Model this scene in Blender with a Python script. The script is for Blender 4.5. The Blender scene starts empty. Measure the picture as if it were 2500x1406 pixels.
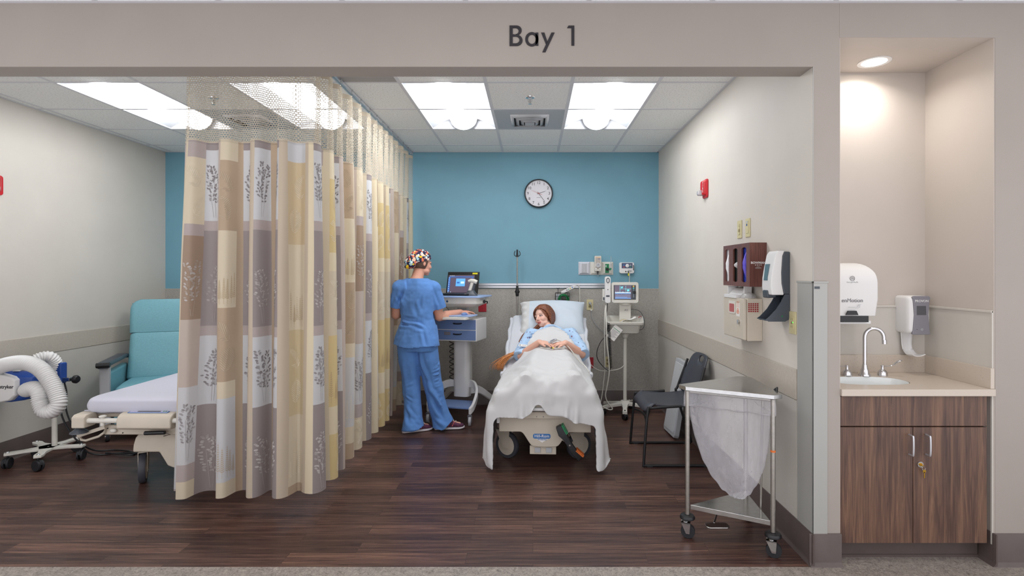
import bpy, bmesh, math, random
import numpy as np
from mathutils import Vector, Matrix, Euler, noise as mnoise

SC = bpy.context.scene
COL = SC.collection
R = math.radians
PI = math.pi

# ------------------------------------------------------------------ camera
F = 1295.0 / 2500.0 * 36.0
cam_d = bpy.data.cameras.new('camera')
cam_d.sensor_width = 36.0
cam_d.lens = F
cam_d.shift_x = (1250 - 1301) / 2500.0
cam_d.shift_y = -(703 - 668) / 2500.0
cam_d.clip_start = 0.05
cam = bpy.data.objects.new('camera', cam_d)
COL.objects.link(cam)
cam.location = (0, 0, 1.45)
cam.rotation_euler = (PI / 2, 0, 0)
SC.camera = cam

# ------------------------------------------------------------------ world, exposure, added corridor fill lights
w = bpy.data.worlds.new('world')
SC.world = w
w.use_nodes = True
w.node_tree.nodes['Background'].inputs[0].default_value = (0.97, 0.96, 1.0, 1)
w.node_tree.nodes['Background'].inputs[1].default_value = 1.0
SC.view_settings.view_transform = 'Standard'
SC.view_settings.look = 'None'
SC.view_settings.gamma = 1.0
SC.view_settings.use_curve_mapping = False
SC.view_settings.exposure = 0.55

LENS_EMIT = 12.5
DOWNLIGHT_W = 2.2
CORRIDOR_W = 6.0

def area(name, loc, sx, sy, watts, color=(1, 0.95, 0.9), rot=(0, 0, 0), parent=None, spread=PI):
    l = bpy.data.lights.new(name, 'AREA')
    l.shape = 'RECTANGLE'
    l.size = sx
    l.size_y = sy
    l.energy = watts
    l.color = color
    l.spread = spread
    o = bpy.data.objects.new(name, l)
    COL.objects.link(o)
    o.location = loc
    o.rotation_euler = rot
    if parent:
        o.parent = parent
    return o

for lx in (-2.6, -0.4, 1.9):  # unseen area lights added to brighten the front wall, no fixtures modelled
    area('corridor_fill', (lx, 1.15, 2.79), 0.6, 1.2, CORRIDOR_W, (1.0, 0.955, 0.91))

# ------------------------------------------------------------------ mesh builder
def frame_of(p0, p1):
    d = (Vector(p1) - Vector(p0)).normalized()
    up = Vector((0, 0, 1)) if abs(d.z) < 0.95 else Vector((0, 1, 0))
    x = up.cross(d).normalized()
    y = d.cross(x)
    return x, y, d

class MB:
    def __init__(s):
        s.v = []; s.f = []; s.mi = []; s.M = Matrix.Identity(4); s.m = 0; s.uv = {}; s.colf = {}
    def add(s, vs, fs, m=None):
        b = len(s.v)
        for v in vs:
            s.v.append(tuple(s.M @ Vector(v)))
        for f in fs:
            s.f.append(tuple(b + i for i in f))
            s.mi.append(s.m if m is None else m)
        return s
    def box(s, x0, x1, y0, y1, z0, z1, m=None):
        vs = [(x0, y0, z0), (x1, y0, z0), (x1, y1, z0), (x0, y1, z0), (x0, y0, z1), (x1, y0, z1), (x1, y1, z1), (x0, y1, z1)]
        fs = [(3, 2, 1, 0), (4, 5, 6, 7), (0, 1, 5, 4), (1, 2, 6, 5), (2, 3, 7, 6), (3, 0, 4, 7)]
        return s.add(vs, fs, m)
    def cbox(s, c, sx, sy, sz, rot=None, m=None):
        M0 = s.M.copy()
        s.M = s.M @ Matrix.Translation(c)
        if rot:
            s.M = s.M @ Euler(rot).to_matrix().to_4x4()
        s.box(-sx / 2, sx / 2, -sy / 2, sy / 2, -sz / 2, sz / 2, m)
        s.M = M0
        return s
    def loft(s, rings, closed=True, caps=True, m=None):
        n = len(rings[0]); vs = [p for r in rings for p in r]; fs = []
        for i in range(len(rings) - 1):
            for j in range(n if closed else n - 1):
                k = (j + 1) % n
                fs.append((i * n + j, i * n + k, (i + 1) * n + k, (i + 1) * n + j))
        if caps and closed:
            fs.append(tuple(range(n - 1, -1, -1)))
            b = (len(rings) - 1) * n
            fs.append(tuple(range(b, b + n)))
        return s.add(vs, fs, m)
    def cyl(s, p0, p1, r, r2=None, n=20, m=None, caps=True):
        x, y, d = frame_of(p0, p1); r2 = r if r2 is None else r2
        rings = []
        for p, rr in ((Vector(p0), r), (Vector(p1), r2)):
            rings.append([p + (x * math.cos(2 * PI * i / n) + y * math.sin(2 * PI * i / n)) * rr for i in range(n)])
        return s.loft(rings, True, caps, m)
    def tube(s, pts, r, n=8, closed=False, m=None, caps=True, flat=1.0):
        P = [Vector(p) for p in pts]; N = len(P)
        rr = r if hasattr(r, '__len__') else [r] * N
        T = []
        for i in range(N):
            a = P[(i - 1) % N] if (closed or i > 0) else P[i]
            b = P[(i + 1) % N] if (closed or i < N - 1) else P[i]
            t = (b - a)
            T.append(t.normalized() if t.length > 1e-9 else Vector((0, 0, 1)))
        x, y, d = frame_of((0, 0, 0), T[0])
        rings = []
        for i in range(N):
            if i > 0:
                q = T[i - 1].rotation_difference(T[i])
                x = q @ x
            x = (x - T[i] * x.dot(T[i])).normalized()
            y = T[i].cross(x)
            rings.append([P[i] + (x * math.cos(2 * PI * k / n) + y * math.sin(2 * PI * k / n) * flat) * rr[i] for k in range(n)])
        if closed:
            rings.append(rings[0])
            return s.loft(rings, True, False, m)
        return s.loft(rings, True, caps, m)
    def lathe(s, prof, c=(0, 0, 0), n=24, axis='z', m=None, caps=True):
        rings = []
        for r, z in prof:
            ring = []
            for i in range(n):
                a = 2 * PI * i / n
                p = (r * math.cos(a), r * math.sin(a), z)
                if axis == 'y':
                    p = (p[0], z, -p[1])
                elif axis == 'x':
                    p = (z, p[0], p[1])
                ring.append((p[0] + c[0], p[1] + c[1], p[2] + c[2]))
            rings.append(ring)
        return s.loft(rings, True, caps, m)
    def ell(s, c, rx, ry, rz, nu=20, nv=12, rot=None, m=None):
        rings = []
        M = Euler(rot).to_matrix() if rot else Matrix.Identity(3)
        for j in range(nv + 1):
            t = -PI / 2 + PI * j / nv
            t = max(-PI / 2 + 0.02, min(PI / 2 - 0.02, t))
            ring = []
            for i in range(nu):
                a = 2 * PI * i / nu
                p = M @ Vector((rx * math.cos(t) * math.cos(a), ry * math.cos(t) * math.sin(a), rz * math.sin(t)))
                ring.append(p + Vector(c))
            rings.append(ring)
        return s.loft(rings, True, True, m)
    def prism(s, poly, z0, z1, m=None):
        n = len(poly)
        vs = [(x, y, z0) for x, y in poly] + [(x, y, z1) for x, y in poly]
        area2 = sum(poly[i][0] * poly[(i + 1) % n][1] - poly[(i + 1) % n][0] * poly[i][1] for i in range(n))
        if area2 < 0:
            vs = [(x, y, z0) for x, y in poly[::-1]] + [(x, y, z1) for x, y in poly[::-1]]
        fs = [tuple(range(n - 1, -1, -1)), tuple(range(n, 2 * n))]
        for i in range(n):
            k = (i + 1) % n
            fs.append((i, k, n + k, n + i))
        return s.add(vs, fs, m)
    def grid(s, fn, nu, nv, m=None, wrap=False):
        vs = [fn(i / (nu - (0 if wrap else 1)), j / (nv - 1)) for j in range(nv) for i in range(nu)]
        fs = []
        for j in range(nv - 1):
            for i in range(nu if wrap else nu - 1):
                k = (i + 1) % nu
                fs.append((j * nu + i, j * nu + k, (j + 1) * nu + k, (j + 1) * nu + i))
        return s.add(vs, fs, m)

def rrect(x0, x1, y0, y1, r, n=5):
    out = []
    for cx, cy, a0 in ((x1 - r, y1 - r, 0), (x0 + r, y1 - r, 90), (x0 + r, y0 + r, 180), (x1 - r, y0 + r, 270)):
        for i in range(n + 1):
            a = R(a0 + 90 * i / n)
            out.append((cx + r * math.cos(a), cy + r * math.sin(a)))
    return out

def arc(cx, cy, r, a0, a1, n=12):
    return [(cx + r * math.cos(R(a0 + (a1 - a0) * i / n)), cy + r * math.sin(R(a0 + (a1 - a0) * i / n))) for i in range(n + 1)]

def spline(pts, n=8):
    """Catmull-Rom through the points"""
    P = [Vector(p) for p in pts]
    P = [P[0] * 2 - P[1]] + P + [P[-1] * 2 - P[-2]]
    out = []
    for i in range(1, len(P) - 2):
        for k in range(n):
            t = k / n
            out.append(0.5 * ((2 * P[i]) + (-P[i - 1] + P[i + 1]) * t + (2 * P[i - 1] - 5 * P[i] + 4 * P[i + 1] - P[i + 2]) * t * t + (-P[i - 1] + 3 * P[i] - 3 * P[i + 1] + P[i + 2]) * t ** 3))
    out.append(P[-2])
    return out

def finish(me, angle=35):
    me.polygons.foreach_set('use_smooth', [True] * len(me.polygons))
    try:
        me.set_sharp_from_angle(angle=R(angle))
    except Exception:
        pass
    me.update()

def obj(name, mb, mats, parent=None, bevel=0, bseg=2, sub=0, solid=0, angle=35, loc=None):
    me = bpy.data.meshes.new(name)
    me.from_pydata(mb.v, [], mb.f)
    mats = mats if isinstance(mats, (list, tuple)) else [mats]
    for m in mats:
        me.materials.append(m)
    me.polygons.foreach_set('material_index', [min(i, len(mats) - 1) for i in mb.mi])
    finish(me, angle)
    o = bpy.data.objects.new(name, me)
    COL.objects.link(o)
    if parent:
        o.parent = parent
    if loc:
        o.location = loc
    if solid:
        md = o.modifiers.new('solid', 'SOLIDIFY'); md.thickness = solid; md.offset = 0
    if bevel:
        md = o.modifiers.new('bevel', 'BEVEL'); md.width = bevel; md.segments = bseg; md.limit_method = 'ANGLE'; md.angle_limit = R(30)
        md.harden_normals = True
    if sub:
        md = o.modifiers.new('sub', 'SUBSURF'); md.levels = sub; md.render_levels = sub
    return o

def thing(name, label, cat, loc=(0, 0, 0), rot=(0, 0, 0), group=None):
    o = bpy.data.objects.new(name, None)
    o.empty_display_size = 0.05
    COL.objects.link(o)
    o.location = loc
    o.rotation_euler = rot
    o['label'] = label
    o['category'] = cat
    if group:
        o['group'] = group
    return o

def tag(o, label, cat, group=None):
    o['label'] = label
    o['category'] = cat
    if group:
        o['group'] = group
    return o

def struct(name, mb, mats, parent=None, **k):
    o = obj(name, mb, mats, parent, **k)
    o['kind'] = 'structure'
    return o

def text(name, body, size, mat, parent=None, M=None, extrude=0.0006, align='CENTER', bold=0.0, sx=1.0, space=1.0):
    c = bpy.data.curves.new(name, 'FONT')
    c.body = body; c.size = size; c.extrude = extrude; c.align_x = align; c.align_y = 'CENTER'; c.offset = bold
    c.space_character = space; c.resolution_u = 3
    o = bpy.data.objects.new('tmp', c)
    COL.objects.link(o)
    dg = bpy.context.evaluated_depsgraph_get()
    me = bpy.data.meshes.new_from_object(o.evaluated_get(dg))
    bpy.data.objects.remove(o)
    bpy.data.curves.remove(c)
    MM = (M or Matrix.Identity(4)) @ Matrix.Diagonal((sx, 1, 1, 1))
    me.transform(MM)
    me.materials.clear(); me.materials.append(mat)
    me.name = name
    o = bpy.data.objects.new(name, me)
    COL.objects.link(o)
    if parent:
        o.parent = parent
    return o

def T(x=0, y=0, z=0, rot=None):
    M = Matrix.Translation((x, y, z))
    if rot:
        M = M @ Euler(rot).to_matrix().to_4x4()
    return M

def copy_tree(o, parent=None):
    c = o.copy(); COL.objects.link(c); c.parent = parent
    for ch in list(o.children):
        copy_tree(ch, c)
    return c

# ------------------------------------------------------------------ materials
def lin(c):
    out = []
    for v in c[:3]:
        v = v / 255.0
        out.append(v / 12.92 if v <= 0.04045 else ((v + 0.055) / 1.055) ** 2.4)
    return (out[0], out[1], out[2], 1.0)

class NT:
    def __init__(s, name):
        s.mat = bpy.data.materials.new(name); s.mat.use_nodes = True
        s.t = s.mat.node_tree; s.b = s.t.nodes['Principled BSDF']; s.out = s.t.nodes['Material Output']
    def n(s, typ, **k):
        nd = s.t.nodes.new(typ)
        for a, b in k.items():
            setattr(nd, a, b)
        return nd
    def l(s, a, b):
        s.t.links.new(a, b)
    def math(s, op, a, b=None, c=None):
        nd = s.n('ShaderNodeMath', operation=op)
        for i, x in enumerate((a, b, c)):
            if x is None:
                continue
            if isinstance(x, (int, float)):
                nd.inputs[i].default_value = x
            else:
                s.l(x, nd.inputs[i])
        return nd.outputs[0]
    def ramp(s, fac, stops, interp='LINEAR'):
        r = s.n('ShaderNodeValToRGB'); cr = r.color_ramp; cr.interpolation = interp
        while len(cr.elements) < len(stops):
            cr.elements.new(0.5)
        for e, (p, c) in zip(cr.elements, stops):
            e.position = p; e.color = lin(c)
        s.l(fac, r.inputs[0])
        return r.outputs[0]
    def coords(s, kind='Object', scale=(1, 1, 1), loc=(0, 0, 0)):
        tc = s.n('ShaderNodeTexCoord'); mp = s.n('ShaderNodeMapping')
        mp.inputs['Scale'].default_value = scale; mp.inputs['Location'].default_value = loc
        s.l(tc.outputs[kind], mp.inputs[0])
        return mp.outputs[0]
    def noise(s, vec, scale=5, detail=3, rough=0.5, dist=0):
        nd = s.n('ShaderNodeTexNoise'); nd.inputs['Scale'].default_value = scale; nd.inputs['Detail'].default_value = detail
        nd.inputs['Roughness'].default_value = rough; nd.inputs['Distortion'].default_value = dist
        if vec is not None:
            s.l(vec, nd.inputs['Vector'])
        return nd.outputs[0]
    def bump(s, h, strength=0.2, dist=0.01):
        nd = s.n('ShaderNodeBump'); nd.inputs['Strength'].default_value = strength; nd.inputs['Distance'].default_value = dist
        s.l(h, nd.inputs['Height']); s.l(nd.outputs[0], s.b.inputs['Normal'])
    def mix(s, fac, a, b, blend='MIX'):
        nd = s.n('ShaderNodeMix', data_type='RGBA', blend_type=blend)
        for i, x in ((0, fac), (6, a), (7, b)):
            if isinstance(x, (int, float)):
                nd.inputs[i].default_value = x
            elif isinstance(x, tuple):
                nd.inputs[i].default_value = lin(x)
            else:
                s.l(x, nd.inputs[i])
        return nd.outputs[2]

def mat(name, rgb, rough=0.5, metal=0.0, spec=0.5, nz=None, bump=None, emis=None, alpha=None, trans=None, sss=None, coat=None, coord='Object', sheen=None):
    """nz=(scale, amount) faint tonal variation; bump=(scale, strength)"""
    t = NT(name); b = t.b
    b.inputs['Base Color'].default_value = lin(rgb)
    b.inputs['Roughness'].default_value = rough
    b.inputs['Metallic'].default_value = metal
    b.inputs['Specular IOR Level'].default_value = spec
    if nz:
        v = t.noise(t.coords(coord), nz[0], 4)
        lo = tuple(c * (1 - nz[1]) for c in rgb); hi = tuple(min(255, c * (1 + nz[1])) for c in rgb)
        t.l(t.ramp(v, [(0.3, lo), (0.7, hi)]), b.inputs['Base Color'])
    if bump:
        t.bump(t.noise(t.coords(coord), bump[0], 3), bump[1], 0.002)
    if emis:
        b.inputs['Emission Color'].default_value = lin(emis[0]); b.inputs['Emission Strength'].default_value = emis[1]
    if alpha is not None:
        b.inputs['Alpha'].default_value = alpha
    if trans:
        b.inputs['Transmission Weight'].default_value = trans
    if sss:
        b.inputs['Subsurface Weight'].default_value = sss; b.inputs['Subsurface Radius'].default_value = (0.012, 0.005, 0.003)
        b.inputs['Subsurface Scale'].default_value = 1.0
    if coat:
        b.inputs['Coat Weight'].default_value = coat; b.inputs['Coat Roughness'].default_value = 0.1
    if sheen:
        b.inputs['Sheen Weight'].default_value = sheen
    return t.mat

MT = {}
MT['wall'] = mat('cream_paint', (204, 198, 189), 0.6, nz=(3, 0.012), bump=(220, 0.05))
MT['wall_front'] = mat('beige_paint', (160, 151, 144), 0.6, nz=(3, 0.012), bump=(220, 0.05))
MT['alcove'] = mat('alcove_paint', (190, 181, 173), 0.6, nz=(3, 0.01), bump=(220, 0.05))
MT['panel'] = mat('wall_panel', (196, 191, 183), 0.45, nz=(8, 0.01))
MT['band'] = mat('chair_rail_vinyl', (186, 178, 166), 0.5, nz=(60, 0.02))
MT['teal'] = mat('teal_paint', (112, 160, 178), 0.55, nz=(4, 0.012), bump=(220, 0.04))
MT['guard'] = mat('corner_guard_vinyl', (164, 164, 160), 0.4)
MT['base'] = mat('rubber_base', (88, 77, 74), 0.45, nz=(12, 0.04))
MT['caulk'] = mat('pale_edge', (190, 180, 175), 0.5)
MT['white'] = mat('white_plastic', (222, 221, 220), 0.35)
MT['offwhite'] = mat('offwhite_plastic', (214, 211, 202), 0.38)
MT['cream'] = mat('cream_enamel', (200, 190, 174), 0.4, nz=(10, 0.015))
MT['lightgray'] = mat('light_gray_plastic', (178, 180, 184), 0.4)
MT['gray'] = mat('gray_plastic', (128, 126, 134), 0.4)
MT['darkgray'] = mat('dark_gray_plastic', (66, 72, 80), 0.35)
MT['black'] = mat('black_plastic', (26, 26, 29), 0.4)
MT['rubber'] = mat('black_rubber', (34, 34, 38), 0.6)
MT['tyre'] = mat('gray_tyre', (62, 63, 70), 0.55)
MT['chrome'] = mat('chrome', (215, 215, 218), 0.08, 1.0)
MT['steel'] = mat('stainless_steel', (196, 196, 196), 0.17, 1.0, nz=(40, 0.03))
MT['steel_dull'] = mat('brushed_steel', (176, 172, 166), 0.38, 1.0, nz=(60, 0.04))
MT['alu'] = mat('aluminium', (206, 207, 212), 0.32, 0.75)
MT['brass'] = mat('brass', (190, 150, 62), 0.25, 1.0)
MT['ivory'] = mat('ivory_plastic', (206, 196, 152), 0.4)
MT['ivory_dark'] = mat('dark_ivory_plastic', (150, 138, 98), 0.5)  # darker ivory for socket faces, slots and one rocker
MT['red'] = mat('red_plastic', (190, 32, 40), 0.35)
MT['redoutlet'] = mat('red_outlet', (172, 20, 40), 0.4)
MT['green'] = mat('green_plastic', (0, 120, 72), 0.3)
MT['greentube'] = mat('green_tubing', (10, 150, 80), 0.15, coat=0.4)
MT['orange'] = mat('orange_rubber', (214, 112, 50), 0.5)
MT['blue'] = mat('blue_plastic', (36, 72, 148), 0.35)
MT['cartblue'] = mat('cart_blue', (112, 137, 184), 0.45)
MT['carttop'] = mat('cart_top_blue', (160, 184, 226), 0.35)
MT['hillblue'] = mat('badge_blue', (52, 112, 176), 0.4)
MT['ink'] = mat('dark_ink', (38, 34, 40), 0.6)
MT['grayink'] = mat('gray_ink', (120, 118, 122), 0.6)
MT['whiteink'] = mat('white_ink', (232, 230, 228), 0.6)
MT['yellow'] = mat('yellow_label', (226, 214, 30), 0.5)
MT['darkslot'] = mat('dark_recess', (30, 30, 32), 0.7)
MT['seatgray'] = mat('charcoal_seat_plastic', (62, 64, 72), 0.42, nz=(120, 0.03))
MT['vinyl_teal'] = mat('teal_vinyl', (112, 166, 178), 0.5, nz=(90, 0.03), bump=(300, 0.15))
MT['sheet'] = mat('white_sheet', (206, 208, 214), 0.85, nz=(6, 0.01), bump=(600, 0.08), sheen=0.1)
MT['sheet_lav'] = mat('pale_lavender_sheet', (196, 196, 208), 0.8, bump=(600, 0.08))
MT['pillow'] = mat('pale_blue_pillowcase', (198, 209, 220), 0.8, bump=(600, 0.08), sheen=0.1)
MT['pillowtrim'] = mat('white_pillowcase_hem', (206, 206, 205), 0.85)
MT['blanket'] = mat('white_thermal_blanket', (205, 205, 206), 0.9, bump=(500, 0.15), sheen=0.15)
MT['scrub'] = mat('blue_scrub_cotton', (92, 140, 206), 0.85, nz=(14, 0.03), bump=(500, 0.12), sheen=0.1)
MT['lensmat'] = mat('lamp_lens', (255, 255, 255), 0.5, emis=((250, 252, 255), LENS_EMIT))
MT['pan'] = mat('troffer_pan', (196, 198, 202), 0.35, emis=None)
MT['tbar'] = mat('ceiling_grid_metal', (212, 212, 216), 0.5)
MT['porcelain'] = mat('porcelain', (232, 236, 236), 0.12, coat=0.3)
MT['navylabel'] = mat('navy_panel', (70, 80, 110), 0.4)
MT['paper'] = mat('white_paper', (226, 224, 220), 0.7)
MT['clear'] = mat('clear_plastic', (225, 228, 230), 0.08, trans=0.85)

def build_materials():
    # ceiling tiles
    t = NT('ceiling_tile')
    v = t.noise(t.coords('Object'), 95, 3, 0.7)
    t.l(t.ramp(v, [(0.32, (196, 196, 192)), (0.45, (238, 239, 237)), (0.7, (243, 244, 242))]), t.b.inputs['Base Color'])
    t.b.inputs['Roughness'].default_value = 0.9
    t.bump(v, 0.25, 0.003)
    MT['tile'] = t.mat
    # wood plank floor: boards run along x
    t = NT('dark_plank_floor')
    co = t.coords('Object')
    br = t.n('ShaderNodeTexBrick'); t.l(co, br.inputs[0])
    br.offset = 0.37; br.offset_frequency = 2
    br.inputs['Color1'].default_value = (0.0, 0, 0, 1); br.inputs['Color2'].default_value = (1, 1, 1, 1)
    br.inputs['Mortar'].default_value = (0.35, 0.35, 0.35, 1); br.inputs['Scale'].default_value = 1.0
    br.inputs['Mortar Size'].default_value = 0.0012; br.inputs['Mortar Smooth'].default_value = 0.3; br.inputs['Bias'].default_value = 0.0
    br.inputs['Brick Width'].default_value = 0.92; br.inputs['Row Height'].default_value = 0.102
    # offset grain per board
    sep = t.n('ShaderNodeSeparateColor'); t.l(br.outputs['Color'], sep.inputs[0])
    comb = t.n('ShaderNodeCombineXYZ'); t.l(t.math('MULTIPLY', sep.outputs[0], 7.3), comb.inputs[2])
    add = t.n('ShaderNodeVectorMath', operation='ADD'); t.l(co, add.inputs[0]); t.l(comb.outputs[0], add.inputs[1])
    mp = t.n('ShaderNodeMapping'); mp.inputs['Scale'].default_value = (1.1, 26, 1); t.l(add.outputs[0], mp.inputs[0])
    g1 = t.noise(mp.outputs[0], 2.2, 6, 0.62, 0.35)
    mp2 = t.n('ShaderNodeMapping'); mp2.inputs['Scale'].default_value = (3.5, 120, 1); t.l(add.outputs[0], mp2.inputs[0])
    g2 = t.noise(mp2.outputs[0], 2.0, 3, 0.5)
    g = t.math('ADD', t.math('MULTIPLY', g1, 0.7), t.math('MULTIPLY', g2, 0.3))
    base = t.ramp(g, [(0.30, (54, 40, 40)), (0.44, (84, 62, 58)), (0.56, (112, 86, 76)), (0.70, (146, 116, 100))])
    tone = t.ramp(sep.outputs[0], [(0.0, (176, 164, 164)), (0.5, (214, 204, 200)), (1.0, (255, 243, 233))])
    c = t.mix(1.0, base, tone, 'MULTIPLY')
    c = t.mix(t.math('MULTIPLY', br.outputs['Fac'], 0.55), c, (36, 28, 28))
    t.l(c, t.b.inputs['Base Color'])
    t.l(t.math('ADD', t.math('MULTIPLY', g, 0.18), 0.27), t.b.inputs['Roughness'])
    t.bump(t.math('SUBTRACT', g2, br.outputs['Fac']), 0.10, 0.002)
    MT['floor'] = t.mat
    # corridor floor: mottled gray stone-look sheet
    t = NT('mottled_gray_floor')
    co = t.coords('Object', (1, 1, 1))
    a = t.noise(co, 34, 5, 0.75, 1.2); b2 = t.noise(co, 150, 3, 0.6, 0.4)
    g = t.math('ADD', t.math('MULTIPLY', a, 0.6), t.math('MULTIPLY', b2, 0.4))
    t.l(t.ramp(g, [(0.36, (96, 88, 82)), (0.47, (140, 131, 124)), (0.58, (164, 154, 145)), (0.7, (182, 174, 166))]), t.b.inputs['Base Color'])
    t.b.inputs['Roughness'].default_value = 0.5
    MT['cfloor'] = t.mat
    # woven gray wallcovering
    t = NT('woven_gray_wallcovering')
    a = t.noise(t.coords('Object', (1, 1, 3.2)), 60, 3, 0.7); b2 = t.noise(t.coords('Object', (3.5, 1, 1)), 60, 3, 0.7)
    g = t.math('MULTIPLY', t.math('ADD', a, b2), 0.5)
    t.l(t.ramp(g, [(0.38, (150, 146, 139)), (0.5, (168, 164, 157)), (0.62, (182, 178, 171))]), t.b.inputs['Base Color'])
    t.b.inputs['Roughness'].default_value = 0.7
    t.bump(g, 0.25, 0.002)
    MT['woven'] = t.mat
    # dark walnut laminate, vertical grain
    t = NT('walnut_laminate')
    co = t.coords('Object', (22, 22, 1.1))
    g1 = t.noise(co, 1.6, 6, 0.6, 0.9)
    g2 = t.noise(t.coords('Object', (160, 160, 5)), 1.5, 3, 0.5)
    g = t.math('ADD', t.math('MULTIPLY', g1, 0.72), t.math('MULTIPLY', g2, 0.28))
    t.l(t.ramp(g, [(0.32, (58, 40, 36)), (0.46, (86, 62, 53)), (0.56, (108, 80, 64)), (0.7, (134, 102, 80))]), t.b.inputs['Base Color'])
    t.b.inputs['Roughness'].default_value = 0.42
    MT['walnut'] = t.mat
    t = NT('mahogany_laminate')
    g = t.noise(t.coords('Object', (60, 3, 60)), 2.0, 5, 0.6, 0.5)
    t.l(t.ramp(g, [(0.3, (86, 50, 44)), (0.5, (106, 64, 56)), (0.7, (124, 78, 68))]), t.b.inputs['Base Color'])
    t.b.inputs['Roughness'].default_value = 0.35
    MT['mahogany'] = t.mat
    # speckled solid surface
    t = NT('speckled_solid_surface')
    vor = t.n('ShaderNodeTexVoronoi'); vor.inputs['Scale'].default_value = 190; t.l(t.coords('Object'), vor.inputs['Vector'])
    sep = t.n('ShaderNodeSeparateColor'); t.l(vor.outputs['Color'], sep.inputs[0])
    spk = t.math('MULTIPLY', t.math('LESS_THAN', vor.outputs['Distance'], 0.28), t.math('GREATER_THAN', sep.outputs[0], 0.80))
    tone = t.ramp(sep.outputs[1], [(0, (120, 96, 78)), (1, (226, 218, 206))])
    c = t.mix(t.math('MULTIPLY', spk, 0.75), (196, 184, 171), tone)
    t.l(c, t.b.inputs['Base Color']); t.b.inputs['Roughness'].default_value = 0.3
    MT['solid'] = t.mat
    # floral cap
    t = NT('floral_cap_cotton')
    co = t.coords('Object')
    nz = t.n('ShaderNodeTexNoise'); nz.inputs['Scale'].default_value = 22; t.l(co, nz.inputs['Vector'])
    va = t.n('ShaderNodeVectorMath', operation='MULTIPLY_ADD'); t.l(nz.outputs['Color'], va.inputs[0]); va.inputs[1].default_value = (0.03, 0.03, 0.03); t.l(co, va.inputs[2])
    v1 = t.n('ShaderNodeTexVoronoi'); v1.inputs['Scale'].default_value = 36; t.l(va.outputs[0], v1.inputs['Vector'])
    v2 = t.n('ShaderNodeTexVoronoi'); v2.inputs['Scale'].default_value = 72; t.l(va.outputs[0], v2.inputs['Vector'])
    s1 = t.n('ShaderNodeSeparateColor'); t.l(v1.outputs['Color'], s1.inputs[0])
    s2 = t.n('ShaderNodeSeparateColor'); t.l(v2.outputs['Color'], s2.inputs[0])
    petal = t.ramp(s1.outputs[0], [(0.0, (238, 236, 228)), (0.14, (232, 126, 90)), (0.36, (250, 206, 176)), (0.55, (232, 192, 24)), (0.70, (176, 216, 226)), (0.84, (214, 84, 70))], 'CONSTANT')
    pet2 = t.ramp(s2.outputs[1], [(0.0, (36, 34, 70)), (0.30, (244, 232, 220)), (0.44, (222, 110, 84)), (0.6, (232, 196, 40)), (0.72, (36, 34, 70))], 'CONSTANT')
    m1 = t.math('LESS_THAN', v1.outputs['Distance'], 0.53)
    m2 = t.math('LESS_THAN', v2.outputs['Distance'], 0.42)
    m3 = t.math('GREATER_THAN', s2.outputs[0], 0.5)
    c = t.mix(m1, (36, 34, 70), petal)
    c = t.mix(t.math('MULTIPLY', m2, m3), c, pet2)
    t.l(c, t.b.inputs['Base Color']); t.b.inputs['Roughness'].default_value = 0.85
    MT['floral'] = t.mat
    # hospital gown: pale blue with little motifs
    t = NT('gown_print_cotton')
    vor = t.n('ShaderNodeTexVoronoi'); vor.inputs['Scale'].default_value = 24; t.l(t.coords('Object'), vor.inputs['Vector'])
    sep = t.n('ShaderNodeSeparateColor'); t.l(vor.outputs['Color'], sep.inputs[0])
    spk = t.math('MULTIPLY', t.math('LESS_THAN', vor.outputs['Distance'], 0.17), t.math('GREATER_THAN', sep.outputs[2], 0.25))
    c = t.mix(spk, (176, 204, 234), t.ramp(sep.outputs[0], [(0, (84, 80, 130)), (0.5, (150, 96, 110)), (1, (90, 130, 170))]))
    t.l(c, t.b.inputs['Base Color']); t.b.inputs['Roughness'].default_value = 0.85
    MT['gown'] = t.mat
    # hair
    t = NT('auburn_hair')
    g = t.noise(t.coords('Object', (1, 1, 1)), 70, 3, 0.6)
    t.l(t.ramp(g, [(0.3, (82, 44, 30)), (0.5, (128, 74, 50)), (0.72, (172, 112, 74))]), t.b.inputs['Base Color'])
    t.b.inputs['Roughness'].default_value = 0.42
    MT['hair'] = t.mat
    MT['hairtip'] = mat('copper_hair_ends', (196, 128, 70), 0.45, nz=(70, 0.2))
    MT['hair_brown'] = mat('brown_hair', (92, 70, 58), 0.55, nz=(90, 0.15))
    # skin reading the body's own colouring
    t = NT('skin')
    at = t.n('ShaderNodeVertexColor'); at.layer_name = 'Col'
    t.l(at.outputs[0], t.b.inputs['Base Color']); t.b.inputs['Roughness'].default_value = 0.5
    t.b.inputs['Subsurface Weight'].default_value = 0.12; t.b.inputs['Subsurface Radius'].default_value = (0.01, 0.004, 0.002)
    MT['skin'] = t.mat
    # curtain print reads the weave colours
    t = NT('curtain_jacquard')
    at = t.n('ShaderNodeVertexColor'); at.layer_name = 'Col'
    uv = t.n('ShaderNodeUVMap')
    wv = t.noise(uv.outputs[0], 900, 2, 0.5)
    c = t.mix(0.12, at.outputs[0], t.ramp(wv, [(0.35, (120, 110, 100)), (0.65, (250, 245, 238))]), 'OVERLAY')
    t.l(c, t.b.inputs['Base Color']); t.b.inputs['Roughness'].default_value = 0.62
    t.b.inputs['Sheen Weight'].default_value = 0.15
    tr = t.n('ShaderNodeBsdfTranslucent'); t.l(c, tr.inputs[0])
    mx = t.n('ShaderNodeMixShader'); mx.inputs[0].default_value = 0.33
    t.l(t.b.outputs[0], mx.inputs[1]); t.l(tr.outputs[0], mx.inputs[2]); t.l(mx.outputs[0], t.out.inputs[0])
    MT['curtain'] = t.mat
    # netting with real holes
    t = NT('curtain_netting')
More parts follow.
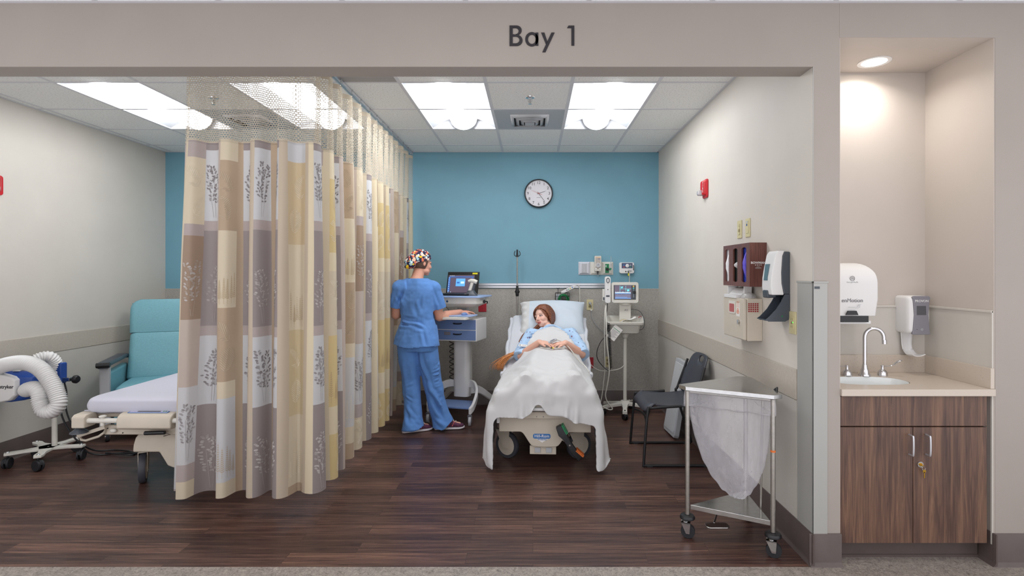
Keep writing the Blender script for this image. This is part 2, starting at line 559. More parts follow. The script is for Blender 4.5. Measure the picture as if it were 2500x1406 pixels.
    uv = t.n('ShaderNodeUVMap'); sp = t.n('ShaderNodeSeparateXYZ'); t.l(uv.outputs[0], sp.inputs[0])
    U = t.math('DIVIDE', sp.outputs[0], 0.0165); V = t.math('DIVIDE', sp.outputs[1], 0.0135)
    rowi = t.math('FLOOR', V)
    U2 = t.math('ADD', U, t.math('MULTIPLY', t.math('MODULO', rowi, 2.0), 0.5))
    fu = t.math('SUBTRACT', t.math('FRACT', U2), 0.5); fv = t.math('SUBTRACT', t.math('FRACT', V), 0.5)
    d2 = t.math('ADD', t.math('MULTIPLY', fu, fu), t.math('MULTIPLY', fv, fv))
    hole = t.math('LESS_THAN', d2, 0.415 ** 2)
    cord = t.math('SUBTRACT', 1.0, hole)
    band = t.math('MAXIMUM', t.math('GREATER_THAN', sp.outputs[1], 0.5), t.math('LESS_THAN', sp.outputs[1], 0.008))
    al = t.math('MAXIMUM', cord, band)
    t.l(al, t.b.inputs['Alpha'])
    t.b.inputs['Base Color'].default_value = lin((200, 188, 168)); t.b.inputs['Roughness'].default_value = 0.8
    t.b.inputs['Transmission Weight'].default_value = 0.0
    MT['netting'] = t.mat
    # clear-ish bag film
    t = NT('bag_film')
    t.b.inputs['Base Color'].default_value = lin((226, 224, 230)); t.b.inputs['Roughness'].default_value = 0.22
    g = t.noise(t.coords('Object', (1, 1, 0.45)), 11, 4, 0.6, 0.6)
    fr = t.n('ShaderNodeLayerWeight'); fr.inputs[0].default_value = 0.35
    a = t.math('ADD', t.math('MULTIPLY', fr.outputs['Facing'], 0.35), t.math('MULTIPLY', g, 0.34))
    t.l(t.math('ADD', a, 0.09), t.b.inputs['Alpha'])
    t.bump(g, 0.3, 0.02)
    MT['film'] = t.mat
    # monitor screens
    def screen(name, rgb, s):
        MT[name] = mat(name, rgb, 0.2, emis=(rgb, s))
    screen('screen_gray', (86, 76, 92), 0.5)
    screen('screen_blue', (86, 150, 214), 0.7)
    screen('screen_blue_dark', (52, 92, 160), 0.6)
    screen('screen_cyan', (90, 220, 232), 0.9)
    screen('screen_pale', (170, 196, 220), 0.8)
    screen('screen_gray2', (104, 104, 126), 0.6)
    screen('led_green', (40, 230, 60), 2.0)
build_materials()
# ------------------------------------------------------------------ room shell
XL, XR, YB, YF, ZC = -4.077, 1.395, 5.885, 2.64, 2.80
AX0, AX1, AY, AZ = 1.5265, 2.300, 3.105, 2.625   # sink alcove
HB, HY = 2.4795, 2.772                            # header underside, header back face

def build_shell():
    m = MB().box(XL - 0.12, XR + 0.13, 2.623, YB + 0.1, -0.05, 0.0)
    struct('floor', m, MT['floor'])
    m = MB().box(-6.0, 5.0, 1.0, 2.623, -0.05, 0.0).box(AX0, AX1 + 0.2, 2.623, AY + 0.1, -0.05, 0.0)
    struct('floor', m, MT['cfloor'])
    m = MB().box(XL - 0.12, XR + 0.13, YB, YB + 0.1, 0, ZC + 0.05)
    wb = struct('wall_back', m, MT['teal'])
    m = MB().box(XL, XR, YB - 0.006, YB, 0.15, 1.278)
    struct('trim_1', m, MT['woven'])
    m = MB().box(XL, XR, YB - 0.009, YB, 1.276, 1.284)
    struct('trim_2', m, MT['band'])
    struct('wall_left', MB().box(XL - 0.12, XL, YF, YB, 0, ZC + 0.05), MT['wall'])
    struct('wall_right', MB().box(XR, AX0, YF + 0.003, YB, 0, ZC + 0.05, 0).box(XR - 0.0005, AX0 + 0.0005, YF, YF + 0.003, 0, ZC + 0.05, 1), [MT['wall'], MT['wall_front']])
    # chair rails on both side walls and the thin cap line above the lower panels
    struct('trim_3', MB().box(XL, XL + 0.008, YF, YB - 0.01, 0.784, 0.935), MT['band'], bevel=0.002)
    struct('trim_4', MB().box(XR - 0.008, XR, YF + 0.16, YB - 0.01, 0.784, 0.945), MT['band'], bevel=0.002)
    struct('trim_5', MB().box(XL, XL + 0.004, YF, YB - 0.01, 0.15, 0.781), MT['panel'])
    struct('trim_6', MB().box(XR - 0.004, XR, YF + 0.16, YB - 0.01, 0.15, 0.781), MT['panel'])
    # front wall: header over the bay and wall right of the sink alcove, front skin coloured beige
    struct('wall_front', MB().box(-6.0, XR - 0.0005, YF, HY, HB, ZC + 0.05), MT['wall_front'])
    struct('wall_front', MB().box(-6.0, XL - 0.001, YF, HY, 0, HB), MT['wall_front'])
    struct('wall_front', MB().box(AX1, 5.0, YF, AY + 0.1, 0, ZC + 0.05), MT['wall_front'])
    struct('wall_alcove', MB().box(AX0 - 0.02, AX1 + 0.02, AY, AY + 0.1, 0, ZC), MT['alcove'])
    struct('wall_alcove', MB().box(AX0, AX0 + 0.004, YF + 0.002, AY, 0, AZ), MT['alcove'])
    struct('wall_alcove', MB().box(AX1 - 0.004, AX1, YF + 0.002, AY, 0, AZ), MT['alcove'])
    struct('ceiling', MB().box(AX0, AX1, YF, AY + 0.05, AZ, ZC + 0.05, 0).box(AX0 - 0.001, AX1 + 0.001, YF - 0.001, YF, AZ - 0.001, ZC, 1), [MT['alcove'], MT['wall_front']])
    # alcove wall panels with cap moulding
    m = MB().box(AX0 + 0.004, AX1 - 0.004, AY - 0.004, AY, 0.9, 1.255)
    struct('trim_7', m, MT['panel'])
    m = MB().box(AX1 - 0.010, AX1 - 0.004, YF + 0.006, AY - 0.004, 0.9, 1.255).box(AX1 - 0.012, AX1 - 0.003, YF + 0.004, YF + 0.012, 0.1, 1.262)
    struct('trim_8', m, MT['panel'])
    m = MB().box(AX0 + 0.004, AX1 - 0.006, AY - 0.012, AY, 1.253, 1.266).box(AX1 - 0.016, AX1 - 0.004, YF + 0.004, AY - 0.004, 1.253, 1.266)
    struct('trim_9', m, MT['panel'], bevel=0.003)
    # corner guard on the pier
    m = MB()
    m.box(XR - 0.005, XR + 0.069, YF - 0.005, YF, 0.155, 1.405)
    m.box(XR - 0.005, XR, YF - 0.005, YF + 0.15, 0.155, 1.405)
    m.box(XR - 0.008, XR + 0.073, YF - 0.008, YF, 1.403, 1.412)
    m.box(XR - 0.008, XR, YF - 0.008, YF + 0.155, 1.403, 1.412)
    struct('trim_10', m, MT['guard'], bevel=0.0012)
    struct('trim_11', MB().box(XR - 0.0015, XR + 0.0015, YF - 0.002, YF, 1.412, HB), MT['guard'])
    # base with coved toe, profile swept along a wall
    def base(name, p0, p1, nrm, h=0.158):
        prof = [(0, 0), (0.022, 0), (0.021, 0.003), (0.012, 0.009), (0.0075, 0.02), (0.007, h - 0.003), (0.005, h), (0, h)]
        nx, ny = nrm
        rings = [[(p[0] + nx * a, p[1] + ny * a, z) for a, z in prof] for p in (p0, p1)]
        mb = MB().loft(rings)
        struct(name, mb, MT['base'], angle=50)
    base('baseboard_back', (XL, YB - 0.005), (XR, YB - 0.005), (0, -1))
    base('baseboard_left', (XL + 0.003, YF), (XL + 0.003, YB), (1, 0))
    base('baseboard_right', (XR - 0.003, YF - 0.02), (XR - 0.003, YB), (-1, 0))
    base('baseboard_front', (XR - 0.022, YF - 0.001), (AX0 + 0.006, YF - 0.001), (0, -1))
    base('baseboard_front', (AX1 - 0.012, YF), (5.0, YF), (0, -1))
    base('baseboard_alcove', (AX1 - 0.004, YF - 0.02), (AX1 - 0.004, YF + 0.12), (-1, 0))
    struct('trim_12', MB().box(XL, XR, YB - 0.009, YB - 0.004, 0.158, 0.163), MT['caulk'])

GX = [0.277 + 0.61 * k for k in range(-9, 4)]
GY = [5.561 - 0.6075 * k for k in range(0, 7)]     # 5.561, 4.953, 4.346, 3.738, 3.131 ...
FIX = [(-3.383, -2.773), (-2.163, -1.553), (-0.943, -0.333), (0.277, 0.887)]

def build_ceiling():
    xs = [XL] + [g for g in GX if XL + 0.02 < g < XR - 0.02] + [XR]
    ys = [HY] + sorted(g for g in GY if HY + 0.02 < g < YB) + [YB]
    m = MB(); 
    for i in range(len(xs) - 1):
        for j in range(len(ys) - 1):
            cx, cy = (xs[i] + xs[i + 1]) / 2, (ys[j] + ys[j + 1]) / 2
            if any(a < cx < b for a, b in FIX) and 3.738 < cy < 4.953:
                continue
            m.box(xs[i], xs[i + 1], ys[j], ys[j + 1], ZC, ZC + 0.015)
    c = struct('ceiling', m, MT['tile'])
    g = MB()
    for x in xs[1:-1]:
        g.box(x - 0.012, x + 0.012, HY, YB, ZC - 0.003, ZC + 0.002)
    for y in ys[1:-1]:
        x0 = XL
        g.box(XL, XR, y - 0.012, y + 0.012, ZC - 0.0032, ZC + 0.002)
    g.box(XL, XL + 0.022, HY, YB, ZC - 0.004, ZC).box(XR - 0.022, XR, HY, YB, ZC - 0.004, ZC)
    g.box(XL, XR, YB - 0.022, YB, ZC - 0.004, ZC).box(XL, XR, HY, HY + 0.022, ZC - 0.004, ZC)
    struct('ceiling_grid', g, MT['tbar'], c)
    # plenum lid above everything so no light leaks in
    struct('ceiling', MB().box(-6, 5, HY, YB + 0.1, ZC + 0.16, ZC + 0.2), MT['tile'])
    # corridor ceiling
    m = MB().box(-6.0, 5.0, 0.4, YF, ZC, ZC + 0.05)
    cc = struct('ceiling', m, MT['tile'])
    g = MB()
    for k in range(-9, 8):
        g.box(0.277 + 0.61 * k - 0.012, 0.277 + 0.61 * k + 0.012, 0.4, YF, ZC - 0.003, ZC + 0.002)
    for k in range(4):
        g.box(-6, 5, 2.33 - 0.61 * k - 0.012, 2.33 - 0.61 * k + 0.012, ZC - 0.0032, ZC + 0.002)
    g.box(-6, 5, YF - 0.02, YF, ZC - 0.004, ZC)
    struct('ceiling_grid', g, MT['tbar'], cc)

def build_fixtures():
    # recessed 2x4 troffer: housing pan with curved reflectors, long bowed lens
    t = thing('ceiling_light', 'recessed white ceiling light nearest the right wall, right of the vent', 'light', (0.582, 4.3455, ZC), group='recessed lights over the bays')
    W, L = 0.588, 1.192
    m = MB()
    prof = []
    for i in range(9):
        u = i / 8
        prof.append((-W / 2 + u * (W / 2 - 0.10), 0.004 + 0.075 * math.sin(u * PI / 2)))
    full = [(-W / 2 - 0.006, 0.0)] + prof + [(-x, z) for x, z in prof[::-1]] + [(W / 2 + 0.006, 0.0)]
    rings = [[(x, -L / 2, z) for x, z in full], [(x, L / 2, z) for x, z in full]]
    m.loft(rings, closed=False)
    for sgn in (-1, 1):
        y = sgn * L / 2
        vs = [(x, y, z) for x, z in full]
        m.add(vs, [tuple(range(len(vs)))])
    m.box(-W / 2 - 0.008, W / 2 + 0.008, L / 2 - 0.003, L / 2 + 0.006, -0.002, 0.09)
    m.box(-W / 2 - 0.008, W / 2 + 0.008, -L / 2 - 0.006, -L / 2 + 0.003, -0.002, 0.09)
    m.box(-W / 2 - 0.008, -W / 2 + 0.003, -L / 2, L / 2, -0.002, 0.09)
    m.box(W / 2 - 0.003, W / 2 + 0.008, -L / 2, L / 2, -0.002, 0.09)
    obj('reflector_pan', m, MT['pan'], t)
    m = MB()
    pr = [(0.118 * math.cos(a), 0.078 - 0.099 * math.sin(a)) for a in [PI * i / 20 for i in range(21)]]
    m.loft([[(x, -L / 2 + 0.02, z) for x, z in pr], [(x, L / 2 - 0.05, z) for x, z in pr]], closed=False)
    m.add([(x, L / 2 - 0.05, z) for x, z in pr], [tuple(range(21))])
    m.add([(x, -L / 2 + 0.02, z) for x, z in pr], [tuple(range(21))])
    obj('lamp_lens', m, MT['lensmat'], t)
    m = MB()
    pr2 = [(0.122 * math.cos(a), 0.078 - 0.103 * math.sin(a)) for a in [PI * i / 20 for i in range(21)]]
    m.loft([[(x, L / 2 - 0.052, z) for x, z in pr2], [(x, L / 2 - 0.044, z) for x, z in pr2]])
    obj('end_cap', m, MT['pan'], t)
    labels = ['recessed white ceiling light left of the air vent, beside the curtain track',
              'recessed white ceiling light seen through the beige curtain netting',
              'recessed white ceiling light in the left bay, nearest the left wall']
    for (a, b), lab in zip(FIX[2::-1], labels):
        c = copy_tree(t); c.location.x = (a + b) / 2; c['label'] = lab
    # supply diffuser
    t = thing('air_vent', 'white square louvred air vent in the ceiling between two lights', 'air vent', (-0.028, 4.6495, ZC))
    s = 0.29
    m = MB().box(-s, s, -s, s, -0.0045, -0.001)
    obj('face_plate', m, MT['lightgray'], t)
    m = MB()
    m.box(-0.150, 0.150, -0.150, 0.150, -0.0052, -0.0046)
    obj('opening', m, MT['darkslot'], t)
    for k, (h, z) in enumerate(((0.165, -0.004), (0.122, -0.010), (0.080, -0.016))):
        m = MB(); w = 0.030
        o_, i_ = h, h - w
        for sx, sy in ((1, 0), (-1, 0), (0, 1), (0, -1)):
            if sx:
                m.add([(sx * o_, -o_, z), (sx * o_, o_, z), (sx * i_, i_, z - 0.022), (sx * i_, -i_, z - 0.022)], [(0, 1, 2, 3)])
            else:
                m.add([(-o_, sy * o_, z), (o_, sy * o_, z), (i_, sy * i_, z - 0.022), (-i_, sy * i_, z - 0.022)], [(0, 1, 2, 3)])
        obj('louvre', m, MT['lightgray'], t, solid=0.003)
    m = MB().box(-0.042, 0.042, -0.042, 0.042, -0.040, -0.036)
    obj('louvre', m, MT['lightgray'], t)
    v2 = copy_tree(t); v2.location.x = -2.468; v2['label'] = 'louvred ceiling air vent of the left bay seen through the curtain netting'
    # perforated return panel
    t = thing('return_grille', 'gray perforated return panel in the ceiling, cut off by the header near the curtain track', 'air vent', (-1.235, 3.4345, ZC))
    m = MB().box(-0.088, 0.280, -0.29, 0.29, -0.004, -0.001)
    n = NT('perforated_metal'); co = n.coords('Object', (1, 1, 1)); sp = n.n('ShaderNodeSeparateXYZ'); n.l(co, sp.inputs[0])
    a = n.math('SUBTRACT', n.math('FRACT', n.math('MULTIPLY', sp.outputs[0], 110.0)), 0.5); b = n.math('SUBTRACT', n.math('FRACT', n.math('MULTIPLY', sp.outputs[1], 110.0)), 0.5)
    d = n.math('LESS_THAN', n.math('ADD', n.math('MULTIPLY', a, a), n.math('MULTIPLY', b, b)), 0.08)
    n.l(n.mix(d, (176, 172, 170), (60, 56, 56)), n.b.inputs['Base Color'])
    obj('perforated_panel', m, n.mat, t)
    # sprinkler
    t = thing('sprinkler', 'chrome fire sprinkler on the ceiling tile in front of the air vent', 'sprinkler', (-0.022, 4.056, ZC))
    obj('escutcheon', MB().lathe([(0.001, -0.012), (0.02, -0.012), (0.034, -0.007), (0.038, 0)], n=24), MT['chrome'], t)
    m = MB().cyl((0, 0, -0.05), (0, 0, -0.01), 0.006)
    m.tube([(-0.012, 0, -0.012), (-0.014, 0, -0.03), (0, 0, -0.052)], 0.0025).tube([(0.012, 0, -0.012), (0.014, 0, -0.03), (0, 0, -0.052)], 0.0025)
    obj('frame', m, MT['steel'], t)
    obj('deflector', MB().cyl((0, 0, -0.054), (0, 0, -0.051), 0.014), MT['steel'], t)
    c = copy_tree(t); c.location = (-2.45, 4.07, ZC); c['label'] = 'fire sprinkler of the left bay seen through the curtain netting'
    # alcove downlight
    t = thing('downlight', 'round white recessed downlight glowing in the sink alcove ceiling', 'light', (1.895, 2.945, AZ))
    obj('trim_ring', MB().lathe([(0.062, 0.0), (0.062, -0.002), (0.078, -0.005), (0.083, -0.003), (0.083, 0.0)], n=40, caps=False), MT['white'], t)
    obj('lamp_lens', MB().cyl((0, 0, -0.0015), (0, 0, 0.001), 0.0635, n=36), mat('downlight_lens', (255, 250, 240), 0.5, emis=((255, 246, 232), 14.0)), t)
    l = bpy.data.lights.new('downlight_lamp', 'AREA'); l.shape = 'DISK'; l.size = 0.11; l.energy = DOWNLIGHT_W; l.color = (1.0, 0.96, 0.91); l.spread = R(150)
    o = bpy.data.objects.new('downlight_lamp', l); COL.objects.link(o); o.parent = t; o.location = (0, 0, -0.004)

def build_sign():
    # the header lettering as raised shapes, drawn from strokes
    t = thing('bay_sign', 'black raised letters reading Bay 1 on the header', 'sign', ((1325 - 1301) / 1295 * YF, YF, 2.44 + 0.2))
    px = YF / 1295.0
    def P(x, y):  # photo pixels -> local x,z
        return ((x - 1325) * px, (668 - y) * px + 1.45 - 2.64)
    def poly(name, outs):
        m = MB(); m.M = Matrix(((1, 0, 0, 0), (0, 0, 1, 0), (0, 1, 0, 0), (0, 0, 0, 1)))
        for outer in outs:
            pts = [P(1200 + x / 10.0, 40 + y / 10.0) for x, y in outer]
            m.prism(pts, -0.004, 0.0)
        o = obj(name, m, MT['ink'], t)
        return o
    def ringpoly(outer, inner):
        # quads between two same-length loops -> list of small polygons
        out = []
        n = len(outer)
        for i in range(n):
            k = (i + 1) % n
            out.append([outer[i], outer[k], inner[k], inner[i]])
        return out
    def ell(cx, cy, rx, ry, a0, a1, n=14):
        return [(cx + rx * math.cos(R(a0 + (a1 - a0) * i / n)), cy + ry * math.sin(R(a0 + (a1 - a0) * i / n))) for i in range(n + 1)]
    def strip(o_, i_):
        return [[o_[k], o_[k + 1], i_[k + 1], i_[k]] for k in range(len(o_) - 1)]
    B = [[(440, 230), (518, 230), (518, 728), (440, 728)]]
    B += strip([(518, 230)] + ell(612, 348, 124, 118, -90, 75), [(518, 292)] + ell(590, 366, 72, 74, -90, 90))
    B += strip([(518, 500)] + ell(590, 582, 92, 82, -90, 90) + [(518, 664)], [(518, 440)] + ell(610, 592, 148, 136, -75, 90) + [(518, 728)])
    poly('letter_b', B)
    A = strip(ell(985, 565, 162, 174, 0, 360, 40), ell(985, 566, 94, 114, 0, 360, 40)) + [[(1075, 402), (1143, 402), (1143, 720), (1075, 720)]]
    poly('letter_a', A)
    poly('letter_y', [[(1212, 402), (1290, 402), (1366, 632), (1330, 692)], [(1462, 402), (1540, 402), (1316, 880), (1240, 880)]])
    poly('numeral_1', [[(1878, 232), (2020, 232), (2020, 290), (1846, 290)], [(1950, 288), (2020, 288), (2020, 718), (1950, 718)]])

build_shell()
build_ceiling()
build_fixtures()
build_sign()
# ------------------------------------------------------------------ cubicle curtain
rnd = random.Random(7)

def build_curtain():
    CX, CY = -1.345, 3.20           # corner of the track
    X0 = -2.105                     # free front end
    Y1 = 5.83
    rc = 0.10
    L1 = (CX - rc) - X0
    La = rc * PI / 2
    L2 = Y1 - (CY + rc)
    Ltot = L1 + La + L2
    def path(s):
        if s < L1:
            return (X0 + s, CY), (0.0, -1.0)
        if s < L1 + La:
            a = (s - L1) / rc
            return (CX - rc + rc * math.sin(a), CY + rc - rc * math.cos(a)), (math.sin(a), -math.cos(a))
        return (CX, CY + rc + s - L1 - La), (1.0, 0.0)
    # fold phase: irregular spacing
    ks = [0.0]
    r2 = random.Random(11)
    while ks[-1] < Ltot + 0.3:
        step = r2.uniform(0.065, 0.105) if ks[-1] < L1 else r2.uniform(0.075, 0.125)
        ks.append(ks[-1] + step)
    amps = [r2.uniform(0.75, 1.15) * (1 if i % 2 else -1) for i in range(len(ks))]
    ks = np.array(ks); amps = np.array(amps)
    def wave(s, v):
        ss = s + 0.006 * math.sin(3.1 * v + 9 * s)
        i = int(np.searchsorted(ks, ss) - 1); i = max(0, min(len(ks) - 2, i))
        t = (ss - ks[i]) / (ks[i + 1] - ks[i])
        t = t * t * (3 - 2 * t)
        return amps[i] * (1 - t) + amps[i + 1] * t
    ZM = 2.247
    ZH = 0.115
    def pos(s, z, off=0.0):
        """point of the curtain at track length s and height z"""
        v = (2.74 - z) / 2.6
        (x, y), (nx, ny) = path(min(max(s, 0), Ltot))
        A = 0.030 + 0.024 * min(1, v * 2.2) + 0.012 * v
        if s > L1:
            A *= 0.92
        wv = wave(s, v)
        sh = math.tanh(2.0 * wv) * A
        d = sh + 0.012 * math.sin(5.3 * s + 2.5 * v) * v
        # tangential shear so folds overlap a little
        tx, ty = -ny, nx
        k = 0.016 * math.cos(wv * 1.8) * v * math.sin(s * 31.0)
        # free edge flares out to the left low down, whole sheet drifts
        fl = -0.10 * v * math.exp(-s / 0.28)
        drift = -0.05 * v * max(0.0, (s - L1 - La)) / L2
        X = x + nx * (d + off) + tx * k + fl + drift
        Y = y + ny * (d + off) + ty * k
        return Vector((X, Y, z))
    # arc length parameter u(s) at mid height
    N = 1400
    S = np.linspace(0, Ltot, N); U = [0.0]
    pp = pos(0, 1.2)
    for s in S[1:]:
        q = pos(float(s), 1.2); U.append(U[-1] + math.hypot(q.x - pp.x, q.y - pp.y)); pp = q
    U = np.array(U)
    # fabric design: columns repeating across the cloth; each with its own block heights
    G1, G2, W1, TP = (150, 140, 140), (176, 164, 162), (200, 200, 203), (188, 174, 165)
    TN, CR, BG, YL, YP = (180, 159, 136), (211, 198, 175), (196, 181, 162), (214, 192, 142), (222, 208, 180)
    TD = (158, 136, 118)
    GW = [(0.045, G1, None), (0.43, W1, 'bouquet'), (0.06, G2, None), (0.58, G1, 'vine'), (0.06, G2, None), (0.42, W1, 'bouquet'), (0.56, G1, 'vine')]
    GW2 = [(0.10, G2, None), (0.40, CR, 'fernw'), (0.07, G2, None), (0.50, TD, 'vine'), (0.40, TP, None), (0.46, W1, 'bouquet')]
    AA = [(0.14, G2, None), (0.52, TN, 'fern'), (0.40, W1, 'herb2'), (0.46, TN, 'fern'), (0.10, CR, None), (0.5, W1, 'herb2')]
    DD = [(0.12, CR, None), (0.42, TN, 'fern'), (0.46, CR, 'herb'), (0.44, TN, 'fern'), (0.10, CR, None), (0.50, W1, 'herb2')]
    E1 = [(0.12, W1, None), (0.50, (200, 180, 148), 'fernw'), (0.10, CR, None), (0.42, CR, 'herb'), (0.52, (202, 184, 150), 'fernw'), (0.42, CR, 'herb'), (0.3, TN, None)]
    Y1 = [(0.18, YP, None), (0.48, YL, 'fernw'), (0.12, YP, None), (0.42, CR, 'fernw'), (0.46, YL, 'herb')]
    Y2 = [(0.28, CR, 'herb'), (0.46, YP, 'fern'), (0.40, YL, 'herb'), (0.10, CR, None), (0.5, YP, 'fernw')]
    SS = lambda c: [(9.0, c, None)]
    seq = [(0.120, AA), (0.055, SS(CR)), (0.125, GW2), (0.150, GW), (0.065, SS(TP)), (0.125, DD), (0.045, SS(TN)), (0.130, GW), (0.05, SS(BG)), (0.135, GW), (0.060, SS(TN)), (0.110, GW), (0.075, SS(BG)), (0.135, E1), (0.03, SS(BG)), (0.04, SS(YP)), (0.10, GW), (0.05, SS(TN)), (0.13, GW2), (0.06, SS(CR))]
    cyc = [(0.13, Y1), (0.06, SS(CR)), (0.13, GW), (0.05, SS(TP)), (0.14, Y2), (0.06, SS(YP)), (0.12, DD), (0.05, SS(CR)), (0.15, Y1), (0.06, SS(TP)), (0.12, GW2), (0.05, SS(BG))]
    blocks = []; zset = set(); ub = []; u = -0.02; ci = 0
    while u < U[-1]:
        if ci < len(seq):
            wd, rows = seq[ci]; off = 0.0
        else:
            wd, rows = cyc[(ci - len(seq)) % len(cyc)]; off = 0.0 if rows is GW else 0.07 * ((ci * 5) % 4)
        z = ZM + off; ri = 0
        while z > ZH - 0.1:
            h, c, mo = rows[ri % len(rows)]; ri += 1
            blocks.append((u, u + wd, max(ZH, z - h), min(ZM, z), c, mo))
            if ZH < z - h < ZM:
                zset.add(round(z - h, 4))
            z -= h
        ub.append(u + wd)
        u += wd; ci += 1
    # mesh sampling lines
    sb = [float(np.interp(b, U, S)) for b in ub if b < U[-1]]
    ss = sorted(set([round(x, 4) for x in np.arange(0, Ltot, 0.0085)] + [round(x, 4) for x in sb] + [round(Ltot, 4)]))
    zz = sorted(set([round(x, 4) for x in np.arange(ZH, ZM, 0.045)] + list(zset) + [ZM, ZM - 0.012, ZH + 0.028]))
    ss = np.array(ss); zz = np.array(zz)
    us = np.interp(ss, S, U)
    colarr = {}
    def colour_at(uu, z):
        for b in blocks:
            if b[0] <= uu < b[1] and b[2] <= z < b[3]:
                return b[4]
        return BG
    vs = []
    for z in zz:
        for s in ss:
            # slight sag of the hem
            zz_ = z
            vs.append(tuple(pos(float(s), float(zz_))))
    nu, nv = len(ss), len(zz)
    faces = []; fcol = []; fuv = []
    # colour per face, blocks sorted by column
    bycol = {}
    for b in blocks:
        bycol.setdefault(b[0], []).append(b)
    colkeys = sorted(bycol)
    for i in range(nu - 1):
        um = (us[i] + us[i + 1]) / 2
        ck = max(k for k in colkeys if k <= um)
        bl = bycol[ck]
        for j in range(nv - 1):
            zm = (zz[j] + zz[j + 1]) / 2
            c = BG
            for b in bl:
                if b[2] <= zm < b[3]:
                    c = b[4]; break
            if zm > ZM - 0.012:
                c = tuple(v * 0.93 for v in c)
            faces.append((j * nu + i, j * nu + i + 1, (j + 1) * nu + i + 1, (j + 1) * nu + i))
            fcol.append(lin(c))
            fuv.append(((us[i], zz[j]), (us[i + 1], zz[j]), (us[i + 1], zz[j + 1]), (us[i], zz[j + 1])))
    # printed sprigs, laid a hair in front of the weave on both sides
    rr = random.Random(5)
    def leaf(cx, cz, a, l, wd):
        out = []
        for k in range(7):
            t = 2 * PI * k / 7
            px, pz = l / 2 * math.cos(t) + l / 2, wd / 2 * math.sin(t)
            out.append((cx + px * math.cos(a) - pz * math.sin(a), cz + px * math.sin(a) + pz * math.cos(a)))
        return out
    def motif(kind, u0, u1, z0, z1):
        shapes = []; w = u1 - u0; h = z1 - z0
        cu = (u0 + u1) / 2
        if kind in ('vine', 'bouquet'):
            for b in range(2):
                lean = rr.uniform(-0.5, 0.5)
                n = 17 if kind == 'vine' else 20
                H = min(h * 0.72, 0.30)
                zb = z0 + h * 0.06 + rr.uniform(0, 0.03)
                for k in range(n):
                    t = k / n
                    cx = cu + lean * 0.10 * t * t + (b - 0.5) * w * 0.25; cz = zb + H * (0.25 + 0.75 * t)
                    for sd in (-1, 1):
                        rad = 0.030 * math.sin(PI * min(1, t * 1.05 + 0.05)) + 0.006
                        a = PI / 2 - sd * rr.uniform(0.5, 1.4)
                        shapes.append((leaf(cx + math.cos(a) * rad * rr.uniform(0.2, 1), cz + math.sin(a) * rad * 0.5, a + rr.uniform(-.3, .3), 0.019, 0.011), rr.random()))
                shapes.append(([(cu - 0.001 + (b - 0.5) * w * 0.1, z0 + 0.02), (cu + 0.001 + (b - 0.5) * w * 0.1, z0 + 0.02), (cu + lean * .06 + 0.001 + (b - .5) * w * .25, zb + H * .7), (cu + lean * .06 - 0.001 + (b - .5) * w * .25, zb + H * .7)], 0.5))
        elif kind in ('fern', 'fernw'):
            for b in range(2):
                a0 = PI / 2 + rr.uniform(-0.5, 0.5) + (0.25 if b else -0.2)
                L = min(h * 0.42, 0.15)
                bx = cu + (b - 0.5) * w * 0.25; bz = z0 + h * (0.12 + 0.42 * b)
                for k in range(13):
                    t = (k + 1) / 13
                    cx = bx + math.cos(a0) * L * t; cz = bz + math.sin(a0) * L * t
                    ll = 0.052 * math.sin(PI * (0.12 + 0.86 * t)) + 0.006
                    for sd in (-1, 1):
                        shapes.append((leaf(cx, cz, a0 - sd * 0.95, ll, 0.0060), 0.7))
        else:
            for b in range(5):
                bx = cu + (b - 2) * w * 0.19 + rr.uniform(-.006, .006); H = min(h * 0.7, 0.22) * rr.uniform(0.55, 1)
                bz = z0 + h * 0.05
                shapes.append(([(bx - 0.0008, bz), (bx + 0.0008, bz), (bx + 0.0008, bz + H), (bx - 0.0008, bz + H)], 0.6))
                for k in range(12):
                    t = (k + 3) / 15
                    for sd in (-1, 1):
                        shapes.append((leaf(bx, bz + H * t, PI / 2 - sd * 0.8, 0.016 * (1.25 - t), 0.0045), 0.6))
        return shapes
    extra = []; ecol = []
    for (u0, u1, z0, z1, c, mo) in blocks:
        if not mo or z1 - z0 < 0.12:
            continue
        lum = sum(c) / 3
        if lum < 165:
            ca = (206, 202, 200) if mo == 'vine' else (204, 190, 168)
        elif mo in ('fern', 'fernw'):
            ca = (232, 224, 206)
        elif mo == 'bouquet':
            ca = (142, 136, 138)
        else:
            ca = (188, 168, 138) if rr.random() < 0.6 else (228, 218, 198)
        for poly, tone in motif(mo, u0, u1, z0, z1):
            if min(p[0] for p in poly) < u0 + 0.002 or max(p[0] for p in poly) > u1 - 0.002 or min(p[1] for p in poly) < z0 + 0.004 or max(p[1] for p in poly) > z1 - 0.004:
                continue
            if max(p[0] for p in poly) > U[-1] - 0.01:
                continue
            if min(p[0] for p in poly) < 0.01:
                continue
            k = 0.35 + 0.65 * tone
            cc = lin(tuple(c[i] * (1 - k) + ca[i] * k for i in range(3)))
            extra.append((poly, cc))
    def pos_uz(uu, z, off):
        s = float(np.interp(uu, U, S))
        e = 0.003
        a = pos(s - e, z); b = pos(s + e, z); t = (b - a); n = Vector((t.y, -t.x, 0)).normalized()
        return pos(s, z) + n * off
    base_n = len(vs)
    for poly, cc in extra:
        b = len(vs)
        for (uu, z) in poly:
            vs.append(tuple(pos_uz(uu, z, 0.0016)))
        faces.append(tuple(range(b, b + len(poly)))); fcol.append(cc); fuv.append([(p[0], p[1]) for p in poly])
    me = bpy.data.meshes.new('fabric')
    me.from_pydata(vs, [], faces)
    ca = me.color_attributes.new('Col', 'FLOAT_COLOR', 'CORNER')
    flat = []
    for f, c in zip(faces, fcol):
        flat.extend(list(c) * len(f))
